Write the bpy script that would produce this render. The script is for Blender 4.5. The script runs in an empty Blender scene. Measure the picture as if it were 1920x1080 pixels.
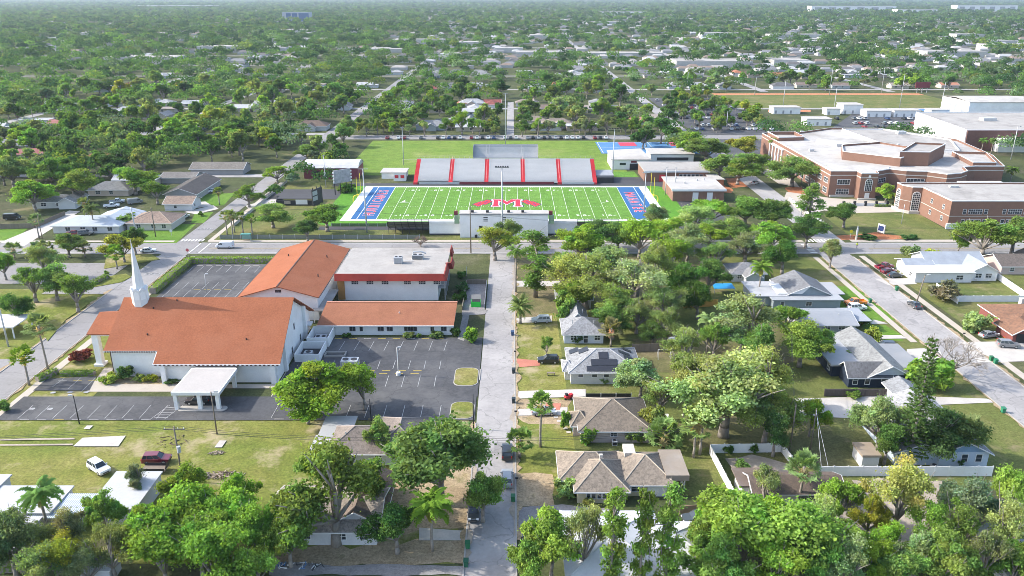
import bpy, bmesh, math, random
import numpy as np
from mathutils import Vector, Matrix, Euler
R = math.radians
scene = bpy.context.scene
COL = scene.collection
# ---------------------------------------------------------------- camera
CAM_H, FOC = 74.4, 1480.0                     # height in metres, focal length in photo pixels (1920 wide)
PITCH = math.atan(548 / FOC)
cam = bpy.data.cameras.new('camera'); cam_o = bpy.data.objects.new('camera', cam); COL.objects.link(cam_o)
cam.sensor_width = 36.0; cam.lens = 36.0 * FOC / 1920
cam.clip_start = 1.0; cam.clip_end = 40000
cam_o.location = (0, 0, CAM_H); cam_o.rotation_euler = (math.pi / 2 - PITCH, 0, 0)
scene.camera = cam_o
# ---------------------------------------------------------------- sky, sun, exposure
SUN_EL, SUN_AZ = R(35), R(-83)               # azimuth from +Y towards +X: the sun stands to the left, a little beyond
world = bpy.data.worlds.new('World'); scene.world = world; world.use_nodes = True
nt = world.node_tree; nt.nodes.clear()
sky = nt.nodes.new('ShaderNodeTexSky'); sky.sky_type = 'NISHITA'; sky.sun_disc = False
sky.sun_elevation = SUN_EL; sky.sun_rotation = SUN_AZ; sky.air_density = 1.0; sky.dust_density = 2.0; sky.ozone_density = 1.0
bg = nt.nodes.new('ShaderNodeBackground'); bg.inputs[1].default_value = 0.15
wo = nt.nodes.new('ShaderNodeOutputWorld'); nt.links.new(sky.outputs[0], bg.inputs[0]); nt.links.new(bg.outputs[0], wo.inputs[0])
sl = bpy.data.lights.new('sun', 'SUN'); sl.energy = 2.15; sl.angle = R(0.6); sl.color = (1.0, 0.95, 0.87)
so = bpy.data.objects.new('sun', sl); COL.objects.link(so)
sd = Vector((math.sin(SUN_AZ) * math.cos(SUN_EL), math.cos(SUN_AZ) * math.cos(SUN_EL), math.sin(SUN_EL)))
so.rotation_euler = sd.to_track_quat('Z', 'Y').to_euler()
scene.view_settings.view_transform = 'Standard'; scene.view_settings.look = 'None'
scene.view_settings.exposure = 1.54; scene.view_settings.gamma = 1.0
scene.cycles.max_bounces = 6; scene.cycles.transparent_max_bounces = 6; scene.cycles.volume_bounces = 0
scene.cycles.use_denoising = True; scene.cycles.pixel_filter_type = 'BLACKMAN_HARRIS'; scene.cycles.filter_width = 0.85
try: scene.cycles.denoiser = 'OPENIMAGEDENOISE'
except Exception: pass
# ---------------------------------------------------------------- survey: a spot of the photo -> metres on the plane z
_c, _s = math.cos(PITCH), math.sin(PITCH)
def G(px, py, z=0.0):
    u = (px - 960) / FOC; v = (540 - py) / FOC
    dy = _c + v * _s; dz = -_s + v * _c; t = (z - CAM_H) / dz
    return (u * t, dy * t)
def PXM(py): return (py + 8) / 79.3            # photo pixels per metre on the ground at row py
# ---------------------------------------------------------------- object helpers
BASE = {}
def tag(o, label=None, cat=None, group=None, kind=None):
    if label: o['label'] = label
    if cat: o['category'] = cat
    if group: o['group'] = group
    if kind: o['kind'] = kind
    return o
def thing(name, label, cat, loc=(0, 0, 0), group=None):
    o = bpy.data.objects.new(name, None); COL.objects.link(o); o.empty_display_size = 0.3
    loc = tuple(loc) + ((0.0,) if len(loc) == 2 else ())
    o.location = loc; BASE[o.name] = Vector(loc)
    return tag(o, label, cat, group)
def setmats(me, mats):
    for m in (mats if isinstance(mats, (list, tuple)) else [mats]): me.materials.append(m)
ZC = [0.0]                                     # each ground sheet lies a little above the one before
class MB:
    """collects shapes in world coordinates and links them as one mesh object"""
    def __init__(s): s.v = []; s.f = []; s.m = []; s.k = 0
    def mat(s, k): s.k = k; return s
    def _add(s, vs, fs):
        b = len(s.v); s.v += [tuple(p) for p in vs]
        for f in fs: s.f.append([b + i for i in f]); s.m.append(s.k)
        return s
    def poly(s, pts): return s._add(pts, [list(range(len(pts)))])
    def flat(s, pts, z):
        if 0 < z < 0.06: z += ZC[0]
        return s.poly([(p[0], p[1], z) for p in pts])
    def box(s, x0, x1, y0, y1, z0, z1):
        return s._add([(x0,y0,z0),(x1,y0,z0),(x1,y1,z0),(x0,y1,z0),(x0,y0,z1),(x1,y0,z1),(x1,y1,z1),(x0,y1,z1)],
                      [(3,2,1,0),(4,5,6,7),(0,1,5,4),(1,2,6,5),(2,3,7,6),(3,0,4,7)])
    def obox(s, c, sx, sy, sz, rz=0.0):        # centre of the base, turned
        ca, sa = math.cos(rz), math.sin(rz); vs = []
        for z in (0, sz):
            for a, b in ((-1,-1),(1,-1),(1,1),(-1,1)):
                x, y = a*sx/2, b*sy/2; vs.append((c[0]+x*ca-y*sa, c[1]+x*sa+y*ca, c[2]+z))
        return s._add(vs, [(3,2,1,0),(4,5,6,7),(0,1,5,4),(1,2,6,5),(2,3,7,6),(3,0,4,7)])
    def prism(s, pts, z0, z1):
        a = sum(pts[i][0]*pts[(i+1)%len(pts)][1]-pts[(i+1)%len(pts)][0]*pts[i][1] for i in range(len(pts)))
        if a < 0: pts = pts[::-1]
        n = len(pts)
        return s._add([(p[0],p[1],z0) for p in pts]+[(p[0],p[1],z1) for p in pts],
            [list(range(n))[::-1], list(range(n, 2*n))]+[(i,(i+1)%n,n+(i+1)%n,n+i) for i in range(n)])
    def tube(s, p, q, r0, r1=None, n=7, cap=True):
        r1 = r0 if r1 is None else r1
        p, q = Vector(p), Vector(q); d = (q-p)
        if d.length < 1e-6: return s
        d.normalize(); a = d.orthogonal().normalized(); b = d.cross(a); vs = []
        for c, r in ((p, r0), (q, r1)):
            for i in range(n):
                t = 2*math.pi*i/n; vs.append(c+a*(math.cos(t)*r)+b*(math.sin(t)*r))
        fs = [(i,(i+1)%n,n+(i+1)%n,n+i) for i in range(n)]
        if cap: fs += [list(range(n))[::-1], list(range(n,2*n))]
        return s._add(vs, fs)
    def path(s, pts, rs, n=7):
        for i in range(len(pts)-1): s.tube(pts[i], pts[i+1], rs[i], rs[i+1], n, cap=(i in (0, len(pts)-2)))
        return s
    def slab(s, pts, t):                        # sloped polygon with thickness t downwards
        n = len(pts)
        vs = [tuple(p) for p in pts]+[(p[0],p[1],p[2]-t) for p in pts]
        return s._add(vs, [list(range(n)), list(range(n,2*n))[::-1]]+[(i,n+i,n+(i+1)%n,(i+1)%n) for i in range(n)])
    def build(s, name, mats, parent=None, smooth=False, color=None, org=None):
        me = bpy.data.meshes.new(name)
        if parent is not None:
            b = BASE[parent.name]
        else:
            xs = [p[0] for p in s.v]; ys = [p[1] for p in s.v]; zs = [p[2] for p in s.v]
            b = Vector(org) if org is not None else Vector(((min(xs)+max(xs))/2, (min(ys)+max(ys))/2, min(zs)))
        me.from_pydata([(p[0]-b.x, p[1]-b.y, p[2]-b.z) for p in s.v], [], s.f)
        setmats(me, mats)
        if len(me.materials) > 1: me.polygons.foreach_set('material_index', s.m)
        if smooth: me.polygons.foreach_set('use_smooth', [True]*len(me.polygons))
        me.update()
        o = bpy.data.objects.new(name, me); COL.objects.link(o)
        BASE[o.name] = b
        if parent is not None: o.parent = parent
        else: o.location = b
        if color: o.color = (*color, 1)
        return o
def struct(name, mb, mats, org=(0,0,0)):
    o = mb.build(name, mats, org=org); o['kind'] = 'structure'; return o
def dup(root, loc, rz=0.0, label=None, group=None, scale=None, color=None, cat=None, tint=()):
    """copy a thing with its parts and sub-parts; TINT: names of the parts that take the colour"""
    def cp(o, par):
        c = o.copy(); COL.objects.link(c)
        if par is not None: c.parent = par
        if color and (not tint or o.name.split('.')[0] in tint): c.color = (*color, 1)
        for ch in o.children: cp(ch, c)
        return c
    r = cp(root, None)
    r.location = tuple(loc) + ((0.0,) if len(loc) == 2 else ()); r.rotation_euler = (0, 0, rz)
    if scale: r.scale = scale if isinstance(scale, (tuple, list)) else (scale,)*3
    if label: r['label'] = label
    if group: r['group'] = group
    if cat: r['category'] = cat
    BASE[r.name] = Vector(r.location)
    return r
_first = {}
def place(root, loc, rz=0.0, **k):             # the first time it moves the thing itself, then copies it
    if root.name not in _first:
        _first[root.name] = 1
        root.location = tuple(loc) + ((0.0,) if len(loc) == 2 else ()); root.rotation_euler = (0, 0, rz)
        if k.get('scale'): sc = k['scale']; root.scale = sc if isinstance(sc, (tuple, list)) else (sc,)*3
        def walk(o):
            if k.get('color') and (not k.get('tint') or o.name.split('.')[0] in k['tint']): o.color = (*k['color'], 1)
            for ch in o.children: walk(ch)
        walk(root); tag(root, k.get('label'), k.get('cat'), k.get('group'))
        return root
    return dup(root, loc, rz, **k)
# ---------------------------------------------------------------- materials
class NT:
    def __init__(s, name):
        s.m = bpy.data.materials.new(name); s.m.use_nodes = True; s.t = s.m.node_tree; s.t.nodes.clear()
        s.out = s.n('ShaderNodeOutputMaterial')
    def n(s, t, **k):
        x = s.t.nodes.new(t)
        for a, b in k.items(): setattr(x, a, b)
        return x
    def l(s, a, b): s.t.links.new(a, b)
    def coord(s, scale=(1,1,1), kind='Object', rot=(0,0,0)):
        tc = s.n('ShaderNodeTexCoord'); mp = s.n('ShaderNodeMapping'); s.l(tc.outputs[kind], mp.inputs[0])
        mp.inputs['Scale'].default_value = scale; mp.inputs['Rotation'].default_value = rot; return mp.outputs[0]
    def noise(s, vec, scale, detail=4, rough=0.6):
        x = s.n('ShaderNodeTexNoise'); s.l(vec, x.inputs['Vector']); x.inputs['Scale'].default_value = scale
        x.inputs['Detail'].default_value = detail; x.inputs['Roughness'].default_value = rough; return x.outputs['Fac']
    def ramp(s, fac, stops):
        x = s.n('ShaderNodeValToRGB'); s.l(fac, x.inputs[0]); e = x.color_ramp.elements
        while len(e) < len(stops): e.new(0.5)
        for a, (p, c) in zip(e, stops): a.position = p; a.color = (*c, 1) if len(c) == 3 else c
        return x.outputs[0]
    def mix(s, f, a, b, mode='MIX'):
        x = s.n('ShaderNodeMix', data_type='RGBA', blend_type=mode)
        for i, v in ((0, f), (6, a), (7, b)):
            if hasattr(v, 'is_linked'): s.l(v, x.inputs[i])
            elif i == 0: x.inputs[0].default_value = v
            else: x.inputs[i].default_value = (*v, 1) if len(v) == 3 else v
        return x.outputs[2]
    def bsdf(s, col, rough=0.8, metal=0.0, spec=0.3, bump=None, bstr=0.2):
        b = s.n('ShaderNodeBsdfPrincipled')
        if hasattr(col, 'is_linked'): s.l(col, b.inputs['Base Color'])
        else: b.inputs['Base Color'].default_value = (*col, 1)
        b.inputs['Roughness'].default_value = rough; b.inputs['Metallic'].default_value = metal
        b.inputs['Specular IOR Level'].default_value = spec
        if bump is not None:
            bp = s.n('ShaderNodeBump'); bp.inputs['Strength'].default_value = bstr; s.l(bump, bp.inputs['Height']); s.l(bp.outputs[0], b.inputs['Normal'])
        s.l(b.outputs[0], s.out.inputs[0]); return s.m
def g3(c, k): return tuple(min(1, x*k) for x in c)
def mat(name, col, rough=0.8, var=0.15, scale=0.6, fine=0.08, metal=0.0, spec=0.3, obj=False, stretch=(1,1,1), stain=None, stain_amt=0.5, stain_scale=0.12, cracks=0.0):
    """plain surface with large blotches and fine grain; OBJ: the colour is the object's own"""
    n = NT(name); v = n.coord(stretch)
    base = n.n('ShaderNodeObjectInfo').outputs['Color'] if obj else col
    a = n.ramp(n.noise(v, scale, 5), [(0.3, (1-var,)*3), (0.7, (1+var*0.6,)*3)])
    c = n.mix(1.0, base, a, 'MULTIPLY')
    f = n.ramp(n.noise(v, scale*14, 3), [(0.3, (1-fine,)*3), (0.7, (1+fine,)*3)])
    c = n.mix(1.0, c, f, 'MULTIPLY')
    if stain:
        s_ = n.ramp(n.noise(v, stain_scale, 6, 0.7), [(0.47, (0,0,0)), (0.68, (stain_amt,)*3)])
        c = n.mix(s_, c, stain)
    if cracks:                                  # sealed cracks and patched seams
        wob = n.n('ShaderNodeTexNoise'); n.l(v, wob.inputs['Vector']); wob.inputs['Scale'].default_value = .35; wob.inputs['Detail'].default_value = 4
        vv = n.n('ShaderNodeMix', data_type='VECTOR'); vv.inputs[0].default_value = .10; n.l(v, vv.inputs[4])
        sc_ = n.n('ShaderNodeVectorMath', operation='SCALE'); n.l(wob.outputs['Color'], sc_.inputs[0]); sc_.inputs['Scale'].default_value = 40; n.l(sc_.outputs[0], vv.inputs[5])
        vo = n.n('ShaderNodeTexVoronoi', feature='DISTANCE_TO_EDGE'); n.l(vv.outputs[1], vo.inputs['Vector']); vo.inputs['Scale'].default_value = .16
        k = n.ramp(vo.outputs['Distance'], [(.0, (cracks,)*3), (.022, (0,0,0))])
        c = n.mix(k, c, g3(col, .45))
        oil = n.ramp(n.noise(n.coord((1,1,1)), .55, 3, .5), [(.66, (0,0,0)), (.78, (cracks*.7,)*3)]); c = n.mix(oil, c, g3(col, .5))
    return n.bsdf(c, rough, metal, spec)
def striped(name, c1, c2, scale, axis='X', rough=0.6, duty=0.5, obj=False, metal=0.0):
    n = NT(name); v = n.coord()
    w = n.n('ShaderNodeTexWave', wave_type='BANDS', bands_direction=axis); n.l(v, w.inputs['Vector'])
    w.inputs['Scale'].default_value = scale; w.inputs['Distortion'].default_value = 0
    f = n.ramp(w.outputs['Fac'], [(max(0, duty-0.08), (0,0,0)), (min(1, duty+0.08), (1,1,1))])
    base = n.n('ShaderNodeObjectInfo').outputs['Color'] if obj else c1
    c = n.mix(f, base, n.mix(1.0, base, c2, 'MULTIPLY') if obj else c2)
    a = n.ramp(n.noise(v, 0.35, 5), [(0.3, (0.82,)*3), (0.7, (1.08,)*3)])
    return n.bsdf(n.mix(1.0, c, a, 'MULTIPLY'), rough, metal)
def shingle(name, col, streak=0.35, obj=False, along='Y', dark=(0.05,0.048,0.045)):
    """asphalt shingle roof: courses, blotches and weather streaks that run down the slope"""
    n = NT(name); v = n.coord()
    base = n.n('ShaderNodeObjectInfo').outputs['Color'] if obj else col
    a = n.ramp(n.noise(v, 0.25, 5), [(0.3, (0.85,)*3), (0.7, (1.12,)*3)])
    c = n.mix(1.0, base, a, 'MULTIPLY')
    f = n.ramp(n.noise(n.coord((3,3,9)), 1.6, 3), [(0.3, (0.9,)*3), (0.7, (1.1,)*3)])
    c = n.mix(1.0, c, f, 'MULTIPLY')
    if streak:
        st = n.ramp(n.noise(n.coord((2.2,2.2,0.12)), 1.1, 4, 0.7), [(0.40, (0,0,0)), (0.72, (streak,)*3)])
        c = n.mix(st, c, dark)
    return n.bsdf(c, 0.95, 0, 0.1)
M = {}
def lawn(name, stops, scale=0.05, grain=2.2, worn=(0.34,0.27,0.16), wornamt=0.5, wornpos=0.58, stripe=0.0):
    n = NT(name); v = n.coord()
    big = n.noise(v, scale, 6, 0.65)
    c = n.ramp(big, stops)
    md = n.ramp(n.noise(v, scale*7, 5, 0.7), [(0.25, (0.72,)*3), (0.75, (1.25,)*3)])
    c = n.mix(1.0, c, md, 'MULTIPLY')
    gr = n.ramp(n.noise(v, grain, 4, 0.75), [(0.3, (0.6,)*3), (0.7, (1.35,)*3)])
    c = n.mix(1.0, c, gr, 'MULTIPLY')
    if wornamt:
        w1 = n.ramp(n.noise(v, scale*2.3, 7, 0.7), [(wornpos, (0,0,0)), (wornpos+0.13, (wornamt,)*3)])
        c = n.mix(w1, c, worn)
    return n.bsdf(c, 0.95, 0, 0.1)
M['ground'] = lawn('ground_soil_and_grass', [(0.3,(0.09,0.08,0.05)),(0.45,(0.06,0.075,0.03)),(0.6,(0.085,0.095,0.04)),(0.75,(0.15,0.135,0.09))], 0.03, 1.8)
M['lawn_dry'] = lawn('lawn_dry_grass', [(0.3,(0.105,0.15,0.026)),(0.5,(0.165,0.175,0.042)),(0.7,(0.235,0.205,0.075))], 0.045, 2.0, worn=(0.37,0.30,0.19), wornamt=0.8, wornpos=0.53)
M['lawn_mid'] = lawn('lawn_green_grass', [(0.3,(0.085,0.115,0.032)),(0.5,(0.125,0.14,0.042)),(0.7,(0.185,0.165,0.07))], 0.06, 2.4, worn=(0.27,0.21,0.13), wornamt=0.6, wornpos=0.56)
M['lawn_green'] = lawn('lawn_watered_grass', [(0.3,(0.085,0.18,0.02)),(0.7,(0.13,0.215,0.035))], 0.08, 2.4, wornamt=0.0)
M['dirt'] = lawn('bare_dirt', [(0.3,(0.26,0.19,0.11)),(0.6,(0.36,0.28,0.18)),(0.75,(0.2,0.17,0.06))], 0.12, 2.6, worn=(0.12,0.13,0.04), wornamt=0.6)
M['yard'] = lawn('shade_toned_yard_ground', [(0.3,(0.085,0.09,0.035)),(0.5,(0.13,0.125,0.055)),(0.7,(0.21,0.165,0.10))], 0.07, 2.4, worn=(0.27,0.20,0.13), wornamt=0.6)  # soil and grass mix, shade of the trees put into its darker colour
M['mulch'] = lawn('red_mulch', [(0.3,(0.30,0.11,0.05)),(0.7,(0.42,0.18,0.09))], 0.3, 3.0, wornamt=0)
M['clay'] = lawn('running_clay', [(0.3,(0.42,0.17,0.09)),(0.7,(0.50,0.22,0.12))], 0.1, 1.0, wornamt=0)
M['turf'] = lawn('artificial_turf', [(0.3,(0.10,0.21,0.035)),(0.7,(0.115,0.24,0.04))], 0.05, 2.0, wornamt=0)
M['turf_dark'] = lawn('sideline_turf', [(0.3,(0.085,0.22,0.025)),(0.7,(0.10,0.24,0.03))], 0.1, 3.0, wornamt=0)
M['asphalt_old'] = mat('sun_bleached_asphalt', (0.30,0.285,0.275), 0.9, 0.16, 0.10, 0.10, stain=(0.38,0.36,0.34), stain_amt=0.6, stain_scale=0.05, cracks=.55)
M['asphalt_main'] = mat('main_road_asphalt', (0.23,0.22,0.215), 0.9, 0.12, 0.10, 0.08, stain=(0.30,0.29,0.28), stain_amt=0.5, stain_scale=0.04, cracks=.5)
M['asphalt_lot'] = mat('parking_asphalt', (0.070,0.071,0.075), 0.88, 0.28, 0.09, 0.16, stain=(0.12,0.118,0.116), stain_amt=0.9, stain_scale=0.07, cracks=.45)
M['asphalt_dark'] = mat('dark_asphalt', (0.06,0.06,0.065), 0.9, 0.15, 0.1, 0.08)
M['concrete'] = mat('pale_concrete', (0.46,0.43,0.39), 0.9, 0.14, 0.25, 0.06, stain=(0.33,0.30,0.27), stain_amt=0.4, stain_scale=0.3)
M['sidewalk'] = mat('sidewalk_concrete', (0.43,0.38,0.32), 0.9, 0.14, 0.4, 0.06, stain=(0.30,0.27,0.22), stain_amt=0.4, stain_scale=0.4)
M['curb'] = mat('kerb_concrete', (0.36,0.34,0.31), 0.9, 0.14, 0.5, 0.06)
M['sand'] = mat('pale_sand', (0.36,0.305,0.245), 0.95, 0.25, 0.3, 0.15, stain=(0.2,0.17,0.12), stain_amt=0.6, stain_scale=0.2)
M['gravel'] = mat('grey_gravel', (0.24,0.225,0.215), 0.95, 0.25, 0.3, 0.2)
M['brickdrive'] = mat('red_brick_paving', (0.42,0.16,0.11), 0.9, 0.15, 0.5, 0.1)
M['paint'] = mat('white_road_paint', (0.68,0.68,0.66), 0.8, 0.2, 1.2, 0.15)
M['paint_worn'] = mat('worn_road_paint', (0.33,0.33,0.33), 0.8, 0.4, 1.2, 0.25)
M['paint_yellow'] = mat('yellow_road_paint', (0.55,0.40,0.08), 0.8, 0.2, 1.2, 0.15)
M['white'] = mat('white_stucco', (0.74,0.735,0.72), 0.85, 0.09, 0.3, 0.03)
M['whitetrim'] = mat('white_trim', (0.66,0.655,0.645), 0.7, 0.04, 0.5, 0.02)
M['orange'] = mat('orange_shingle', (0.285,0.104,0.054), 0.95, 0.11, 0.22, 0.14, spec=0.1, stain=(0.30,0.125,0.072), stain_amt=0.45, stain_scale=0.12)
M['orange_pale'] = mat('faded_orange_shingle', (0.29,0.125,0.072), 0.95, 0.14, 0.25, 0.12, stain=(0.22,0.09,0.06), stain_amt=0.4, stain_scale=0.2, spec=0.1)
M['fascia'] = mat('dark_gutter', (0.10,0.06,0.05), 0.6, 0.3, 2.5, 0.1)
M['glass'] = mat('window_glass', (0.035,0.045,0.055), 0.12, 0.2, 0.6, 0.02, spec=0.6)
M['dark'] = mat('dark_metal', (0.03,0.03,0.033), 0.6, 0.2, 0.8, 0.05)
M['grey'] = mat('grey_metal', (0.30,0.31,0.32), 0.5, 0.1, 0.6, 0.05)
M['galv'] = mat('galvanised_steel', (0.42,0.43,0.44), 0.45, 0.08, 0.8, 0.05)
M['wood'] = mat('weathered_wood', (0.20,0.165,0.13), 0.9, 0.2, 0.8, 0.12, stretch=(3,3,0.3))
M['maroon'] = mat('maroon_paint', (0.17,0.035,0.045), 0.7, 0.1, 0.5, 0.05)
M['red'] = mat('red_paint', (0.55,0.04,0.05), 0.6, 0.1, 0.6, 0.05)
M['flatroof'] = mat('flat_roof_membrane', (0.345,0.325,0.30), 0.9, 0.16, 0.10, 0.05, stain=(0.19,0.175,0.16), stain_amt=0.8, stain_scale=0.09)
M['flatroof_white'] = mat('pale_flat_roof', (0.42,0.40,0.372), 0.9, 0.14, 0.10, 0.05, stain=(0.24,0.22,0.195), stain_amt=0.8, stain_scale=0.06)
M['mansard'] = striped('red_mansard_tile', (0.46,0.06,0.035), (0.20,0.025,0.02), 1.25, 'X', 0.7, 0.35)
M['brick'] = mat('school_brick', (0.21,0.118,0.085), 0.9, 0.10, 0.5, 0.10)
M['yellow'] = mat('yellow_paint', (0.75,0.62,0.06), 0.6, 0.05, 0.6, 0.03)
M['green'] = mat('bright_green_paint', (0.03,0.50,0.06), 0.5, 0.1, 0.6, 0.05)
M['obj'] = mat('own_colour_wall', None, 0.85, 0.08, 0.4, 0.05, obj=True)
M['objsatin'] = mat('own_colour_enamel', None, 0.5, 0.06, 0.5, 0.03, obj=True)
M['roof_shingle'] = shingle('own_colour_shingle', None, 0.7, obj=True)
M['roof_white'] = mat('own_colour_coated_roof', None, 0.7, 0.10, 0.2, 0.05, obj=True, stain=(0.30,0.29,0.28), stain_amt=0.35, stain_scale=0.25)
M['roof_metal'] = striped('own_colour_seamed_roof', None, (0.75,0.75,0.78), 2.6, 'X', 0.5, 0.2, obj=True)
def paintmat():
    n = NT('car_paint'); b = n.n('ShaderNodeBsdfPrincipled'); n.l(n.n('ShaderNodeObjectInfo').outputs['Color'], b.inputs['Base Color'])
    b.inputs['Roughness'].default_value = 0.32; b.inputs['Coat Weight'].default_value = 0.5; b.inputs['Coat Roughness'].default_value = 0.08
    n.l(b.outputs[0], n.out.inputs[0]); return n.m
M['car'] = paintmat()
M['tyre'] = mat('tyre_rubber', (0.02,0.02,0.02), 0.9, 0.1, 2, 0.05)
M['rim'] = mat('wheel_alloy', (0.45,0.45,0.46), 0.35, 0.1, 2, 0.05, metal=0.6)
M['lamp'] = mat('clear_lens', (0.75,0.76,0.78), 0.2, 0.05, 2, 0.02)
M['taillamp'] = mat('red_lens', (0.45,0.02,0.02), 0.25, 0.05, 2, 0.02)
def leafmat(name, hue=0.0):
    n = NT(name); at = n.n('ShaderNodeAttribute'); at.attribute_name = 'tint'
    oi = n.n('ShaderNodeObjectInfo')
    c = n.mix(1.0, oi.outputs['Color'], at.outputs['Color'], 'MULTIPLY')
    d = n.n('ShaderNodeBsdfDiffuse'); n.l(c, d.inputs[0])
    t = n.n('ShaderNodeBsdfTranslucent'); n.l(n.mix(1.0, c, (1.25,1.2,0.5), 'MULTIPLY'), t.inputs[0])
    mx = n.n('ShaderNodeMixShader'); mx.inputs[0].default_value = 0.45; n.l(d.outputs[0], mx.inputs[1]); n.l(t.outputs[0], mx.inputs[2])
    n.l(mx.outputs[0], n.out.inputs[0]); return n.m
M['leaf'] = leafmat('foliage')
M['bark'] = mat('grey_brown_bark', (0.25,0.22,0.19), 0.95, 0.25, 1.0, 0.15, stretch=(2,2,0.5))
M['palmbark'] = mat('palm_trunk', (0.27,0.235,0.20), 0.95, 0.2, 1.5, 0.15, stretch=(0.5,0.5,3))
random.seed(7)
# ================================================================ the setting: ground, roads, lots, lawns
def sheet(name, polys, z, m):
    mb = MB()
    for p in polys: mb.flat(p, z); ZC[0] += 0.0008
    return struct(name, mb, m)
def rc(x0, x1, y0, y1): return [(x0,y0),(x1,y0),(x1,y1),(x0,y1)]
def pp(*pts, z=0.0): return [G(x, y, z) for x, y in pts]
_rg = random.Random(21)
def rag(pts, amp=1.0, step=2.2):
    """the same outline with an uneven, worn edge"""
    o = []
    for i in range(len(pts)):
        a, b = Vector(pts[i]), Vector(pts[(i+1)%len(pts)]); n = max(1, int((b-a).length/step)); u = (b-a).normalized(); w = Vector((-u.y,u.x))
        for k in range(n): o.append(tuple(a+(b-a)*k/n+w*(_rg.gauss(0,amp*.5)+amp*.6*math.sin(k*.9+i*2))))
    return o
def rr(x0, x1, y0, y1, r, n=5):
    out = []
    for cx, cy, a in ((x1-r,y0+r,-90),(x1-r,y1-r,0),(x0+r,y1-r,90),(x0+r,y0+r,180)):
        for i in range(n+1):
            t = R(a+90*i/n); out.append((cx+r*math.cos(t), cy+r*math.sin(t)))
    return out
gm = MB()
gm.flat([(math.cos(2*math.pi*i/96)*12600, math.sin(2*math.pi*i/96)*12600) for i in range(96)], 0.0)
struct('ground', gm, M['ground'])
# lawns
sheet('church_lawn', [rc(-97.5,-8,90,131), rc(-99.4,-83,131,175), pp((286,793),(318,768),(415,762),(424,793))], 0.004, M['lawn_dry'])
sheet('west_verge', [rc(-112,-108.2,100,205), rc(-140,-108,150,200)], 0.004, M['lawn_dry'])
sheet('roadside_lawn', [rc(1.0,11,106,228)], 0.004, M['lawn_dry'])
sheet('yard_lawn', [rc(11,70,106,150), rc(60,94,110,228), rc(11,60,150,228)], 0.004, M['lawn_mid'])
sheet('shade_toned_yard_dirt', [rag(q_,1.5) for q_ in [pp((1185,640),(1500,600),(1480,700),(1190,700)), pp((1330,780),(1480,780),(1490,840),(1300,840)), pp((1450,800),(1545,790),(1660,875),(1540,880)), pp((960,470),(1060,470),(1050,590),(965,600)), pp((1040,480),(1350,480),(1330,560),(1060,560))]], 0.008, M['yard'])
sheet('front_yard_dirt', [rag(q_,0.9) for q_ in [pp((505,1030),(870,1010),(868,1060),(520,1062)), pp((745,870),(870,880),(870,990),(730,1000)), pp((968,750),(1062,750),(1062,800),(968,790)), pp((968,890),(1040,890),(1040,950),(968,950))]], 0.008, M['dirt'])
sheet('watered_lawn', [pp((1552,537),(1630,537),(1680,600),(1600,606),(1560,570)), pp((1610,583),(1650,583),(1672,601),(1622,603)), pp((1615,610),(1660,610),(1690,628),(1625,628)), pp((1655,635),(1690,635),(1705,652),(1660,652)),
      pp((270,422),(368,420),(330,456),(240,456)), pp((365,400),(400,398),(382,418),(358,418)), pp((0,428),(55,426),(30,448),(0,452)), pp((370,365),(440,362),(420,385),(372,388))], 0.006, M['lawn_green'])
sheet('corner_lawn', [rc(108.8,170,160,231), rc(108.8,175,110,152), rc(72,93.8,108,133), rc(75,93.8,150,166)], 0.006, M['lawn_mid'])
sheet('stadium_lawn', [rc(-98,60,245.8,262), rc(-98,-64,245.8,330)], 0.004, M['lawn_mid'])
sheet('practice_field', [rc(-76,52,344,433)], 0.004, lawn('practice_field_grass', [(0.3,(0.11,0.19,0.03)),(0.55,(0.15,0.22,0.04)),(0.75,(0.24,0.25,0.09))], 0.035, 2.0, wornamt=0.35, wornpos=0.6))
sheet('school_lawn', [pp((1560,395),(1700,388),(1790,440),(1780,450),(1600,448),(1545,405))], 0.006, M['lawn_mid'])
sheet('ballfield_lawn', [rc(160,330,560,660)], 0.004, M['lawn_mid'])
sheet('ballfield_clay', [rc(162,330,646,656), pp((1440,206),(1520,206),(1520,210),(1440,210))], 0.008, M['clay'])
sheet('mulch_bed', [rag(q_,0.5) for q_ in [pp((1470,352),(1500,350),(1530,378),(1500,380)), pp((1560,444),(1640,436),(1720,446),(1650,450),(1570,450)), pp((1360,335),(1400,332),(1412,350),(1370,352)), pp((1350,345),(1375,355),(1372,362),(1340,360))]], 0.012, M['mulch'])
sheet('church_planting_bed', [rag(q_,0.25) for q_ in [pp((190,722),(300,722),(345,724),(335,712),(230,708))]], 0.010, M['dirt'])
# roads
sheet('centre_road', [rc(-6.6,0.5,60,231), rc(-3.2,1.2,452,600)], 0.014, M['asphalt_old'])
sheet('main_road', [rc(-700,700,231,242.3)], 0.016, M['asphalt_main'])
sheet('west_road', [rc(-107.6,-99.6,95,231), rc(-107.6,-100.6,242.3,1300)], 0.014, M['asphalt_main'])
sheet('east_road', [rc(94.3,103.6,90,231), rc(98,107,242.3,437)], 0.014, M['asphalt_old'])
sheet('far_road', [rc(-98,260,437,451)], 0.014, M['asphalt_main'])
sheet('distant_roads', [rc(x,x+7,452,1700) for x in (-320,-215,96)] + [rc(x,x+7,668,1700) for x in (205,310)] + [rc(-900,900,y,y+7) for y in (560,680,800,930,1080,1260)] + [rc(-900,-107.6,y,y+6) for y in (340,452)], 0.012, M['asphalt_old'])
sheet('centre_road_patches', [rc(-3.1,-1.0,118,122), rc(-5.6,-4.5,96,99.5), rc(-5.4,-4.4,170,171.2), rc(97,98.5,176,179)], 0.018, M['asphalt_main'])
kb = MB()
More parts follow.
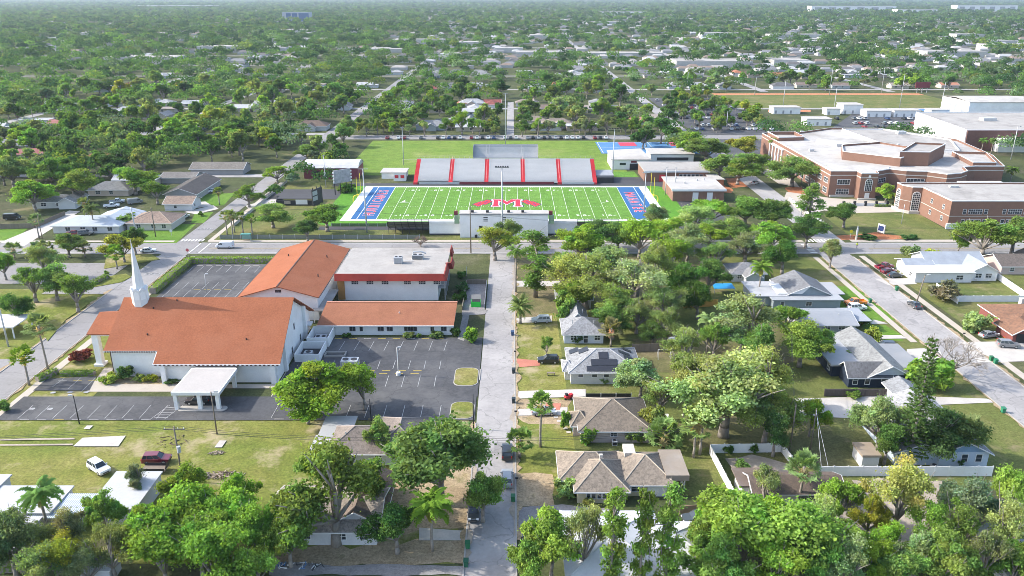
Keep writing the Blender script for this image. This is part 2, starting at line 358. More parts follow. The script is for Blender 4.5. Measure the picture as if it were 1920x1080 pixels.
for x0, x1, y0, y1 in ((0.5,0.72,60,228), (-6.82,-6.6,60,128.5), (-6.82,-6.6,146,151), (-99.6,-99.38,100,228), (-107.82,-107.6,100,196),(94.08,94.3,108,228),(103.6,103.82,108,228),(-99.4,-6.9,242.3,242.5),(3,94,242.3,242.5),(107,260,242.3,242.5),(-92,-8,230.8,231)):
    kb.box(x0,x1,y0,y1,0,0.17)
struct('road_kerb', kb, M['curb'])
# pavements, paths and drives
sheet('sidewalk', [rc(-97.6,-95.8,118,229), rc(-98.4,-96.8,244.2,330), rc(-98,94,243.6,245.6), rc(109.5,320,243.6,246), rc(105.6,107.4,140,229), rc(91.2,92.8,165,228), rc(-320,-109,243.4,245)], 0.022, M['sidewalk'])
sheet('church_walk', [pp((176,727),(345,727),(345,735),(178,735)), pp((196,690),(214,690),(185,735),(163,735)), rc(-47.7,-45.8,138,150), rc(-83.5,-47.8,142.4,144.2)], 0.024, M['sidewalk'])
sheet('driveway', [pp((965,597),(1035,592),(1035,604),(964,606)), pp((964,734),(1098,730),(1098,744),(964,748)), pp((966,768),(1064,764),(1064,778),(966,780)),
      pp((963,527),(1050,527),(1046,537),(963,538)), pp((1490,748),(1690,742),(1850,748),(1870,755),(1700,762),(1600,785),(1500,780)),
      pp((786,990),(872,996),(872,1014),(786,1014)), pp((1495,602),(1640,600),(1665,607),(1530,612)), pp((1630,629),(1690,629),(1700,635),(1640,636)), pp((1700,655),(1760,652),(1780,700),(1700,690)),
      pp((1640,523),(1705,522),(1720,533),(1665,535)), pp((1800,642),(1920,640),(1920,678),(1835,680)), pp((0,455),(60,430),(130,395),(150,397),(80,440),(45,462)), pp((110,446),(190,410),(205,412),(135,448)),
      pp((345,398),(400,385),(410,392),(368,402)), pp((338,382),(385,378),(398,386),(345,394)), pp((460,386),(520,370),(530,378),(470,395))], 0.010, M['concrete'])
sheet('brick_driveway', [pp((962,672),(1012,677),(1012,686),(962,690)), pp((1024,757),(1052,757),(1050,769),(1022,769))], 0.012, M['brickdrive'])
sheet('gravel_drive', [rag(q_,0.3) for q_ in [pp((966,952),(1055,948),(1160,955),(1060,985),(966,1010)), pp((505,1055),(870,1062),(866,1080),(500,1080))]], 0.012, M['gravel'])
sheet('sandy_yard', [rag(q_,0.9) for q_ in [pp((1360,862),(1440,858),(1475,870),(1500,930),(1400,940)), pp((1600,905),(1760,900),(1770,970),(1700,1010),(1620,960)), pp((1560,960),(1740,960),(1780,1040),(1700,1060))]], 0.012, M['sand'])
sheet('stepping_stones', [rr(*[v for v in (1.0+ .0+G(1038+6*i,783+7*i)[0]-1.0, G(1038+6*i,783+7*i)[0]+0.8, G(1038+6*i,783+7*i)[1]-0.35, G(1038+6*i,783+7*i)[1]+0.35)], 0.12) for i in range(5)], 0.014, M['concrete'])
# car parks
sheet('church_car_park', [rc(-96.5,-7.0,129.6,138.9), rc(-47.5,-6.8,138.9,167.6), pp((88,711),(182,706),(168,733),(62,733))], 0.018, M['asphalt_lot'])
sheet('north_car_park', [rc(-93.6,-66,176,221)], 0.018, M['asphalt_lot'])
sheet('west_car_park', [rc(-210,-113,204,222), rc(-125,-107.6,196,206), rc(-210,-108,150,156)], 0.012, M['asphalt_main'])
sheet('stadium_path', [rc(-66,62,257.5,261.5), rc(-75,60,322.5,328), rc(-98,-64,300,317), rc(36,66,322,340), rc(60,80,262,330)], 0.010, M['asphalt_dark'])
sheet('school_forecourt', [pp((1475,360),(1560,372),(1660,378),(1700,398),(1600,400),(1545,395),(1510,405),(1470,372)), pp((1420,318),(1470,318),(1500,352),(1460,345))], 0.010, M['sidewalk'])
sheet('school_car_park', [rc(105,158,452,625), pp((1600,212),(1750,212),(1760,235),(1560,240)), rc(108,140,380,437)], 0.010, M['asphalt_lot'])
sheet('side_concrete', [pp((866,577),(915,582),(908,590),(866,592)), pp((868,590),(880,592),(870,640),(858,636)), rc(-12.4,-6.9,184,204)], 0.012, M['gravel'])
# grassy islands in the car park, each with its kerb
for pts in (rr(-12.0,-7.0,143.3,151.6,1.6), rr(-11.8,-7.2,130,136.6,1.6)):
    mb = MB(); mb.prism(pts, 0, 0.2); struct('traffic_island_kerb', mb, M['curb'])
    cx = sum(p[0] for p in pts)/len(pts); cy = sum(p[1] for p in pts)/len(pts)
    mb = MB(); mb.prism([(cx+(p[0]-cx)*0.94, cy+(p[1]-cy)*0.955) for p in pts], 0.02, 0.23); struct('traffic_island_grass', mb, M['lawn_dry'])
for pts in (pp((172,540),(228,530),(246,520),(236,514),(186,522)), pp((124,600),(168,570),(158,563),(110,580),(60,600),(90,640)), pp((195,505),(300,487),(285,478),(200,478))):
    mb = MB(); mb.prism(pts, 0, 0.2); struct('island_lawn', mb, M['lawn_dry'])
rv = random.Random(12)
def ragged(x, y0, y1, side, w):
    n = int((y1-y0)/1.1); o = [(x+side*w*(.25+rv.random()**2*1.2), y0+(y1-y0)*i/n) for i in range(n+1)]
    return [(x,y0)]+o+[(x,y1)] if side > 0 else [(x,y1)]+o[::-1]+[(x,y0)]
sheet('worn_verge', [ragged(.73,95,225,1,.9), ragged(-6.83,90,129,-1,1.0), ragged(94.0,112,226,-1,.7), ragged(103.9,112,226,1,.7), ragged(-99.3,110,228,1,.5), ragged(-107.9,100,200,-1,.8)], 0.016, M['dirt'])
sheet('sand_on_road', [ragged(.48,96,140,-1,.7), ragged(.48,150,220,-1,.5), ragged(-6.55,90,128,1,.6)], 0.016, M['sand'])
# painted markings
mk = MB()
def line(a, b, w=0.12, z=0.026):
    z += ZC[0] + random.random()*0.0012; a, b = Vector((*a, z)), Vector((*b, z)); d = (b-a).normalized(); p = Vector((-d.y, d.x, 0))*w/2
    mk.poly([a+p, a-p, b-p, b+p])
for i in range(9): line((-42.0+i*3.35, 160.3), (-42.0+i*3.35+0.35, 165.6))                         # north row by the office
for i in range(8):
    x = -38.5+i*3.3
    line((x, 151.2), (x, 155.2)); line((x-0.4, 143.0), (x-0.4, 148.0))
for i in range(11): line((-45.2+i*3.5, 130.4), (-45.2+i*3.5, 135.4))
for i in range(9): line((-92.6+i*3.25, 130.2), (-92.6+i*3.25, 135.2))
for i in range(5): line((-67.2+i*0.2, 130.6+i*0.95), (-64.6+i*0.2, 130.6+i*0.95), 0.14)
line((-67.6,130.0),(-66.2,135.4)); line((-65.0,130.0),(-63.6,135.4))
for q in (((98,727),(122,709)),((128,730),(152,709)),((152,736),(180,709)),((62,720),(98,706))): line(G(*q[0]), G(*q[1]))
for i in range(10): line((-93+i*2.75, 213.5), (-93+i*2.75, 219)); line((-92+i*2.75, 200), (-92+i*2.75, 205.0))
for i in range(9): line((-92+i*2.75, 193.5), (-92+i*2.75, 199.2))
line((-108, 228.2), (-99, 228.2), 0.5); line((94.5, 228.4), (99, 228.4), 0.5)
struct('parking_markings', mk, M['paint_worn'])
mk = MB()
for x0, x1 in ((-700,-112),(-95,-10),(5,92),(112,700)):
    for dy in (-0.15, 0.15): line((x0,236.6+dy),(x1,236.6+dy),0.11)
struct('centre_line_markings', mk, M['paint_yellow'])
mk = MB()
for i in range(7): mk.flat(rc(-107+i*1.1,-106.4+i*1.1,244,246.2), 0.026)
for i in range(8): mk.flat(rc(95.5+i*1.15,96.1+i*1.15,243.2,246.4), 0.026)
for i in range(6): mk.flat(rc(92.0,94.2,231.6+i*1.7,232.4+i*1.7), 0.028)
line((-99.5,231.5),(-99.5,242),0.3); line((-96.5,231.5),(-96.5,242),0.3)
line((-700,232.0),(-109,232.0),0.12); line((-96,232.0),(92,232.0),0.12); line((-96,241.4),(95,241.4),0.12); line((106,241.4),(700,241.4),0.12); line((106,232.0),(700,232.0),0.12)
struct('road_markings', mk, M['paint'])
def text_polys(body, size, bold=0.0, sx=1.0):
    """the outline of a word as a flat mesh: (points, faces), centred on the origin"""
    cu = bpy.data.curves.new('lettering', 'FONT'); cu.body = body; cu.size = size; cu.offset = bold
    cu.align_x = 'CENTER'; cu.align_y = 'CENTER'; cu.resolution_u = 3
    o = bpy.data.objects.new('lettering', cu); COL.objects.link(o)
    bpy.context.view_layer.update()
    me = bpy.data.meshes.new_from_object(o.evaluated_get(bpy.context.evaluated_depsgraph_get()))
    v = [(p.co.x*sx, p.co.y) for p in me.vertices]; f = [list(p.vertices) for p in me.polygons]
    bpy.data.objects.remove(o); bpy.data.curves.remove(cu); bpy.data.meshes.remove(me)
    return v, f
def letters(mb, body, at, size, z, rot=0.0, bold=0.0, sx=1.0):
    v, f = text_polys(body, size, bold, sx); c, s_ = math.cos(rot), math.sin(rot); z += ZC[0]
    mb._add([(at[0]+x*c-y*s_, at[1]+x*s_+y*c, z) for x, y in v], f)
def letters_on(mb, body, origin, ux, uy, size, bold=0.0, sx=1.0):
    v, f = text_polys(body, size, bold, sx); o = Vector(origin); ux = Vector(ux); uy = Vector(uy)
    mb._add([o+ux*x+uy*y for x, y in v], f)
mb = MB()
letters(mb, 'STOP', (-101.8, 212.0), 2.4, 0.026, 0, 0.03); letters(mb, 'STOP', (-104.6, 258.5), 2.4, 0.026, math.pi, 0.03)
for x, y in ((-88.3,140.8),(-85.1,140.8),(-91.6,140.6),(-92.0,134.0),(-88.6,134.0)):
    mb.flat(rr(x-.5,x+.5,y-.5,y+.3,.3), 0.027)
struct('road_lettering', mb, M['paint_worn'])
# ================================================================ church campus
def window(parent, face, c, w, h, frame=None, div=(2,1), name='window', glass=None, proud=0.05, fr=0.09):
    """a window on a wall: FACE is the side it looks to; c = (x, y, z) of the middle on the wall plane"""
    frame = frame or M['whitetrim']; x, y, z = c
    ax = {'S': ((1,0),(0,-1)), 'N': ((-1,0),(0,1)), 'E': ((0,1),(1,0)), 'W': ((0,-1),(-1,0))}[face] if isinstance(face, str) else face
    (ux, uy), (nx, ny) = ax
    def bx(mb, a0, a1, z0, z1, d0, d1):
        pts = [(x+ux*a0+nx*d0, y+uy*a0+ny*d0),(x+ux*a1+nx*d0, y+uy*a1+ny*d0),(x+ux*a1+nx*d1, y+uy*a1+ny*d1),(x+ux*a0+nx*d1, y+uy*a0+ny*d1)]
        mb.prism(pts, z0, z1)
    m = MB()
    bx(m,-w/2,w/2,z-h/2-fr,z-h/2,-0.02,proud+0.05); bx(m,-w/2,w/2,z+h/2,z+h/2+fr,-0.02,proud)
    bx(m,-w/2-fr,-w/2,z-h/2-fr,z+h/2+fr,-0.02,proud+0.002); bx(m,w/2,w/2+fr,z-h/2-fr,z+h/2+fr,-0.02,proud+0.002)
    for i in range(1, div[0]): a = -w/2+w*i/div[0]; bx(m,a-0.03,a+0.03,z-h/2,z+h/2,-0.02,proud-0.01)
    for i in range(1, div[1]): a = z-h/2+h*i/div[1]; bx(m,-w/2,w/2,a-0.03,a+0.03,-0.02,proud-0.015)
    f = m.build(name, frame, parent)
    g = MB(); bx(g,-w/2+0.002,w/2-0.002,z-h/2+0.002,z+h/2-0.002,-0.03,0.012); g.build('pane', glass or M['glass'], f)
    return f
def door(parent, face, c, w, h, m, name='door'):
    x, y, z = c; (ux, uy), (nx, ny) = {'S': ((1,0),(0,-1)), 'N': ((-1,0),(0,1)), 'E': ((0,1),(1,0)), 'W': ((0,-1),(-1,0))}[face]
    mb = MB(); a, d = w/2, 0.06
    mb.prism([(x-ux*a+nx*-.02,y-uy*a+ny*-.02),(x+ux*a+nx*-.02,y+uy*a+ny*-.02),(x+ux*a+nx*d,y+uy*a+ny*d),(x-ux*a+nx*d,y-uy*a+ny*d)], z, z+h)
    return mb.build(name, m, parent)
def vents(parent, pts, r=0.14, h=0.5, m=None):
    for p in pts: MB().tube((p[0],p[1],p[2]-0.3), (p[0],p[1],p[2]+h), r, r, 8).build('roof_vent', m or M['dark'], parent)

ch = thing('church', 'white church with a huge orange shingle roof and a tall white steeple', 'church', (-65, 159, 0))
def rz(y): return 13.4 - abs(y-159)*0.603                # height of the great roof at depth y
def wz(y): return rz(y) - 0.35
m = MB()
x0, x1 = -71.2, -48.0
prof = [(145.2, 0), (145.2, wz(145.2)), (159, wz(159)), (173.0, wz(173.0)), (173.0, 0)]
for xx, flip in ((x1, False), (x0, True)):
    pts = [(xx, y, z) for y, z in prof]; m.poly(pts if not flip else pts[::-1])
m.poly([(x0,145.2,0),(x1,145.2,0),(x1,145.2,wz(145.2)),(x0,145.2,wz(145.2))])
m.poly([(x1,173,0),(x0,173,0),(x0,173,wz(173)),(x1,173,wz(173))])
xa = -82.9
m.poly([(xa,147.9,0),(x0,147.9,0),(x0,147.9,wz(147.9)),(xa,147.9,wz(147.9))])
m.poly([(x0,170.2,0),(xa,170.2,0),(xa,170.2,wz(170.2)),(x0,170.2,wz(170.2))])
m.poly([(xa,y,z) for y, z in ((147.9,0),(147.9,wz(147.9)),(159,wz(159)),(170.2,wz(170.2)),(170.2,0))][::-1])
for x in (-70.9, -48.6): m.box(x-.5, x+.5, 144.35, 145.2, 0, wz(144.4))     # buttresses under the eave
m.box(-48.0, -47.3, 150, 151, 0, wz(150)); m.box(-48.0,-47.3,167,168,0,wz(167))
m.build('wall', M['white'], ch)
m = MB()
xl, xm, xr = -83.7, -72.6, -46.9
ys, yn = 144.3, 173.7; ys2, yn2 = 147.1, 170.9
m.slab([(xl,ys2,rz(ys2)),(xm,ys2,rz(ys2)),(xm,ys,rz(ys)),(xr,ys,rz(ys)),(xr-.15,159,13.4),(xl,159,13.4)], 0.22)
m.slab([(xl,159,13.4),(xr-.15,159,13.4),(xr,yn,rz(yn)),(xm,yn,rz(yn)),(xm,yn2,rz(yn2)),(xl,yn2,rz(yn2))], 0.22)
rf = m.build('roof', M['orange'], ch)
g = MB()
g.box(xl-.05,xm+.02,ys2-.1,ys2+.02,rz(ys2)-.34,rz(ys2)-.02); g.box(xm-.1,xr+.05,ys-.1,ys+.02,rz(ys)-.34,rz(ys)-.02)
g._add([(xm-.12,ys,rz(ys)-.3),(xm-.12,ys2,rz(ys2)-.3),(xm-.12,ys2,rz(ys2)-.02),(xm-.12,ys,rz(ys)-.02),(xm-.01,ys,rz(ys)-.3),(xm-.01,ys2,rz(ys2)-.3),(xm-.01,ys2,rz(ys2)-.02),(xm-.01,ys,rz(ys)-.02)],[(0,1,2,3),(7,6,5,4),(3,2,6,7),(0,4,5,1)])
gd = MB()
for i in range(22):
    a = xl+0.3+i*0.5
    if a < xm-.3: gd.box(a, a+.3, ys2-.14, ys2-.09, rz(ys2)-.36, rz(ys2)-.06)
for i in range(29): gd.box(xm+.3+i*0.88, xm+.75+i*0.88, ys-.14, ys-.09, rz(ys)-.36, rz(ys)-.06)
k0 = len(g.v); g.v += gd.v; g.f += [[i+k0 for i in f] for f in gd.f]; g.m += [1]*len(gd.f); g.build('gutter', [M['whitetrim'], M['fascia']], ch)
for x, y in ((-82.6,147.7),(-71.4,144.9),(-48.4,145.0)):
    MB().tube((x,y-.15,0),(x,y-.15,wz(y)-.1),0.09,0.09,6).build('downspout', M['fascia'], ch)
vents(ch, [(x, y, rz(y)) for x, y in ((-76.5,156.4),(-75.8,150.5),(-72,158.2),(-55,149.5))], 0.12, 0.35)
# narthex and entrance portico on the street side
m = MB(); m.slab([(-89.6,152.4,7.6),(-83.4,152.4,7.6),(-83.4,159,10.0),(-89.6,159,10.0)],0.25); m.slab([(-89.6,159,10.0),(-83.4,159,10.0),(-83.4,165.6,7.6),(-89.6,165.6,7.6)],0.25)
m.build('portico_roof', M['orange'], ch)
m = MB(); m.prism([(-88.9,152.8),(-83.0,152.8),(-83.0,165.2),(-88.9,165.2)], 7.0, 7.4)
m.poly([(-88.9,152.8,7.4),(-88.9,165.2,7.4),(-88.9,159,9.7)]); m.build('portico_beam', M['white'], ch)
for y in (153.5, 164.5):
    m = MB(); m.box(-89.0,-87.7,y-.6,y+.6,0.5,7.02); m.box(-89.4,-87.3,y-1.0,y+1.0,0,0.5); m.build('portico_column', M['white'], ch)
for y in (155.2, 157.4, 160.6, 162.8): door(ch, 'W', (-82.95, y, 0.2), 1.3, 4.6, M['maroon'], 'door_panel')
m = MB(); m.box(-84.9,-84.8,152.9,154.1,2.4,6.2); m.build('door_panel', M['maroon'], ch)
for y, z in ((151.5,1.6),(157,1.8),(164,1.8),(160,6.2)): window(ch, 'E', (x1, y, z), 0.7, 1.3, M['grey'], (1,2))
window(ch, 'E', (x1, 169.6, 5.2), 1.0, 1.0, M['grey'], (1,1)); 
m = MB(); m.box(-47.99,-46.6,168.5,170.8,2.6,2.9); m.build('side_door_canopy', M['whitetrim'], ch)
door(ch, 'E', (x1, 169.6, 0.05), 1.1, 2.2, M['grey'])
# steeple
sx, sy = -79.8, 158.3
m = MB(); m.prism([(sx+1.75*math.cos(R(a)), sy+1.75*math.sin(R(a))) for a in range(22,382,45)], 12.0, 15.6)
for k in range(8):
    a = R(45*k); nx, ny = math.cos(a), math.sin(a); tx, ty = -ny, nx
    m.poly([(sx+nx*1.72+tx*.72, sy+ny*1.72+ty*.72, 15.6),(sx+nx*1.72-tx*.72, sy+ny*1.72-ty*.72,15.6),(sx+nx*1.66,sy+ny*1.66,16.25)][::-1])
    m.poly([(sx+nx*1.72+tx*.72, sy+ny*1.72+ty*.72, 15.6),(sx+nx*1.66,sy+ny*1.66,16.25),(sx,sy,16.0)][::-1]); m.poly([(sx+nx*1.66,sy+ny*1.66,16.25),(sx+nx*1.72-tx*.72, sy+ny*1.72-ty*.72,15.6),(sx,sy,16.0)][::-1])
st = m.build('steeple', M['whitetrim'], ch)
m = MB()
for k in range(8):
    a = R(45*k); nx, ny = math.cos(a), math.sin(a); tx, ty = -ny, nx
    q = [(sx+nx*1.635+tx*u, sy+ny*1.635+ty*u, z) for u, z in ((.5,13.6),(-.5,13.6),(-.5,15.1),(0,15.5),(.5,15.1))]; m.poly(q[::-1])
m.build('belfry_panel', M['white'], st)
m = MB(); m.tube((sx,sy,15.7),(sx,sy,16.2),1.45,1.3,8); m.tube((sx,sy,16.2),(sx,sy,26.0),1.2,0.05,8); m.tube((sx,sy,25.9),(sx,sy,26.7),0.05,0.02,5); m.build('spire', M['whitetrim'], st)

# drive-through canopy at the side entrance
cn = thing('entrance_canopy', 'white flat canopy on thick columns in front of the church side door', 'canopy', (-60, 138, 0))
m = MB(); m.box(-64.6,-55.4,133.2,143.6,3.35,4.0); m.build('canopy_roof', M['whitetrim'], cn)
m = MB(); m.box(-64.3,-55.7,133.5,143.3,4.002,4.02); m.build('canopy_membrane', M['roof_white'], cn, color=(0.40,0.375,0.35))
m = MB(); m.box(-64.2,-55.8,143.61,145.15,3.5,3.9); m.build('link_roof', M['concrete'], cn)
for x in (-64.1,-59.6,-56.1):
    for y in (133.8,):
        m = MB(); m.box(x-.35,x+.35,y-.35,y+.35,0,3.36); m.build('column', M['white'], cn)
for x in (-64.1,-56.1): m = MB(); m.box(x-.35,x+.35,142.6,143.3,0,3.36); m.build('column', M['white'], cn)
m = MB(); m.prism(rr(-64.0,-54.6,132.9,134.9,0.9),0,0.25); struct('canopy_island_kerb', m, M['curb'])

# fellowship hall, its ridge running away from us
ha = thing('church_hall', 'white hall behind the church under an orange gable roof', 'hall', (-56, 196, 0))
hx0, hx1, hr, hy0, hy1 = -66.2, -46.6, -56.4, 177.4, 216.5
he, hz = 6.3, 9.1
m = MB(); a, b, e = hx0+.5, hx1-.5, he+.05
m.poly([(a,178.2,0),(b,178.2,0),(b,178.2,e),(hr,178.2,hz-.3),(a,178.2,e)]); m.poly([(a,215.8,0),(b,215.8,0),(b,215.8,e),(hr,215.8,hz-.3),(a,215.8,e)][::-1])
m.poly([(b,178.2,0),(b,215.8,0),(b,215.8,e),(b,178.2,e)]); m.poly([(a,215.8,0),(a,178.2,0),(a,178.2,e),(a,215.8,e)])
m.build('wall', M['white'], ha)
m = MB(); m.slab([(hr,hy0,hz),(hx1,hy0,he),(hx1,hy1,he),(hr,hy1,hz)],0.2); m.slab([(hx0,hy0,he),(hr,hy0,hz),(hr,hy1,hz),(hx0,hy1,he)],0.2); m.build('roof', M['orange'], ha)
m = MB(); m.box(hr-.12,hr+.12,hy0-.02,hy1,hz-.03,hz+.05); m.build('ridge_cap', M['fascia'], ha)
m = MB(); m.box(hx1+.01,hx1+.14,hy0,hy1,he-.25,he+.02); m.build('gutter', M['fascia'], ha); m = MB(); m.box(hx0-.14,hx0-.01,hy0,hy1,he-.25,he+.02); m.build('gutter', M['fascia'], ha)
window(ha, 'S', (hr, 178.2, 7.6), 1.5, 0.7, M['whitetrim'], (2,1)); vents(ha, [(-61,205,7.8),(-50.5,205,7.5),(-49.5,190,7.2)], 0.14, 0.6)

# two-storey classroom block with a flat roof
ed = thing('classroom_block', 'two storey white block with flat roof and red tiled mansard edge', 'building', (-31, 200, 0))
ex0, ex1, ey0, ey1 = -45.2, -17.4, 191.7, 213.2
m = MB(); m.box(ex0,ex1-1.8,ey0,ey1,0,6.9); m.build('wall', M['white'], ed)
m = MB(); m.box(ex0-.1,ex1+.1,ey0-1.4,ey1+.6,6.903,7.3); m.build('roof', M['flatroof'], ed)
def mans(mb, a, b, out, z0, z1, d=0.5, t=0.25):
    """a sloped tiled band along a-b leaning outwards by D at its foot"""
    n = Vector(out).normalized(); A, B = Vector((*a,0)), Vector((*b,0)); n3 = Vector((n.x,n.y,0))
    p = [A+n3*d, B+n3*d, B, A, A-n3*t, B-n3*t]
    q = [(p[0].x,p[0].y,z0),(p[1].x,p[1].y,z0),(p[2].x,p[2].y,z1),(p[3].x,p[3].y,z1),(p[4].x,p[4].y,z1),(p[5].x,p[5].y,z1),(p[4].x,p[4].y,z0),(p[5].x,p[5].y,z0)]
    mb._add(q, [(0,1,2,3),(3,2,5,4),(4,5,7,6),(6,7,1,0),(0,3,4,6),(1,7,5,2)])
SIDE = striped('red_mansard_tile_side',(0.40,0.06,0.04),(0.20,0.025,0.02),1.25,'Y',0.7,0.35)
m = MB(); mans(m,(ex0-.2,ey0-1.4),(ex1+.2,ey0-1.4),(0,-1),6.0,7.75,0.55); m.build('mansard', M['mansard'], ed)
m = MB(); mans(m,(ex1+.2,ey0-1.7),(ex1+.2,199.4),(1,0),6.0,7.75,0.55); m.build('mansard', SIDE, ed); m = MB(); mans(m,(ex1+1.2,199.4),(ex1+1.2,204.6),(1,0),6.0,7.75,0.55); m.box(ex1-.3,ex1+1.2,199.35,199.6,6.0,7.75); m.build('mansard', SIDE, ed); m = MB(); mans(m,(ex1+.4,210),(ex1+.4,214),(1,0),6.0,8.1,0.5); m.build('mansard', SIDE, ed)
for x in (-40.6,-36.7,-32.8,-27.0,-23.2,-19.5+.1): window(ed, 'S', (x, ey0, 5.0), 1.7, 1.0, M['whitetrim'], (4,2))
m = MB(); m.box(-45.1,-43.3,ey0-.3,ey0-.01,0.3,6.0); m.build('boarded_panel', mat('ochre_board',(0.42,0.22,0.07),0.9), ed)
m = MB()
for y in (192,195.5,199,203,207): m.box(ex1-.1,ex1+.1,y-.1,y+.1,0,6.9)
m.box(ex1-1.8,ex1+.2,192,208,3.2,3.4); m.build('side_gallery', M['grey'], ed)
m = MB()
for z in (4.3,): m.box(ex1+.15,ex1+.2,192,208,z-.04,z+.04); m.box(ex1-1.8,ex1+.2,191.9,191.96,z-.04,z+.04)
m.build('gallery_rail', M['galv'], ed)
def ac_unit(name, label, loc, s=(1.6,1.6,1.3), fans=1):
    t = thing(name, label, 'air conditioner', loc); x, y, z = loc; a, b, h = s
    m = MB(); m.box(x-a/2,x+a/2,y-b/2,y+b/2,z+.12,z+h); m.box(x-a/2,x-a/2+.2,y-b/2,y+b/2,z,z+.12); m.box(x+a/2-.2,x+a/2,y-b/2,y+b/2,z,z+.12); m.build('cabinet', M['galv'], t)
    for i in range(fans):
        fx = x+(i-(fans-1)/2)*a/max(fans,1); MB().tube((fx,y,z+h+.003),(fx,y,z+h+.08),min(a/fans,b)*.36,min(a/fans,b)*.36,14).build('fan', M['dark'], t)
    m = MB()
    for i in range(5): m.box(x-a/2+.1,x+a/2-.1,y-b/2-.03,y-b/2-.002,z+.25+i*(h-.4)/5,z+.33+i*(h-.4)/5)
    m.build('grille', M['dark'], t); return t
ac_unit('roof_air_conditioner', 'tall grey air conditioner nearest the mansard on the classroom block roof', (-30.4,200.5,7.3), (2.2,1.6,1.8), 2)
ac_unit('roof_air_conditioner', 'squat tan air conditioner beside ductwork on the classroom block roof', (-25.6,204.2,7.3), (3.0,1.6,1.2), 2)
t = thing('roof_duct', 'curved grey duct standing behind the tan air conditioner', 'duct', (-25.4,206.2,7.3))
m = MB(); m.path([(-27,206.2,7.3),(-27,206.2,8.6),(-25,206.2,8.7),(-23.6,206.2,8.2)],[.25,.25,.25,.2],8); m.build('pipe', M['galv'], t)
m = MB(); m.box(-31.6,-26.4,201.9,202.1,7.3,7.45); m.build('conduit', M['galv'], t)

# low office wing along the car park
of = thing('office_wing', 'long low white wing with faded orange roof facing the car park', 'building', (-29, 175, 0))
m = MB(); m.box(-44.9,-14.0,169.3,183,0,2.9); m.build('wall', M['white'], of)
m = MB(); m.poly([(-14.0,169.3,2.9),(-14.0,183,2.9),(-14.0,176.4,5.2)]); m.build('gable', M['white'], of)
m = MB(); m.slab([(-45.3,168.5,2.75),(-13.5,168.5,2.75),(-13.1,176.4,5.55),(-44.4,176.4,5.55)],0.2); m.slab([(-44.4,176.4,5.55),(-13.1,176.4,5.55),(-13.5,183.6,2.75),(-45.3,183.6,2.75)],0.2); m.build('roof', M['orange_pale'], of)
m = MB(); m.box(-44.4,-13.1,176.2,176.6,5.53,5.62); m.build('ridge_cap', mat('pale_ridge',(0.50,0.24,0.17),0.9), of)
m = MB(); m.box(-45.3,-13.5,168.38,168.5,2.5,2.74); m.build('gutter', M['whitetrim'], of)
for x, w in ((-37.2,1.3),(-30.6,1.3),(-28.5,1.3),(-24.4,1.4),(-22.9,1.4),(-18.6,.7),(-13.9-.0-.3,.0),(-15.9,1.2)):
    if w: window(of, 'S', (x, 169.3, 1.65), w, 1.15, M['grey'], (2,1))
m = MB(); m.box(-35.5,-34.8,169.2,169.32,1.0,2.1); m.tube((-35.15,169.21,2.1),(-35.15,169.3,2.1),.35,.35,10); m.build('arched_niche', M['glass'], of)
vents(of, [(-26.6,172.6,4.2)], 0.12, 0.3, M['white'])
m = MB(); m.box(-48.2,-44.8,176.5,191,3.0,3.3); m.build('breezeway_roof', M['flatroof_white'], of)
m = MB(); m.box(-48,-47.8,176.6,176.8,0,3.0); m.box(-45,-44.8,176.6,176.8,0,3.0); m.build('breezeway_post', M['white'], of)
# walled yards for machinery between church and office
def yard(label, x0, x1, y0, y1, h, wall=0.2):
    t = thing('equipment_yard', label, 'walled yard', ((x0+x1)/2,(y0+y1)/2,0))
    m = MB(); m.box(x0,x1,y0,y0+wall,0,h); m.box(x0,x1,y1-wall,y1,0,h); m.box(x0,x0+wall,y0+wall,y1-wall,0,h); m.box(x1-wall,x1,y0+wall,y1-wall,0,h); m.build('wall', M['white'], t)
    m = MB(); m.flat(rc(x0+wall,x1-wall,y0+wall,y1-wall),0.03); m.build('yard_floor', M['asphalt_dark'], t); return t
yard('white walled machinery yard against the office wing', -46.2,-41.3,162.4,169.1,2.3)
yard('white walled machinery yard nearer the great tree', -47.0,-41.6,154.6,161.6,1.9)
ac_unit('air_conditioner', 'pale twin fan air conditioner inside the yard by the office', (-43.7,165.4,0.03), (2.6,2.0,1.4), 2)
ac_unit('air_conditioner', 'white boxy air conditioner inside the yard nearer the great tree', (-44.6,157.2,0.03), (1.8,1.5,1.3), 1)
ac_unit('air_conditioner', 'white twin fan air conditioner standing on the car park beside the tree', (-34.7,153.0,0.02), (3.6,2.3,1.5), 2)
t = thing('skip_frame', 'low open grey frame lying on the car park near the machinery', 'frame', (-38.6,157.4,0))
m = MB(); m.box(-41.2,-36.6,156.9,157.1,0.02,.6); m.box(-41.2,-36.6,158.9,159.1,0.02,.6); m.box(-41.2,-41.0,157.1,158.9,0.02,.6); m.box(-36.8,-36.6,157.1,158.9,0.02,.6); m.build('frame', M['flatroof'], t)
m = MB(); m.flat(rc(-41,-36.8,157.1,158.9),.06); m.build('bed', M['dark'], t)
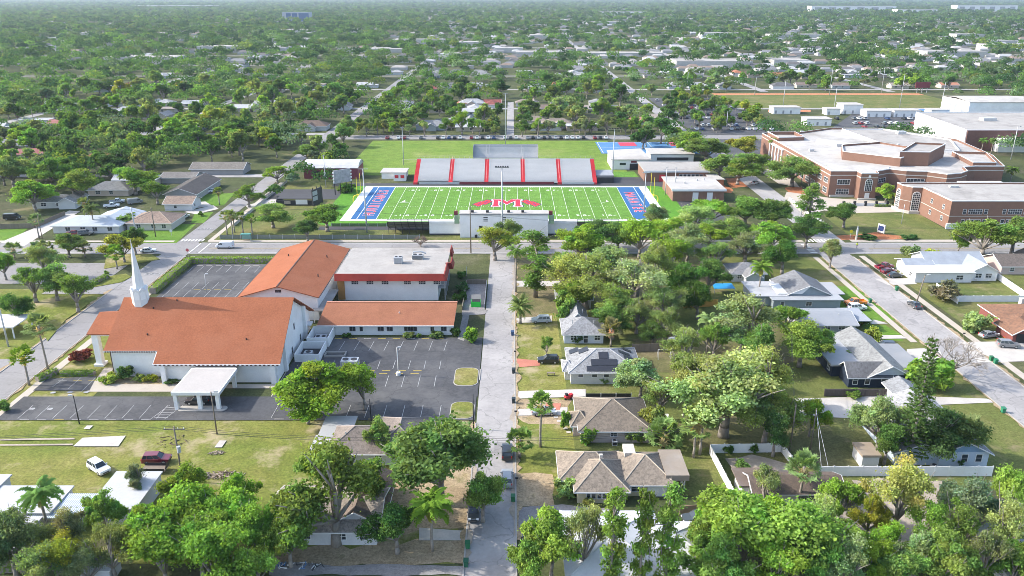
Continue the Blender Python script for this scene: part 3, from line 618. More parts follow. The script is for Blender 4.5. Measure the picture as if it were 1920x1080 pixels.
# refuse bin in its pen
t = thing('dumpster', 'bright green open dumpster in the pen beside the classroom block', 'dumpster', (-9.2,188,0))
m = MB(); m.prism([(-10.4,186.6),(-8.0,186.6),(-8.0,188.6),(-10.4,188.6)],0.1,1.5); m.build('body', M['green'], t)
m = MB(); m.box(-10.3,-8.1,186.75,188.5,1.502,1.56); m.build('load', M['dark'], t)
m = MB(); m._add([(-10.4,188.6,1.5),(-8,188.6,1.5),(-8,189.2,2.6),(-10.4,189.2,2.6)],[(0,1,2,3)]); m._add([(-10.4,188.65,1.5),(-8,188.65,1.5),(-8,189.25,2.6),(-10.4,189.25,2.6)],[(3,2,1,0)]); m.build('lid', M['flatroof'], t)
t = thing('bin_pen', 'low concrete wall pen around the green dumpster by the road', 'pen', (-9.7,194,0))
m = MB(); m.box(-12.6,-12.4,184.5,204,0,1.2); m.box(-12.4,-7.0,203.8,204,0,1.5); m.build('wall', M['wood'], t)
m = MB(); m.box(-7.0,-6.9,186,204,0.0,1.2); m.build('mesh_fence', M['grey'], t)
for i in range(4): MB().tube((-6.95,188+i*5,0),(-6.95,188+i*5,1.5),.05,.05,6).build('post', M['galv'], t)

# wheel stops
ws = None
def wheelstop(x, y, yellow, row):
    global ws
    m = MB(); m._add([(x-.9,y-.1,.02),(x+.9,y-.1,.02),(x+.9,y+.1,.02),(x-.9,y+.1,.02),(x-.85,y-.06,.15),(x+.85,y-.06,.15),(x+.85,y+.06,.15),(x-.85,y+.06,.15)],[(3,2,1,0),(4,5,6,7),(0,1,5,4),(1,2,6,5),(2,3,7,6),(3,0,4,7)])
    o = m.build('wheel_stop', M['paint_yellow'] if yellow else M['concrete'], None)
    tag(o, f'{"yellow" if yellow else "pale"} concrete wheel stop {row}', 'wheel stop', 'wheel stops '+row)
for i in range(8): wheelstop(-40.1+i*3.35, 167.0, i%3 != 2, 'in the row in front of the office wing')
for i in range(6): wheelstop(-36.5+i*3.3, 150.4, True, 'in the row behind the car park lamp'); wheelstop(-36.9+i*3.3, 148.9, True, 'in the row in front of the car park lamp')
for i in range(9): wheelstop(-43.6+i*3.5, 130.0, i in (1,4,5), 'in the row below the two great trees')
for i in range(8): wheelstop(-91.2+i*3.25, 129.9, i==2, 'along the church lawn edge')
for i in range(7): wheelstop(-91.6+i*2.75, 219.6, False, 'along the hedge of the north car park')
for i in range(4): wheelstop(-85+i*2.75, 199.6, True, 'in the middle of the north car park')
for i in range(3): wheelstop(-92.6+i*3.1, 145.9, i>0, 'in the accessible bays by the red bush')
# ================================================================ stadium
FX0, FX1, FY0, FY1 = -57.3, 52.4, 270.6, 320.7        # end lines and side lines
GL0, GL1 = FX0+9.14, FX1-9.14; FC = (FX0+FX1)/2; YD = (GL1-GL0)/100
sheet('sideline_turf', [rr(FX0-11,FX1+11,262.3,323.2,6)], 0.020, M['turf_dark'])
sheet('playing_field', [rc(FX0-3.4,FX1+3.4,FY0-2.2,FY1+2.0)], 0.026, M['paint'])
sheet('field_turf', [rc(GL0+.06,GL1-.06,FY0,FY1)], 0.032, M['turf'])
sheet('field_band', [rc(GL0+i*10*YD+.1,GL0+(i*10+5)*YD,FY0+.05,FY1-.05) for i in range(10)], 0.033, lawn('paler_turf', [(0.3,(0.112,0.225,0.04)),(0.7,(0.127,0.252,0.046))], 0.05, 2.0, wornamt=0))
sheet('end_zone', [rc(FX0,GL0-.1,FY0,FY1), rc(GL1+.1,FX1,FY0,FY1)], 0.032, mat('blue_turf',(0.022,0.105,0.255),0.95,0.08,0.2,0.06))
mk = MB()
for i in range(0, 21):
    x = GL0+i*5*YD; line((x,FY0),(x,FY1),0.12 if i else 0.18,0.038)
for i in range(100):
    x = GL0+i*YD
    for y in (FY0+.3, FY0+17.5, FY1-17.5, FY1-.9): line((x,y),(x,y+.6),0.1,0.038)
line((FX0+2.2,FY0),(FX0+2.2,FY1),0.2,0.038); line((FX1-2.2,FY0),(FX1-2.2,FY1),0.2,0.038)
for i, n in enumerate((10,20,30,40,50,40,30,20,10)):
    x = GL0+(i+1)*10*YD
    for y, r in ((FY0+5.4,0),(FY1-5.4,math.pi)):
        d = str(n); sx = 1 if r == 0 else -1
        letters(mk, d[0], (x-1.25*sx,y), 2.7, 0.038, r, 0.03); letters(mk, d[1], (x+1.25*sx,y), 2.7, 0.038, r, 0.03)
        if n != 50:
            s_ = -1 if i < 4 else 1
            mk.flat([(x+s_*2.5,y-.3),(x+s_*2.5,y+.3),(x+s_*3.6,y)] if s_ > 0 else [(x+s_*2.5,y+.3),(x+s_*2.5,y-.3),(x+s_*3.6,y)], 0.038)
struct('field_markings', mk, mat('white_field_line',(0.72,0.74,0.68),0.9,0.06,1.0,0.05))
mk = MB()
for cx, in ((GL0+14,),(GL0+19,),(GL1-14,),(GL1-19,)):
    for k in range(20):
        if k % 2 == 0: a, b = 2*math.pi*k/20, 2*math.pi*(k+1)/20; line((cx+4.6*math.cos(a),295.6+4.6*math.sin(a)),(cx+4.6*math.cos(b),295.6+4.6*math.sin(b)),0.12,0.038)
struct('faint_field_arcs', mk, M['turf_dark'])
cy = (FY0+FY1)/2
for nm, bold, z, m_ in (('lettering_border',0.115,0.038,M['paint']),('lettering',0.0,0.044,mat('red_field_paint',(0.52,0.035,0.06),0.9,0.08,0.5,0.05))):
    mb = MB()
    for body, xc, rot in (('HURRICANES',(FX0+2.2+GL0)/2-.1,math.pi/2),('MANATEE',(FX1-2.2+GL1)/2+.1,-math.pi/2)):
        n = len(body); pitch = 4.05 if n > 8 else 4.6
        for i, chh in enumerate(body):
            o = (i-(n-1)/2)*pitch; letters(mb, chh, (xc, cy+(o if rot > 0 else -o)), 5.6, z, rot, bold+0.06, 0.86 if n > 8 else 0.95)
    struct('end_zone_'+nm, mb, m_)
# the emblem in the middle: a slab letter M between two waving pennants
def emblem(z, grow, m_, name):
    mb = MB(); w, h, g = 7.0, 6.0, grow
    X = FC+.5; Y = 294.2
    def q(a,b,c,d): mb.flat(rc(X+a-g,X+b+g,Y+c-g,Y+d+g), z)
    for s_ in (-1,1):
        q(min(s_*2.9,s_*5.6),max(s_*2.9,s_*5.6),-5.6,-3.9); q(min(s_*2.6,s_*5.6),max(s_*2.6,s_*5.6),3.9,5.6)
        mb.flat(rc(X+s_*4.2-.95-g,X+s_*4.2+.95+g,Y-3.9+g,Y+3.9-g), z)
        mb.flat([(X+s_*3.2+s_*g,Y+5.5+g*.2),(X+s_*1.6,Y+5.5+g*.2),(X,Y+1.6+g*1.2),(X,Y-3.0-g*1.2),(X+s_*.9,Y-.6-g*1.4),(X+s_*3.2+s_*g,Y+3.2)][::(-s_)], z+.0005*s_)
    struct(name, mb, m_)
navy = mat('navy_field_paint',(0.02,0.04,0.11),0.9,0.08,0.5,0.05)
emblem(0.038, 0.75, navy, 'emblem_edge'); emblem(0.044, 0.4, M['paint'], 'emblem_border'); emblem(0.050, 0.0, mat('emblem_red',(0.50,0.02,0.05),0.9,0.08,0.5,0.05), 'emblem_letter')
for nm, g, z, m_ in (('pennant_edge',0.5,0.038,navy),('pennant',0.0,0.044,mat('pennant_red',(0.55,0.035,0.035),0.9,0.08,0.5,0.05)),('pennant_core',-1.5,0.050,mat('pennant_purple',(0.25,0.025,0.10),0.9,0.08,0.5,0.05))):
    mb = MB()
    for s_ in (-1,1):
        X = FC+.5
        for cx, cyy, a, b in ((8.0,295.4,2.3,4.0),(10.5,292.6,2.3,4.0)):
            pts = [(X+s_*(cx-a-g), cyy+1.2),(X+s_*(cx-a*.2), cyy+b+g),(X+s_*(cx+a+g), cyy-.6),(X+s_*(cx+a*.1), cyy-b-g)]
            mb.flat(pts if s_ < 0 else pts[::-1], z+(0.001 if cx > 9 else 0))
    struct('emblem_'+nm, mb, m_)
mb = MB()
for s_, x in ((1,GL0+6.5),(-1,GL1-6.5)):
    mb.flat([(x-1.6,295),(x+2.6*s_*1.0,295.2),(x+.4,296.1),(x+.3*s_,299.5),(x-.5,296.1)], 0.038)
struct('field_motif', mb, M['paint'])
# big visitors' grandstand on the far side
gs = thing('grandstand', 'wide aluminium grandstand with red aisle stairs on the far side of the field', 'grandstand', (-2.8, 335, 0))
NR, gy0, gy1, gz0, gz1 = 22, 327.4, 343.2, 1.3, 7.6
dx = (gy1-gy0)/NR; dz = (gz1-gz0)/NR
ax = [-40.2, -26.6, -13.8, -0.4+.0, 12.8, 26.6+.0]
ax = [-40.6, -25.9, -10.8, 4.6, 20.0, 34.9]
alu = mat('bleacher_aluminium',(0.30,0.295,0.29),0.55,0.12,0.25,0.06, stretch=(0.3,1,1))
alu2 = mat('bleacher_bench',(0.60,0.59,0.58),0.5,0.10,0.3,0.05, stretch=(0.3,1,1))
for k in range(5):
    a, b = ax[k]+.85, ax[k+1]-.85; m = MB(); bn = MB()
    for i in range(NR):
        y, z = gy0+i*dx, gz0+i*dz
        m.box(a,b,y,y+dx,z-.35,z); bn.box(a+.05,b-.05,y+dx*.55,y+dx*.98,z+.02,z+.32)
    s_ = m.build('seating_section', alu, gs); bn.build('bench', alu2, s_)
for x in ax:
    m = MB(); w = .85
    for i in range(NR):
        y, z = gy0+i*dx, gz0+i*dz; m.box(x-w,x+w,y,y+dx,z-.3,z+.06)
    m.box(x-w,x+w,gy0-1.6,gy0,0.0,gz0-.25)
    s_ = m.build('aisle_stairs', M['red'], gs)
    if x not in (ax[0], ax[-1]):
        h = MB(); h.tube((x,gy0+.5,gz0+1.0),(x,gy1-.5,gz1+1.0),.06,.06,5)
        for i in range(1,NR,2): h.tube((x,gy0+i*dx,gz0+i*dz),(x,gy0+i*dx,gz0+i*dz+1.0),.05,.05,5)
        h.build('handrail', mat('pale_red_rail',(0.62,0.30,0.30),0.5), s_)
m = MB()
for x in np.arange(-40.6, 35.5, 2.2):
    if -17 < x < 11.6: continue
    m.box(x-.04,x+.04,gy1+.05,gy1+.12,gz1,gz1+1.2)
m.box(-41.4,-17.2,gy1+.05,gy1+.1,gz1+1.1,gz1+1.2); m.box(11.8,35.8,gy1+.05,gy1+.1,gz1+1.1,gz1+1.2); m.box(-41.4,35.8,gy1+.02,gy1+.05,gz1-.3,gz1+.1)
m.build('back_rail', M['galv'], gs)
m = MB(); m.box(-22,17.6,gy0-1.75,gy0-1.62,.15,1.25); m.build('maroon_banner', M['maroon'], gs)
m = MB(); m.box(-39,-22.1,gy0-1.7,gy0-1.62,.2,1.1); m.box(21,34.5,gy0-1.7,gy0-1.62,.2,1.1); m.box(-22.1,34.5,gy0-1.6,gy0-.05,.9,1.0); m.build('front_walkway', M['galv'], gs)
m = MB()
for x in np.arange(-40,36,4.2):
    m.box(x-.1,x+.1,gy1-.4,gy1-.2,0,gz1-.4); m.box(x-.1,x+.1,gy0+6,gy0+6.2,0,gz0+2)
m.build('support_frame', M['grey'], gs)
up = thing('upper_grandstand', 'smaller grey upper bleacher rising behind the middle of the grandstand', 'grandstand', (-2.8, 347, 0))
m = MB(); bn = MB()
for i in range(10):
    y, z = 343.6+i*.75, 8.0+i*.34
    m.box(-17,11.4,y,y+.75,z-.3,z); bn.box(-16.9,11.3,y+.4,y+.72,z+.02,z+.3)
grey2 = mat('upper_bleacher_grey',(0.36,0.365,0.38),0.55,0.1,0.3,0.05,stretch=(0.3,1,1))
s_ = m.build('seating', grey2, up); bn.build('bench', mat('upper_bench',(0.43,0.44,0.45),0.5,0.1,0.3,0.05), s_)
for x in (-10.6,4.7):
    m = MB()
    for dx_ in (-.6,.6): m.tube((x+dx_,343.8,9.0),(x+dx_,351,12.3),.06,.06,5)
    m.build('handrail', M['grey'], up)
m = MB(); m.box(-17.05,-17,343.6,351.2,8,12.4); m.box(11.4,11.45,343.6,351.2,8,12.4); m.box(-17,11.4,351.15,351.2,11,12.5); m.build('side_panel', grey2, up)
m = MB()
for x in np.arange(-16.5,11.6,4):
    for y in (344.4,350.6): m.box(x-.1,x+.1,y-.1,y+.1,0,8 if y < 347 else 10.8)
m.build('support_frame', M['grey'], up)
# home stand seen from behind, with the press box
hs = thing('home_stand', 'white walled home stand seen from behind with black braced ends', 'grandstand', (-4, 254, 0))
def wallseg(name, x0, x1, y0, y1, z0, z1, m_): m = MB(); m.box(x0,x1,y0,y1,z0,z1); return m.build(name, m_, hs)
wallseg('rear_wall', -27.3,-17.0,251.4,252.0,0.55,4.5,M['white']); wallseg('rear_wall', 11.9,21.4,251.4,252.0,0.55,4.5,M['white'])
wallseg('base_course', -27.2,21.3,251.5,251.95,0,0.545,M['asphalt_dark'])
m = MB(); m.box(-27.4,-17,251.1,251.39,3.9,4.8); m.box(11.9,21.5,251.1,251.39,3.9,4.8); m.build('parapet', M['whitetrim'], hs)
frame = MB(); panel = MB()
for x0, x1 in ((-41.0,-27.4),(21.5,35.0)):
    n = 6; st_ = (x1-x0)/n
    panel.slab([(x0,250.6,4.7),(x1,250.6,4.7),(x1,253.2,2.3),(x0,253.2,2.3)][::-1],0.08)
    for i in range(n+1):
        x = x0+i*st_
        frame.tube((x,250.5,5.7),(x,250.5,4.5),.07,.07,5); frame.tube((x,250.45,4.7),(x,253.1,2.2),.11,.11,5); frame.tube((x,253.1,2.2),(x,258,0.2),.09,.09,5); frame.tube((x,253.0,0),(x,253,2.4),.1,.1,5)
    for y, z in ((250.45,4.75),(251.8,3.45),(253.1,2.2)): frame.tube((x0,y-.06,z),(x1,y-.06,z),.09,.09,5)
    frame.tube((x0,250.5,5.6),(x1,250.5,5.6),.05,.05,5); frame.tube((x0,250.5,5.2),(x1,250.5,5.2),.03,.03,5)
panel.build('rear_panel', mat('dull_bleacher_back',(0.16,0.16,0.165),0.6,0.15,0.5,0.05), hs); frame.build('bracing', M['dark'], hs)
m = MB()
for i in range(9):
    m.box(-41,35,252.1+i*.85,252.95+i*.85,3.9-i*.38,4.2-i*.38)
m.build('seating', alu, hs)
pb = thing('press_box', 'long white press box with a flat roof rising over the home stand', 'press box', (-2.6, 251, 0))
m = MB(); m.box(-17,11.8,248.6,251.4,0.0,4.4); m.box(-17,11.8,248.6,252.5,4.4,8.0); m.build('wall', M['white'], pb)
m = MB(); m.box(-17.2,12,248.3,252.8,8.003,8.2); m.build('roof', M['flatroof_white'], pb)
m = MB(); m.box(-17.1,11.9,248.4,248.58,7.6,7.99); m.build('cornice', M['grey'], pb)
for x0 in (-18.9,12.0):
    m = MB(); m.box(x0+.1,x0+1.7,249,250.6,4.6,7.4); m.build('stair_turret', mat('pale_green_mesh',(0.22,0.33,0.20),0.6), pb)
    m = MB(); m.box(x0,x0+1.2,249.2,250.2,7.42,8.7); m.build('turret_top', M['maroon'], pb)
for x in (-12.9,-8.0,-1.3+.2,3.5): MB().box(x-.45,x+.45,249.4,250.2,8.2,8.9).build('roof_box', M['dark'], pb)
m = MB()
for x in (-8.6,-2.6):
    for i in range(3): m.box(x-.7,x+.7,248.54,248.59,5.5+i*.6,5.75+i*.6)
m.build('louvre', M['dark'], pb)
m = MB(); m.box(-10.8,-9.6,248.52,248.59,2.2,4.0); m.build('shutter', M['dark'], pb)
m = MB(); m.box(-12.2,-11.4,248.2,248.59,0.1,1.0); m.build('vent_box', M['dark'], pb)
# floodlight masts
def mast(name, label, x, y, h, arm=4.6, n=6, r=0.28, lamps=True, col=None, grp='stadium floodlights'):
    t = thing(name, label, 'floodlight', (x,y,0), grp)
    MB().tube((x,y,0),(x,y,h),r,r*.55,8).build('pole', col or M['galv'], t, smooth=True)
    if lamps:
        m = MB(); m.box(x-arm/2,x+arm/2,y-.08,y+.08,h-.1,h+.1); c = m.build('crossarm', M['grey'], t)
        for i in range(n):
            a = x-arm/2+arm*(i+.5)/n; MB().obox((a,y-.35,h+.11),.45,.5,.4).build('lamp', M['dark'], c)
    return t
mast('floodlight', 'tall floodlight mast directly in front of the press box', -3.15, 244.0, 24.2, 4.4, 6)
mast('floodlight', 'tall floodlight mast crossing the blue end zone, left of the field', -48.6, 254.5, 21.5, 3.2, 0)
mast('floodlight', 'slim floodlight mast behind the left end of the grandstand', -50.6, 366.2, 17.6, 2.0, 0, .22)
mast('floodlight', 'tallest slim mast rising behind the upper bleacher', -3.4, 414.9, 27.4, 2.4, 0, .26)
mast('floodlight', 'floodlight mast with a six lamp bar beside the white field house', 43.4, 336.4, 21.5, 5.4, 8)
mast('floodlight', 'floodlight mast beyond the right end zone corner', 48.4, 281.6, 14.5, 2.6, 0, .24)
mast('floodlight', 'pale pole just left of the other by the white flat roof annexe', 60.9, 307.2, 11.0, 1, 0, .2)
mast('floodlight', 'pale pole nearer the white flat roof annexe', 64.7, 308.1, 10.8, 1, 0, .2)
mast('floodlight', 'thin pole by the maroon barn, left of the scoreboard', -76.8, 320.0, 13.5, 1, 0, .18)
# goal posts
def goal(label, x, s_):
    t = thing('goal_post', label, 'goal post', (x,cy,0))
    m = MB(); m.path([(x+s_*2.4,cy,0),(x+s_*2.4,cy,1.6),(x+s_*1.9,cy,2.6),(x+s_*.4,cy,3.05),(x,cy,3.05)],[.16]*5,8); m.build('gooseneck', M['yellow'], t)
    MB().tube((x,cy-3.6,3.05),(x,cy+3.6,3.05),.1,.1,8).build('crossbar', M['yellow'], t)
    for d in (-3.6,3.6): MB().tube((x,cy+d,3.0),(x,cy+d,10.6),.09,.09,8).build('upright', M['yellow'], t)
goal('yellow goal post behind the left blue end zone', FX0-1.2, -1); goal('yellow goal post behind the right blue end zone', FX1+1.2, 1)
# scoreboards
t = thing('scoreboard', 'black scoreboard frame standing edge on by the outdoor stage', 'scoreboard', (-73,287.5,0))
m = MB(); m.prism([(-74.0,285.2),(-73.6,285.0),(-71.4,291.0),(-71.8,291.2)],1.2,7.2); m.build('board', M['dark'], t)
for a in (.1,.5,.9): MB().tube((-73.8+2.2*a,285.1+6*a,0),(-73.8+2.2*a,285.1+6*a,8.0),.16,.16,6).build('post', M['dark'], t)
m = MB()
for z in (3.0,5.0): m._add([(-73.58,285.05,z),(-71.42,290.95,z),(-71.42,290.95,z+1.6),(-73.58,285.05,z+1.6)],[(0,1,2,3)])
m.build('louvre_panel', M['grey'], t)
t = thing('scoreboard', 'tall grey and white scoreboard on posts between barn and end zone', 'scoreboard', (-67,309,0))
m = MB(); m.prism([(-70.6,307.4),(-70.2,307.2),(-64.6,312.0),(-64.9,312.3)],4.6,9.8); m.build('board', mat('scoreboard_face',(0.32,0.30,0.33),0.5,0.3,0.8,0.1), t)
for a in (.02,.35,.7,1.0): MB().tube((-70.4+5.8*a,307.3+4.8*a,0),(-70.4+5.8*a,307.3+4.8*a,4.7),.2,.2,6).build('post', M['dark'], t)
m = MB()
for i in range(4):
    for e in (0,1): m.obox((-70.5+6*e,307.2+4.9*e,4.8+i*1.25),.55,.55,.6)
m.build('white_squares', M['whitetrim'], t)
# maroon barn
t = thing('metal_barn', 'maroon metal barn with a rounded pale ribbed roof beside the stadium', 'barn', (-78, 342, 0))
bx0, bx1, by0, by1 = -90.0, -66.6, 337.3, 350.5
m = MB(); m.box(bx0,bx1,by0,by1,0,4.7); m.build('wall', striped('maroon_siding',(0.23,0.055,0.075),(0.15,0.035,0.05),4,'X',0.6,0.25), t)
m = MB(); prev = None; arc = [(by0-.3+ (by1-by0+.6)*i/8, 4.72+2.3*math.sin(math.pi*i/8)**.8) for i in range(9)]
for (ya,za),(yb,zb) in zip(arc,arc[1:]): m.slab([(bx0-.3,ya,za),(bx1+.3,ya,za),(bx1+.3,yb,zb),(bx0-.3,yb,zb)],.1)
m.poly([(bx0+.0,y,z-.1) for y,z in arc][::-1]); m.poly([(bx1,y,z-.1) for y,z in arc]); m.build('roof', M['roof_metal'], t, color=(0.56,0.55,0.55))
m = MB(); m.box(-86.2,-83.2,by0-.05,by0-.005,0.1,3.3); m.build('open_bay', M['dark'], t); door(t,'S',(-81,by0,0.05),1.4,2.9,M['whitetrim'])
for x in (-75.0,-71.4): m = MB(); m.obox((x,by0-.05,1.4),1.0,.06,.9); m.build('wall_emblem', mat('pale_emblem',(0.5,0.42,0.25),0.8), t)
# outdoor stage-like black canopy with seats
t = thing('storage_pavilion', 'low dark flat topped pavilion with a white panel on the lawn', 'pavilion', (-82,294,0))
m = MB(); m.box(-89,-74.6,291.4,299,2.2,2.5); m.build('roof', M['asphalt_dark'], t)
m = MB(); m.box(-89,-74.6,290.6,291.0,0,2.0); m.box(-74.9,-74.6,291,299,0,2.2); m.box(-89,-88.7,291,299,0,2.2); m.build('wall', M['dark'], t)
m = MB(); m.box(-81.6,-77.2,290.52,290.58,.5,2.3); m.build('white_panel', M['whitetrim'], t); m = MB(); m.box(-86.0,-83.6,290.52,290.58,.7,1.8); m.build('tan_panel', M['sand'], t)
# field houses
t = thing('ticket_booth', 'small white booth with two red shutters left of the grandstand', 'booth', (-47.5,334,0))
m = MB(); m.box(-50.6,-45.4,332.6,336.2,0,3.6); m.build('wall', M['white'], t); m = MB(); m.box(-51,-45,332.2,336.6,3.602,3.85); m.build('roof', M['flatroof_white'], t)
for x in (-49.3,-46.8): m = MB(); m.box(x-.8,x+.8,332.5,332.58,1.3,2.6); m.build('shutter', M['red'], t)
t = thing('concession_stand', 'low white flat roofed stand tucked behind the ticket booth', 'building', (-52,342,0))
m = MB(); m.box(-56.4,-46,337,346,0,2.6); m.build('wall', M['white'], t); m = MB(); m.box(-57,-45.6,336.6,346.4,2.602,2.9); m.build('roof', M['flatroof_white'], t)
t = thing('batting_frame', 'pale yellow pipe frame goal behind the concession stand', 'frame', (-45,352,0))
m = MB()
for x in (-49,-41): m.tube((x,352,0),(x,352,5.6),.12,.12,6)
m.tube((-49,352,5.6),(-41,352,5.6),.12,.12,6); m.build('frame', mat('pale_yellow_pipe',(0.6,0.62,0.35),0.6), t)
t = thing('field_house', 'white field house with a shallow pitched white roof and dark gate', 'building', (52,366,0))
m = MB(); m.box(45.5,63,356.5,374,0,4.7); m.build('wall', M['white'], t)
m = MB(); m.slab([(45,356,4.75),(63.4,356,4.75),(61,374.6,6.4),(45,374.6,5.6)],.25); m.build('roof', M['flatroof_white'], t)
m = MB(); m.box(53.6,57.4,356.2,356.45,0,2.8); m.build('gate', M['dark'], t)
for x in (50.4,60.6): window(t,'S',(x,356.5,2.6),2.6,.9,M['dark'],(2,1))
m = MB(); m.obox((55.4,356.42,3.2),2.6,.08,.9); m.build('wall_badge', M['maroon'], t)
t = thing('weight_room', 'white flat building between the field house and the tennis court', 'building', (74,382,0))
m = MB(); m.box(66,86.5,374,388,0,3.6); m.build('wall', M['white'], t); m = MB(); m.box(65.6,87,373.6,388.4,3.602,4.0); m.build('roof', M['flatroof_white'], t); m = MB(); m.box(69,84,373.9,373.98,.8,2.2); m.build('louvre', M['dark'], t)
t = thing('locker_room', 'long brick locker building with flat pale roof and red door', 'building', (70,340,0))
m = MB(); m.box(56.4,83.5,331.5,350,0,4.5); m.build('wall', M['brick'], t); m = MB(); m.box(56,84,331.1,350.4,4.502,4.9); m.build('roof', M['flatroof'], t)
m = MB(); m.box(56.0,84,331.0,331.09,4.1,4.9); m.build('fascia', M['whitetrim'], t)
door(t,'S',(63.9,331.5,.05),2.4,3.0,M['red'])
for i in range(6): window(t,'S',(71.8+i*1.75,331.5,2.5),1.3,1.4,M['whitetrim'],(1,1))
t = thing('practice_turf', 'small bright green turf square beside the brick locker building', 'turf pad', (50,345,0))
m = MB(); m.prism([(44.5,336.8),(55.6,336.2),(55,352),(45.5,352)],0.0,.06); m.build('mat', M['turf'], t)
t = thing('annexe', 'square white flat roofed annexe beyond the right end zone', 'building', (72,306,0))
m = MB(); m.box(61.8,81.5,296.8,318.5,0,4.6); m.build('wall', M['brick'], t); m = MB(); m.box(61.2,82,296.2,319,4.602,5.0); m.build('roof', M['flatroof_white'], t)
m = MB(); m.box(61.1,82.1,296.05,296.19,4.2,5.0); m.build('fascia', M['whitetrim'], t)
for x in (70.5,76): m = MB(); m.box(x-1.1,x+1.1,296.7,296.78,.1,3.6); m.build('shutter', M['whitetrim'], t)
vents(t, [(68,306,5),(74,311,5),(77,312,5),(66.5,315,5)], .3, .8, M['galv'])
t = thing('brick_kiosk', 'small brick kiosk with flat white roof by the red mulch beds', 'kiosk', (86,326,0))
m = MB(); m.prism([(83.2,322),(87.8,322),(86.6,331.5),(82.6,331.5)],0,2.9); m.build('wall', mat('orange_brick',(0.40,0.17,0.09),0.9), t); m = MB(); m.prism([(82.8,321.5),(88.2,321.5),(87,332),(82.2,332)],2.902,3.2); m.build('roof', M['flatroof_white'], t)
t = thing('bleacher_end_wall', 'dark screened ramp at the right end of the grandstand', 'ramp', (39,333,0))
m = MB(); m.box(36,43,329,333,0,2.4); m.build('screen', M['dark'], t); m = MB(); m.slab([(36,333,2.4),(43.5,333,2.4),(43.5,340,3.4),(36,340,3.4)],.2); m.build('ramp_roof', M['grey'], t)
# tennis courts
sheet('tennis_court', [rc(45,101,395,428)], 0.02, mat('court_blue',(0.075,0.19,0.36),0.9,0.08,0.2,0.04))
mk = MB()
for x in (46,73,100): line((x,395.5),(x,427.5),.25,.026)
for y in (396,411,427): line((46,y),(100,y),.2,.026)
struct('court_lines', mk, M['paint'])
sheet('court_key', [rc(57,66,416,427), rc(84,93,416,427)], 0.028, mat('court_red',(0.45,0.05,0.09),0.9,0.08,0.2,0.04))
for i, x in enumerate((61.5,88.5)):
    sheet('court_circle', [rr(x-4,x+4,400,407,3.4)], 0.03, mat('court_purple',(0.28,0.07,0.22),0.9,0.08,0.2,0.04)) if i else sheet('court_circle', [rr(x-4,x+4,400,407,3.4)], 0.03, bpy.data.materials['court_red'])
# ================================================================ brick school
def arch_window(parent, c, u, n, w, h, dv=(4,7)):
    """round-headed window standing on c; u along the wall, n outwards"""
    c, u, n = Vector(c), Vector(u).normalized(), Vector(n).normalized(); up = Vector((0,0,1)); r = w/2; hs_ = h-r
    out = [(-r,0),(r,0),(r,hs_)]+[(r*math.cos(R(a)), hs_+r*math.sin(R(a))) for a in range(15,180,15)]+[(-r,hs_)]
    def ring(k, d): return [c+u*(x*k)+up*((y-hs_*.5)*(1+(k-1)*.4)+hs_*.5)+n*d for x, y in out]
    f = MB(); o_, i_ = ring(1.18,.14), ring(1.0,.14); N = len(out)
    f._add(o_+i_+ring(1.18,0.0), [(i,(i+1)%N,N+(i+1)%N,N+i) for i in range(N)]+[(i,2*N+i,2*N+(i+1)%N,(i+1)%N) for i in range(N)])
    for i in range(1,dv[0]):
        x = -r+w*i/dv[0]; top = hs_+math.sqrt(max(0,r*r-x*x)); p = [c+u*(x-.05)+n*.11, c+u*(x+.05)+n*.11, c+u*(x+.05)+up*top+n*.11, c+u*(x-.05)+up*top+n*.11]; f.poly(p)
    for i in range(1,dv[1]):
        z = h*i/dv[1]; x = r if z < hs_ else math.sqrt(max(0,r*r-(z-hs_)**2)); f.poly([c+u*-x+up*(z-.05)+n*.12, c+u*x+up*(z-.05)+n*.12, c+u*x+up*(z+.05)+n*.12, c+u*-x+up*(z+.05)+n*.12])
    fr = f.build('window', M['whitetrim'], parent); MB().poly(ring(0.99,.06)).build('pane', M['glass'], fr)
def walls(mb, pts, z0, z1, closed=True):
    a = sum(pts[i][0]*pts[(i+1)%len(pts)][1]-pts[(i+1)%len(pts)][0]*pts[i][1] for i in range(len(pts)))
    if a < 0: pts = pts[::-1]
    for i in range(len(pts)):
        p, q = pts[i], pts[(i+1)%len(pts)]; mb.poly([(*p,z0),(*q,z0),(*q,z1),(*p,z1)])
def inset(pts, d):
    n = len(pts); a = sum(pts[i][0]*pts[(i+1)%n][1]-pts[(i+1)%n][0]*pts[i][1] for i in range(n)); s_ = 1 if a > 0 else -1; out = []
    for i in range(n):
        p0, p1, p2 = Vector(pts[i-1]), Vector(pts[i]), Vector(pts[(i+1)%n]); e1 = (p1-p0).normalized(); e2 = (p2-p1).normalized()
        n1 = Vector((-e1.y,e1.x))*s_; n2 = Vector((-e2.y,e2.x))*s_; b = (n1+n2); k = d/max(.3, b.length_squared/2) if b.length > .1 else d; out.append(tuple(p1+b*.5*k*1.0) if b.length > .1 else tuple(p1+n1*d))
    return out
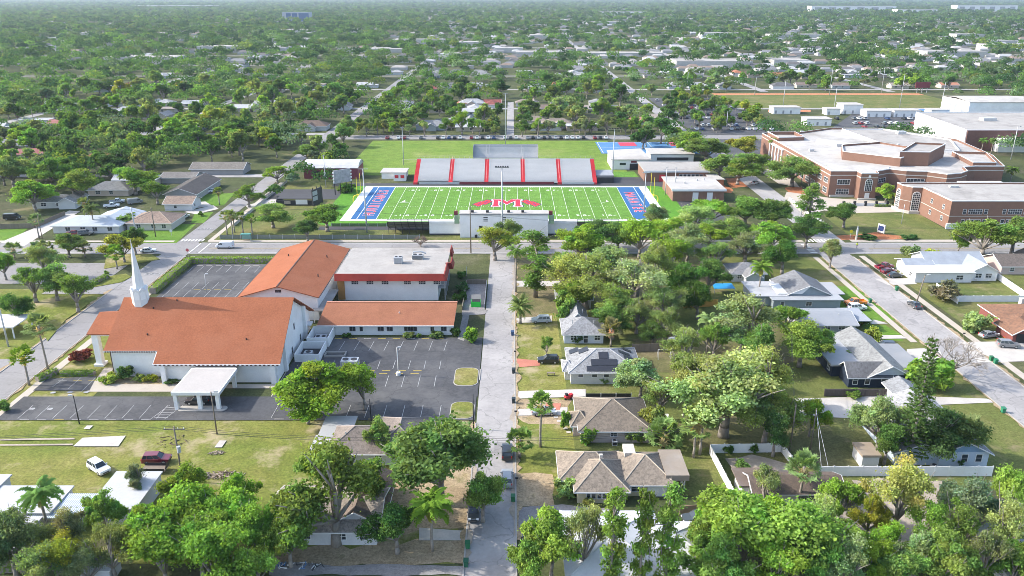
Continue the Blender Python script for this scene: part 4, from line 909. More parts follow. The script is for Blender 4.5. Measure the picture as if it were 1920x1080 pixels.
def block(t, pts, z0, zr, ztop, wm, rm, cap=True, suffix=''):
    m = MB(); walls(m, pts, z0, ztop); ins = inset(pts, .45); walls(m, ins[::1], zr, ztop); m.build('wall', wm, t)
    m = MB(); m.flat(ins if sum(ins[i][0]*ins[(i+1)%len(ins)][1]-ins[(i+1)%len(ins)][0]*ins[i][1] for i in range(len(ins))) > 0 else ins[::-1], zr); m.build('roof', rm, t)
    if cap:
        o_, i_ = inset(pts, -.12), inset(pts, .5); n = len(pts); m = MB()
        m._add([(*p,ztop+.12) for p in o_]+[(*p,ztop+.12) for p in i_]+[(*p,ztop-.22) for p in o_], [(i,(i+1)%n,n+(i+1)%n,n+i) for i in range(n)]+[(i,2*n+i,2*n+(i+1)%n,(i+1)%n) for i in range(n)]); m.build('coping', M['whitetrim'], t)
def band(t, pts, z, h=.35, d=.1):
    o_ = inset(pts, -d); n = len(pts); m = MB()
    m._add([(*p,z) for p in o_]+[(*p,z+h) for p in o_]+[(*p,z+h) for p in pts], [(i,(i+1)%n,n+(i+1)%n,n+i) for i in range(n)]+[(n+i,n+(i+1)%n,2*n+(i+1)%n,2*n+i) for i in range(n)]); m.build('stone_band', M['concrete'], t)
sc = thing('school_building', 'sprawling two storey brick school with pale flat roofs and tall auditorium', 'school', (165, 350, 0))
main = [(124.5,304.6),(134.6,304.6),(134.6,300.2),(141.2,300.2),(142.2,304.2),(149.2,308.6),(154.2,305.0),(161.6,303.4),(166.8,298.6),(173,300.5),(178,305),(180,312),(186,314),(197.5,313.8),(206,337),(211.5,376),(189,411),(164,411),(141,395.6),(124.5,395)]
block(sc, main, 0, 9.6, 10.35, M['brick'], M['flatroof_white'])
band(sc, main, 8.4)
aud = [(139,330.8),(156.6,316.2),(176,334),(164,353),(144.5,346)]
block(sc, aud, 9.6, 12.5, 13.2, M['brick'], M['flatroof_white'])
fly = [(156.9,318.2),(168.4,317.2),(184.4,336),(173,339.5)]
block(sc, fly, 9.6, 14.7, 15.4, M['brick'], M['flatroof'])
blk = [(186,316),(195,315.5),(203,337),(190,340)]
block(sc, blk, 9.6, 10.6, 11.5, M['brick'], M['flatroof_white'])
blk = [(170,352),(196,345),(207,374),(189,405),(168,405)]
block(sc, blk, 9.6, 10.4, 10.9, M['white'], M['flatroof'])
blk = [(126.5,376),(139.5,378),(139.8,393),(126.5,393)]
block(sc, blk, 9.6, 9.9, 11.4, M['brick'], M['flatroof'])
m = MB(); m.prism([(143,372),(158,352),(160,353.5),(145,374)], 9.62, 11.2); m.build('white_monitor', M['whitetrim'], sc)
for i, z in enumerate((5.9,2.1)):
    window(sc,'S',(130,304.6,z),4.8,1.9,M['whitetrim'],(5,2),fr=.16)
    window(sc,((0.87,-0.49),(-0.49*-1*-1,-0.87)) if False else 'S',(158.0,303.9,z),0.01,0.01,M['brick'],(1,1)) if False else None
d = Vector((7,4.4,0)).normalized(); nrm = Vector((d.y,-d.x,0))
for z in (6.2,): window(sc,((d.x,d.y),(nrm.x,nrm.y)),(145.7,306.4,z),4.4,1.7,M['whitetrim'],(4,2))
d = Vector((7.4,-1.6,0)).normalized(); nrm = Vector((d.y,-d.x,0)); window(sc,((d.x,d.y),(nrm.x,nrm.y)),(157.8,304.2,6.3),6.2,1.9,M['whitetrim'],(5,2),fr=.16)
window(sc,((d.x,d.y),(nrm.x,nrm.y)),(157.8,304.2,2.3),6.2,1.9,M['whitetrim'],(5,2),fr=.16)
arch_window(sc,(137.9,300.2,3.4),(1,0,0),(0,-1,0),2.4,4.6,(4,6)); door(sc,'S',(137.9,300.2,.1),1.8,2.5,M['whitetrim'],'door')
m = MB(); m.obox((137.9,300.1,8.6),.9,.1,.9); m.build('stone_badge', M['whitetrim'], sc)
for i in range(8):
    y = 308.5+i*6.6
    for z in (6.0,2.1): window(sc,'W',(124.5,y,z),4.0,1.9,M['whitetrim'],(4,2),fr=.14)
m = MB()
for i in range(5): m.box(124.0,124.49,362+i*4.4,363+i*4.4,0,8.2)
m.box(123.8,124.49,361,381,7.8,8.3); m.build('portico', M['whitetrim'], sc)
m = MB(); m.box(123.9,141.8,303.6,304.55,0,.9) if False else m.box(125,134.5,303.9,304.55,0,.8); m.box(134.4,141.4,299.4,300.15,0,.6); m.build('plinth', M['concrete'], sc)
for x, y, z, a, b, h in ((133,350,9.6,2,1.6,1.0),(150,362,9.6,3,2,1.2),(192,392,10.4,4,3,1.4),(150,311,9.6,.8,.8,.9),(176,360,10.4,1,1,.8),(146,400,9.6,1.5,1.2,1)):
    m = MB(); m.obox((x,y,z),a,b,h); m.build('roof_unit', M['galv'], sc)
fb = thing('classroom_wing', 'two storey brick classroom wing nearest the main road with arched corner windows', 'school', (190, 272, 0))
wing = [(148,259),(232,259),(232,286.5),(142.2,286.5),(142.4,282.4),(144.6,279.6),(148,279)]
block(fb, wing, 0, 9.3, 9.75, M['brick'], M['flatroof'])
m = MB(); m.prism([(147.4,258.6),(180,258.6),(180,258.99),(147.4,258.99)],0,1.9); m.build('ground_wall', M['white'], fb)
m = MB(); m.prism([(141.6,287),(141.8,281.6),(144.2,278.6),(147.9,278.2),(147.9,278.9),(144.5,279.4),(142.3,282.3),(142.1,287)],0,1.0); m.build('plinth', M['concrete'], fb)
arch_window(fb,(142.28,284.4,1.2),(0.05,-1,0),(-1,-.05,0),2.4,6.6,(4,9)); d = Vector((2.2,-2.8,0)).normalized(); arch_window(fb,(146.3,279.3,1.2),(1,-.17,0),(-.17,-1,0),2.3,6.6,(4,9))
for y in (263.5,271.5):
    for z in (6.6,2.6): window(fb,'W',(148,y,z),1.3,1.5,M['whitetrim'],(2,2))
for i in range(6):
    for z in (6.0,2.4+.0):
        x = 156.5+i*13.4
        window(fb,'S',(x,259,z),4.6,1.6,M['whitetrim'],(6,2)); window(fb,'S',(x-3.6,259,z),1.1,1.6,M['whitetrim'],(1,2)); window(fb,'S',(x+3.6,259,z),1.1,1.6,M['whitetrim'],(1,2))
band(fb, wing, 4.3, .2, .04)
for x, y, a in ((160,281,3),(186,278,1.4),(200,283,1.2)): m = MB(); m.obox((x,y,9.3),a,1.4,.7); m.build('roof_unit', M['galv'], fb)
m = MB(); m.box(166,182,287.5,290,0,9.6); m.box(196,225,288,291,0,9.2); m.build('rear_parapet', M['whitetrim'], fb)
# courtyard fence with brick piers in front of the arches
fe = thing('pier_fence', 'low white fence with dark brick piers before the school entrance', 'fence', (135, 291, 0))
m = MB(); m.box(123.5,142,289.9,290.1,0,1.1); m.build('rail', M['whitetrim'], fe)
for i in range(5): m = MB(); m.obox((125+i*4.1,290,0),.8,.8,1.9); m.build('pier', M['dark'], fe)
fe = thing('pier_fence', 'white lattice fence running along the school drive', 'fence', (117, 285, 0))
m = MB()
a, b = Vector(G(1480,378)), Vector(G(1548,428)); d = (b-a)/16
for i in range(17): p = a+d*i; m.obox((p.x,p.y,0),.5,.5,1.7)
m.build('post', M['whitetrim'], fe); m = MB(); u = d.normalized(); w_ = Vector((-u.y,u.x))*.06
m.prism([a+w_,a-w_,b-w_,b+w_],.2,1.4); m.build('rail', M['whitetrim'], fe)
gy = thing('gymnasium', 'big white gymnasium with brown end panel beyond the school roofs', 'gymnasium', (280, 440, 0))
gp = [(231,404),(340,404),(340,470),(237,470)]
block(gy, gp, 0, 9.9, 10.5, M['white'], M['flatroof'])
m = MB(); m.box(231.4,268,403.4,403.95,0,10.2); m.build('brown_panel', mat('brown_cladding',(0.17,0.085,0.07),0.8), gy)
m = MB(); m.box(246,268,399,403.35,0,6.6); m.build('porch', M['white'], gy)
for i in range(6): window(gy,'S',(274+i*4.5,404,4.6),1.6,5.5,M['grey'],(1,3))
for x, y in ((262,440),(300,452),(320,430)): m = MB(); m.obox((x,y,9.9),7,5,1.6); m.build('roof_unit', M['galv'], gy)
g2 = thing('sports_hall', 'white sports hall with a low gable roof at the ballfield end', 'hall', (322, 545, 0))
m = MB(); m.box(300,346,527,562,0,9.0); m.build('wall', M['white'], g2); m = MB(); m.slab([(299.5,526.5,9.05),(346.5,526.5,9.05),(346.5,545,10.6),(299.5,545,10.6)],.2); m.slab([(299.5,545,10.6),(346.5,545,10.6),(346.5,562.5,9.05),(299.5,562.5,9.05)],.2); m.build('roof', M['flatroof_white'], g2)
for i in range(3): m = MB(); m.box(299.9,299.98,531+i*9,536+i*9,1,6); m.build('bay_door', M['grey'], g2)
sheet('blue_court', [rc(282,299,500,560)], 0.02, bpy.data.materials['court_blue'])
for lab, px_, py_, w_, d_, h_ in (('white portable classroom with the widest roof by the ballfield',1475,214,18,10,4.2),('tall white block between two portables by the ballfield',1598,214,13,12,6.0),('white portable classroom with small porches facing the parked cars',1647,220,16,10,4.0),('plain white portable classroom beside the one with porches',1700,220,17,10,4.2),('small grey roofed portable next to the blue court',1762,217,12,9,3.6),('white portable half hidden behind school trees',1535,236,15,10,4.0),('long white portable left of the widest roof',1562,216,9,8,4.0)):
    x, y = G(px_, py_); t = thing('portable_classroom', lab, 'portable', (x, y, 0), 'portable classrooms by the ballfield')
    m = MB(); m.box(x-w_/2,x+w_/2,y,y+d_,0,h_); m.build('wall', M['white'], t); m = MB(); m.box(x-w_/2-.4,x+w_/2+.4,y-.4,y+d_+.4,h_+.002,h_+.3); m.build('roof', M['flatroof_white'], t)
    for i in range(int(w_//5)): m = MB(); m.box(x-w_/2+1+i*5,x-w_/2+2.2+i*5,y-.06,y-.005,.3,2.4); m.build('door', M['grey'], t)
fg = thing('school_sign', 'white upright sign with a blue face on the school lawn', 'sign', (*G(1651,438),0))
x, y = G(1651,438); m = MB(); m.obox((x,y,.4),.35,2.6,2.8,.5); m.build('panel', M['whitetrim'], fg); m = MB(); m.obox((x-.17,y-.1,1.0),.1,2.0,1.7,.5); m.build('face', mat('sign_blue',(0.03,0.05,0.16),0.5), fg); m = MB(); m.obox((x,y,0),.5,1.6,.4,.5); m.build('plinth', M['brick'], fg)
st_ = thing('statue', 'slim pale statue on a post in the red mulch by the road', 'statue', (*G(1605,450),0))
x, y = G(1605,450); m = MB(); m.tube((x,y,0),(x,y,2.0),.35,.3,8); m.build('pedestal', M['concrete'], st_); m = MB(); m.path([(x,y,2.0),(x,y,3.0),(x,y,3.8),(x,y,4.3),(x,y,4.7)],[.28,.34,.3,.12,.2],8); m.build('figure', M['galv'], st_)
bb = thing('ballfield_board', 'maroon scoreboard on posts at the ballfield', 'scoreboard', (*G(1728,174),0)); x, y = G(1728,174)
m = MB(); m.box(x-6,x+6,y-.3,y+.3,4,8.5); m.build('board', M['maroon'], bb)
for d_ in (-4,0,4): MB().tube((x+d_,y,0),(x+d_,y,4.1),.25,.25,6).build('post', M['grey'], bb)
# ================================================================ houses
TRIM = M['whitetrim']
def hip_lines(x0,x1,y0,y1,e,r,kind):
    """corner and ridge points of a roof on the rectangle"""
    if kind in ('hipx','gabx'):
        k = min((y1-y0)/2, (x1-x0)/2-.05) if kind == 'hipx' else 0; yc = (y0+y1)/2; return (x0+k,yc,r),(x1-k,yc,r)
    k = min((x1-x0)/2, (y1-y0)/2-.05) if kind == 'hipy' else 0; xc = (x0+x1)/2; return (xc,y0+k,r),(xc,y1-k,r)
def house(label, wings, wall=(.6,.6,.6), roof=(.3,.3,.3), rm=None, over=.55, wins=(), doors=(), cat='house', group=None, caps=None, name='house', fascia=True, vent=0):
    cx = sum((w[0]+w[1])/2 for w in wings)/len(wings); cy = sum((w[2]+w[3])/2 for w in wings)/len(wings)
    t = thing(name, label, cat, (cx,cy,0), group); rm = rm or M['roof_shingle']
    for i, w in enumerate(wings):
        x0,x1,y0,y1,e,r,kind = w[:7]; ro = w[7] if len(w) > 7 and w[7] else roof; wl = w[8] if len(w) > 8 else wall; o = over
        m = MB(); ins = .02*i
        m.box(x0+ins,x1-ins,y0+ins,y1-ins,0,e-.02)
        if kind == 'gabx':
            for x, s_ in ((x0+ins,1),(x1-ins,-1)): p = [(x,y0+ins,e-.02),(x,y1-ins,e-.02),(x,(y0+y1)/2,r-.12)]; m.poly(p[::-1] if s_ > 0 else p)
        if kind == 'gaby':
            for y, s_ in ((y0+ins,1),(y1-ins,-1)): p = [(x0+ins,y,e-.02),(x1-ins,y,e-.02),((x0+x1)/2,y,r-.12)]; m.poly(p if s_ > 0 else p[::-1])
        if wl is not None: m.build('wall', M['obj'], t, color=wl)
        X0,X1,Y0,Y1 = x0-o,x1+o,y0-o,y1+o; m = MB(); c = MB()
        if kind == 'flat':
            m.box(X0,X1,Y0,Y1,e,max(r,e+.12)); m.build('roof', M['roof_white'], t, color=ro)
        else:
            sl_ = (r-e)/(((y1-y0) if kind in ('hipx','gabx') else (x1-x0))/2); e2 = e-sl_*o
            a, b = hip_lines(X0,X1,Y0,Y1,e2,r,kind); A,B,Cc,D = (X0,Y0,e2),(X1,Y0,e2),(X1,Y1,e2),(X0,Y1,e2)
            if kind in ('hipx','gabx'): fs = [[A,B,b,a],[Cc,D,a,b]] + ([[B,Cc,b],[D,A,a]] if kind == 'hipx' else [])
            else: fs = [[B,Cc,b,a],[D,A,a,b]] + ([[A,B,a],[Cc,D,b]] if kind == 'hipy' else [])
            for f in fs: m.slab(f, .12)
            m.build('roof', rm, t, color=ro)
            if caps:
                c.tube(a,b,.11,.11,5)
                if kind == 'hipx':
                    for p, q in ((A,a),(D,a),(B,b),(Cc,b)): c.tube(p,q,.11,.11,5)
                elif kind == 'hipy':
                    for p, q in ((A,a),(B,a),(D,b),(Cc,b)): c.tube(p,q,.11,.11,5)
                c.build('ridge_cap', M['obj'], t, color=caps)
            if fascia:
                g = MB(); z0, z1 = e2-.24, e2-.02
                if kind != 'gaby': g.box(X0,X1,Y0-.06,Y0-.004,z0,z1)
                if kind != 'gabx': g.box(X0-.06,X0-.004,Y0,Y1,z0,z1); g.box(X1+.004,X1+.06,Y0,Y1,z0,z1)
                if kind == 'gaby':
                    for p, q in ((A,a),(B,a)): g.tube((p[0],p[1]-.03,p[2]-.08),(q[0],q[1]-.03,q[2]-.08),.1,.1,4)
                if kind == 'gabx':
                    for p, q in ((A,a),(D,a)): g.tube((p[0]-.03,p[1],p[2]-.08),(q[0]-.03,q[1],q[2]-.08),.1,.1,4)
                    for p, q in ((B,b),(Cc,b)): g.tube((p[0]+.03,p[1],p[2]-.08),(q[0]+.03,q[1],q[2]-.08),.1,.1,4)
                g.build('fascia', TRIM, t)
            if vent:
                for k in range(vent): q = .25+.5*k/max(1,vent-1); MB().tube((X0+(X1-X0)*q,Y0+(Y1-Y0)*.36,e2),(X0+(X1-X0)*q,Y0+(Y1-Y0)*.36,e2+(r-e2)*.72+.35),.09,.09,6).build('roof_vent', M['galv'], t)
    for f, x, y, z, w_, h_ in wins: window(t, f, (x,y,z), w_, h_, TRIM, (2 if w_ > 1 else 1, 2), fr=.1)
    for f, x, y, w_, h_, cm in doors: door(t, f, (x,y,.05), w_, h_, cm)
    return t
tan = (.30,.255,.205)
def grid_wins(face, xs, y, z=1.5, w=1.1, h=1.1): return [(face,x,y,z,w,h) for x in xs]
house('small grey hip roofed cottage shaded by trees right of the centre road', [(11.9,20.8,164.5,173,2.7,4.9,'hipx'),(13.2,17.6,171,180,2.7,5.0,'gaby')], (.52,.55,.6), (.27,.275,.285), wins=grid_wins('S',(14,19.4),164.5,1.5,1.2,1.3)+[('S',16.8,164.5,1.2,.9,2)], vent=2)
h = house('pale grey house with black solar panels on its hip roof', [(12,26,144.4,155.6,3.0,5.3,'hipx'),(10.9,12.4,146.3,150.6,2.5,3.3,'hipx')], (.47,.465,.44), (.29,.295,.30), wins=grid_wins('S',(14.0,16.8,19.2),144.4,2.1,1.0,.9), caps=(.36,.36,.37))
def solar(t, f0, f1, x0, x1, side='S'):
    """a dark panel lying on the front slope of the solar house between two fractions of its rise"""
    y0, y1, z0, z1 = 143.85, 150.0, 2.77, 5.3
    m = MB()
    if side == 'S': q = [(x0,y0+(y1-y0)*f0,z0+(z1-z0)*f0+.12),(x1,y0+(y1-y0)*f0,z0+(z1-z0)*f0+.12),(x1,y0+(y1-y0)*f1,z0+(z1-z0)*f1+.12),(x0,y0+(y1-y0)*f1,z0+(z1-z0)*f1+.12)]
    elif side == 'W': q = [(11.45+6.1*f0,x1,z0+(z1-z0)*f0+.12),(11.45+6.1*f0,x0,z0+(z1-z0)*f0+.12),(11.45+6.1*f1,x0,z0+(z1-z0)*f1+.12),(11.45+6.1*f1,x1,z0+(z1-z0)*f1+.12)]
    else: q = [(26.55-6.1*f0,x0,z0+(z1-z0)*f0+.12),(26.55-6.1*f0,x1,z0+(z1-z0)*f0+.12),(26.55-6.1*f1,x1,z0+(z1-z0)*f1+.12),(26.55-6.1*f1,x0,z0+(z1-z0)*f1+.12)]
    m.slab(q, .06); m.build('solar_panel', SOL, t)
SOL = mat('solar_panel_glass', (.035,.037,.045), .3, .15, 1.5, .05)
solar(h,.06,.28,15.2,22.6); solar(h,.30,.55,16.2,21.6); solar(h,.57,.86,17.9,19.9)
solar(h,.12,.42,152,154,'W'); solar(h,.42,.74,150.6,152.6,'W'); solar(h,.1,.55,147.2,149.6,'E'); solar(h,.3,.7,150,151.2,'E'); solar(h,.2,.5,152.3,153.4,'E')
h = house('tan hip roofed house with pinkish walls between two lawns', [(12.2,24.4,121.9,133.6,2.8,5.5,'hipx'),(11.0,13.6,124.2,128.4,2.6,3.9,'hipx')], (.40,.345,.32), (.205,.17,.135), wins=[('S',18.0,121.9,1.7,1.1,.9),('S',21.1,121.9,1.8,.9,.4)], caps=(.34,.29,.23), doors=[('W',11.0,126,1.0,2.1,mat('teal_paint',(.05,.35,.36),.6))])
m = MB(); m.box(24.6,28.6,124.6,127.4,2.5,2.7); m.build('patio_roof', M['whitetrim'], h)
m = MB()
for x, y in ((28.4,124.8),(28.4,127.2)): m.box(x-.07,x+.07,y-.07,y+.07,0,2.5)
m.build('patio_posts', M['whitetrim'], h)
h = house('rambling cream house with tan hip roofs and a white garage door', [(10.2,17.8,104.1,112,2.8,5.3,'hipy'),(8.0,17.4,107.2,114.7,2.75,4.9,'hipx'),(17.7,25.3,105.9,114.5,2.7,4.9,'hipx'),(24.9,27.4,107.0,113.4,2.5,3.5,'flat',(.27,.225,.18),None)], (.54,.47,.32), (.265,.22,.175), over=.6, caps=(.40,.34,.27),
   wins=grid_wins('S',(11.9,12.75,13.6,14.45),104.1,1.5,.55,1.3)+grid_wins('S',(16.2,17.0),104.1,1.5,.55,1.2)+[('S',19.6,105.9,1.5,1.4,1.2)])
m = MB(); m.box(21.4,24.4,105.75,105.88,.05,2.2); m.build('garage_door', TRIM, h)
m = MB(); m.box(18.5,20.3,112.0,114.9,3.3,4.05); m.build('patio_roof', M['concrete'], h)
MB().box(14.0,14.5,108.9,109.4,4.2,5.6).build('chimney', M['concrete'], h)
m = MB()
for y in (107.2,109.5,113.2): m.box(27.4,27.6,y-.08,y+.08,0,2.5)
m.box(27.4,27.5,107.2,109.5,.9,1.0); m.build('porch_frame', TRIM, h)
h = house('large white roofed house behind the row of tall thin trees', [(7.6,20.5,84,98,2.8,4.7,'hipx'),(16,27.4,86,95.5,2.8,4.7,'hipx'),(14.2,26.5,76,87,2.7,3.0,'flat',(.52,.52,.52))], (.5,.52,.54), (.52,.52,.525), rm=M['roof_white'], caps=(.5,.5,.5))
h = house('weathered brown hip roofed house under the spreading oak by the centre road', [(-31,-19.3,114.7,122.8,2.8,5.2,'hipx'),(-23.5,-15.2,114.9,126,2.8,5.0,'hipy'),(-33.6,-30.8,115.3,119.5,2.5,2.65,'flat',(.42,.41,.40),None),(-33.2,-28.6,119.8,126,2.6,2.75,'flat',(.33,.33,.32),None)], (.45,.46,.43), (.225,.19,.165), caps=(.33,.28,.25), wins=grid_wins('S',(-27,-22.5),114.7), vent=2)
m = MB()
for x, y in ((-33.9,114.9),(-30.6,114.9),(-33.9,119.2),(-33.4,125.8)): m.box(x-.09,x+.09,y-.09,y+.09,0,2.5)
m.build('carport_posts', TRIM, h)
h = house('white gabled house with a brown shingle wing mostly hidden by oaks', [(-35,-19.5,94,104.5,2.8,4.6,'gabx'),(-26.5,-19.0,95.5,108,2.8,4.9,'gaby',(.19,.15,.125))], (.52,.52,.53), (.36,.31,.265), wins=[('S',-29.6,94,1.6,1.2,1.0),('S',-24.5,94,1.5,1.2,1.0),('S',-21.3,94,1.5,1.2,1.0)])
m = MB(); m.box(-36.5,-32.3,93.2,93.99,0.4,2.3); m.build('porch_screen', M['dark'], h)
h = house('blue grey gabled house with a white patio roof in front', [(70,81.5,188.5,200,2.9,5.4,'gaby'),(61.8,70,188,198,2.6,2.8,'flat',(.40,.40,.41)),(66,83,185.6,188.6,2.5,2.7,'flat',(.32,.33,.34)),(81.5,85,190,198,2.4,2.6,'flat',(.33,.33,.34),None)], (.23,.27,.29), (.20,.205,.215), wins=[('S',68.3,185.6,1.4,1.0,1.0),('S',75,185.6,1.4,1.4,1.0)])
m = MB(); m.poly([(70.2,188.3,3.0),(76,188.3,5.1),(74.0,188.3,3.0)]); m.box(68,75,188.55,196,2.82,3.1); m.build('patio_cover', TRIM, h)
house('low grey house with a plain pale gable roof beside the watered lawns', [(67.5,80.2,169.6,179.2,2.7,4.0,'gabx'),(80.2,84.2,172,179.3,2.5,2.65,'flat',(.30,.32,.35),None)], (.36,.36,.365), (.27,.285,.305), rm=M['roof_white'], wins=grid_wins('S',(70.6,73.6,77.0),169.6,1.7,1.4,.9), vent=2)
h = house('dark navy house with white trimmed windows behind a brushwood fence', [(72,80.2,142.8,162.5,2.85,5.0,'gaby'),(68,76.2,142.9,147.6,2.8,4.7,'gabx',(.15,.15,.155)),(66.4,72.2,147.8,162,2.6,3.0,'flat',(.36,.36,.355)),(80.2,84.3,147,158,2.5,2.7,'flat',(.24,.25,.26),None)], (.022,.033,.055), (.27,.275,.27), over=.5, wins=[('S',69.3,142.9,1.55,.9,1.5),('S',71.7,142.8,1.55,.9,1.5),('S',75.0,142.8,1.95,1.0,.8),('S',78.0,142.8,1.55,.9,1.5),('W',66.4,149.5,1.5,1.2,1.2)], vent=0)
m = MB(); m.poly([(72.0,142.76,2.85),(80.2,142.76,2.85),(76.1,142.76,4.85)]); m.build('gable_board', mat('pale_gable_board',(.46,.48,.50),.8), h)
h = house('pale blue gabled house behind the Norfolk pine, white fence in front', [(71.8,80,114.4,126,2.8,4.9,'gaby',(.26,.255,.26)),(64.5,73,114.8,128,2.8,4.4,'gaby'),(72,79.6,126,134,2.75,4.2,'gaby',(.36,.36,.36)),(74,79,134,140,2.7,3.9,'gaby',(.27,.28,.29))], (.44,.50,.57), (.30,.30,.30), wins=[('S',73.4,114.4,2.0,1.1,.9),('S',76.0,114.4,1.6,1.0,1.4),('S',78.4,114.4,1.6,1.0,1.4)])
m = MB(); m.poly([(71.8,114.36,2.8),(80,114.36,2.8),(75.9,114.36,4.75)]); m.build('gable_board', mat('blue_gable_board',(.20,.30,.42),.8), h)
house('small weathered shed with a tan roof left of the Norfolk pine', [(58.6,61.4,113.8,117.6,2.2,2.6,'flat',(.30,.24,.18))], (.50,.49,.47), (.3,.25,.2), cat='shed', name='shed', over=.2)
house('white walled house with a rust brown gable roof below the white fence', [(37.5,51,103.2,108.4,2.8,4.0,'gabx'),(36,42,105,109,2.6,2.9,'flat',(.15,.115,.095))], (.55,.55,.53), (.15,.115,.095), wins=[('S',45.8,103.2,1.6,2.2,1.1),('S',48,103.2,1.6,.5,.6)])
house('long white house with a pale seamed metal roof across the east street', [(118,134,211.5,222,3.0,5.4,'gabx'),(127,134.6,206.5,216,3.0,5.0,'gaby'),(111.3,127,205.2,211.6,2.9,3.1,'flat',(.50,.50,.50)),(111.6,119,211,217.5,3.0,4.2,'gabx')], (.60,.60,.60), (.36,.39,.42), rm=M['roof_metal'], wins=[('S',123.5,205.2,1.5,1.8,1.2),('S',129.4,206.5,1.6,1.6,1.2),('S',132.2,206.5,1.6,1.6,1.2),('W',111.3,208,1.6,1.2,1.0)])
house('pinkish house with a dark gable roof at the end of the white fence', [(139,153,212,221,2.8,4.8,'gabx'),(150,158,210,224,2.8,4.8,'gaby')], (.52,.40,.36), (.15,.125,.11), wins=grid_wins('S',(142,146),212))
h = house('brown roofed house with an open cluttered garage on the east street', [(116.2,134,168,182,2.8,5.6,'hipx'),(114,121,164.6,171,2.6,4.6,'gaby')], (.20,.07,.06), (.21,.115,.075), wins=())
MB().box(122,123.4,176,177.2,4.2,6.4).build('chimney', M['flatroof_white'], h)
m = MB(); m.box(114.8,120.2,164.45,164.58,.1,2.3); m.build('garage_opening', M['dark'], h)
house('small white shed with a pale gable roof under the bottom right trees', [(58,63.5,88.6,92.4,2.6,3.6,'gabx')], (.6,.6,.6), (.40,.37,.33), cat='shed', name='shed', wins=[('S',60.4,88.6,1.4,.8,.8)])
house('white house corner at the foot of the scene, far right', [(66,76,84,94,2.8,4.4,'gaby')], (.6,.6,.62), (.50,.51,.53), rm=M['roof_white'])
house('flat white mobile home with a boxed ridge at the left of the lawn', [(-79.5,-68.4,97.8,104.2,2.7,2.95,'flat',(.42,.43,.44)),(-88,-79.7,96,107,2.9,3.15,'flat',(.44,.44,.46))], (.5,.5,.52), cat='mobile home', name='mobile_home', over=.3)
h = house('flat white mobile home beside the striped awning', [(-63.0,-56.2,98.6,108,2.8,3.05,'flat',(.42,.43,.44))], (.5,.5,.52), cat='mobile home', name='mobile_home', over=.3)
t = thing('striped_awning', 'blue and white striped metal awning between two mobile homes', 'awning', (-66,101,0))
m = MB(); m.slab([(-71.0,96.9,2.5),(-62.9,96.9,2.5),(-63.1,102.6,2.8),(-70.6,102.6,2.8)],.08); m.build('roof', striped('awning_stripe',(.62,.64,.66),(.20,.29,.38),1.05,'X',.5,.5), t)
for x, y in ((-70.6,97.2),(-63.3,97.2)): MB().tube((x,y,0),(x,y,2.5),.06,.06,6).build('post', M['galv'], t)
house('long white roofed mobile home almost hidden by the bottom left trees', [(-79,-69,88.5,96.5,2.7,2.9,'flat',(.42,.42,.44)),(-58,-54,86,89,2.2,2.4,'flat',(.55,.55,.56))], (.5,.5,.52), cat='mobile home', name='mobile_home', over=.3)
t = thing('carport', 'white flat carport at the left edge across the west street', 'carport', (-119,172,0))
m = MB(); m.box(-124,-114.8,167,175,2.7,2.95); m.build('roof', M['whitetrim'], t)
for x, y in ((-115.2,167.4),(-115.2,174.6),(-119,167.4)): m = MB(); m.box(x-.12,x+.12,y-.12,y+.12,0,2.7); m.build('post', TRIM, t)
house('dark roofed shed showing between the trees behind the press box road', [(19.5,25,221,226.5,2.6,4.2,'gabx')], (.12,.12,.13), (.13,.13,.14), cat='shed', name='shed')
house('grey roofed cottage deep in the trees left of the palm', [(61,70,206,214,2.7,4.4,'hipx'),(64,68,203,207,2.7,3.9,'gaby')], (.5,.52,.52), (.24,.24,.245), wins=grid_wins('S',(63,),206))
house('pale roof with torn shingles under the leaning branches', [(11.5,20,186,194,2.7,4.4,'gabx')], (.5,.5,.48), (.36,.36,.36))
# west of the stadium
house('white house with a pale blue metal roof by the main road', [(-153,-131,253.5,266,2.8,4.6,'hipx'),(-143,-130.5,259,272,2.8,4.4,'gaby')], (.55,.55,.55), (.36,.40,.44), rm=M['roof_white'], wins=grid_wins('S',(-148,-143,-139,-134),253.5,1.5,1.6,1.2))
house('tan hip roofed house on the corner lawn', [(-130,-115,257,269,2.8,5.0,'hipx')], (.5,.47,.42), (.29,.215,.17), wins=grid_wins('S',(-126,-121,-117.5),257,1.5,1.4,1.2), caps=(.34,.27,.21))
house('small tan gabled house with white end wall behind the corner house', [(-128,-118,283,292,2.8,4.6,'gabx')], (.56,.56,.56), (.28,.21,.165), wins=[('E',-118,286,1.5,1,1),('S',-124,283,1.5,1,1)])
house('long dark roofed house by the west street', [(-134,-122,298,325,2.8,5.0,'gaby')], (.34,.33,.32), (.105,.095,.09))
house('wide grey brown gabled house beyond the dark roofed one', [(-142,-119,345,356,2.8,4.8,'gabx'),(-148,-134,328,338,2.7,4.0,'gabx',(.20,.185,.17))], (.3,.29,.28), (.21,.19,.165))
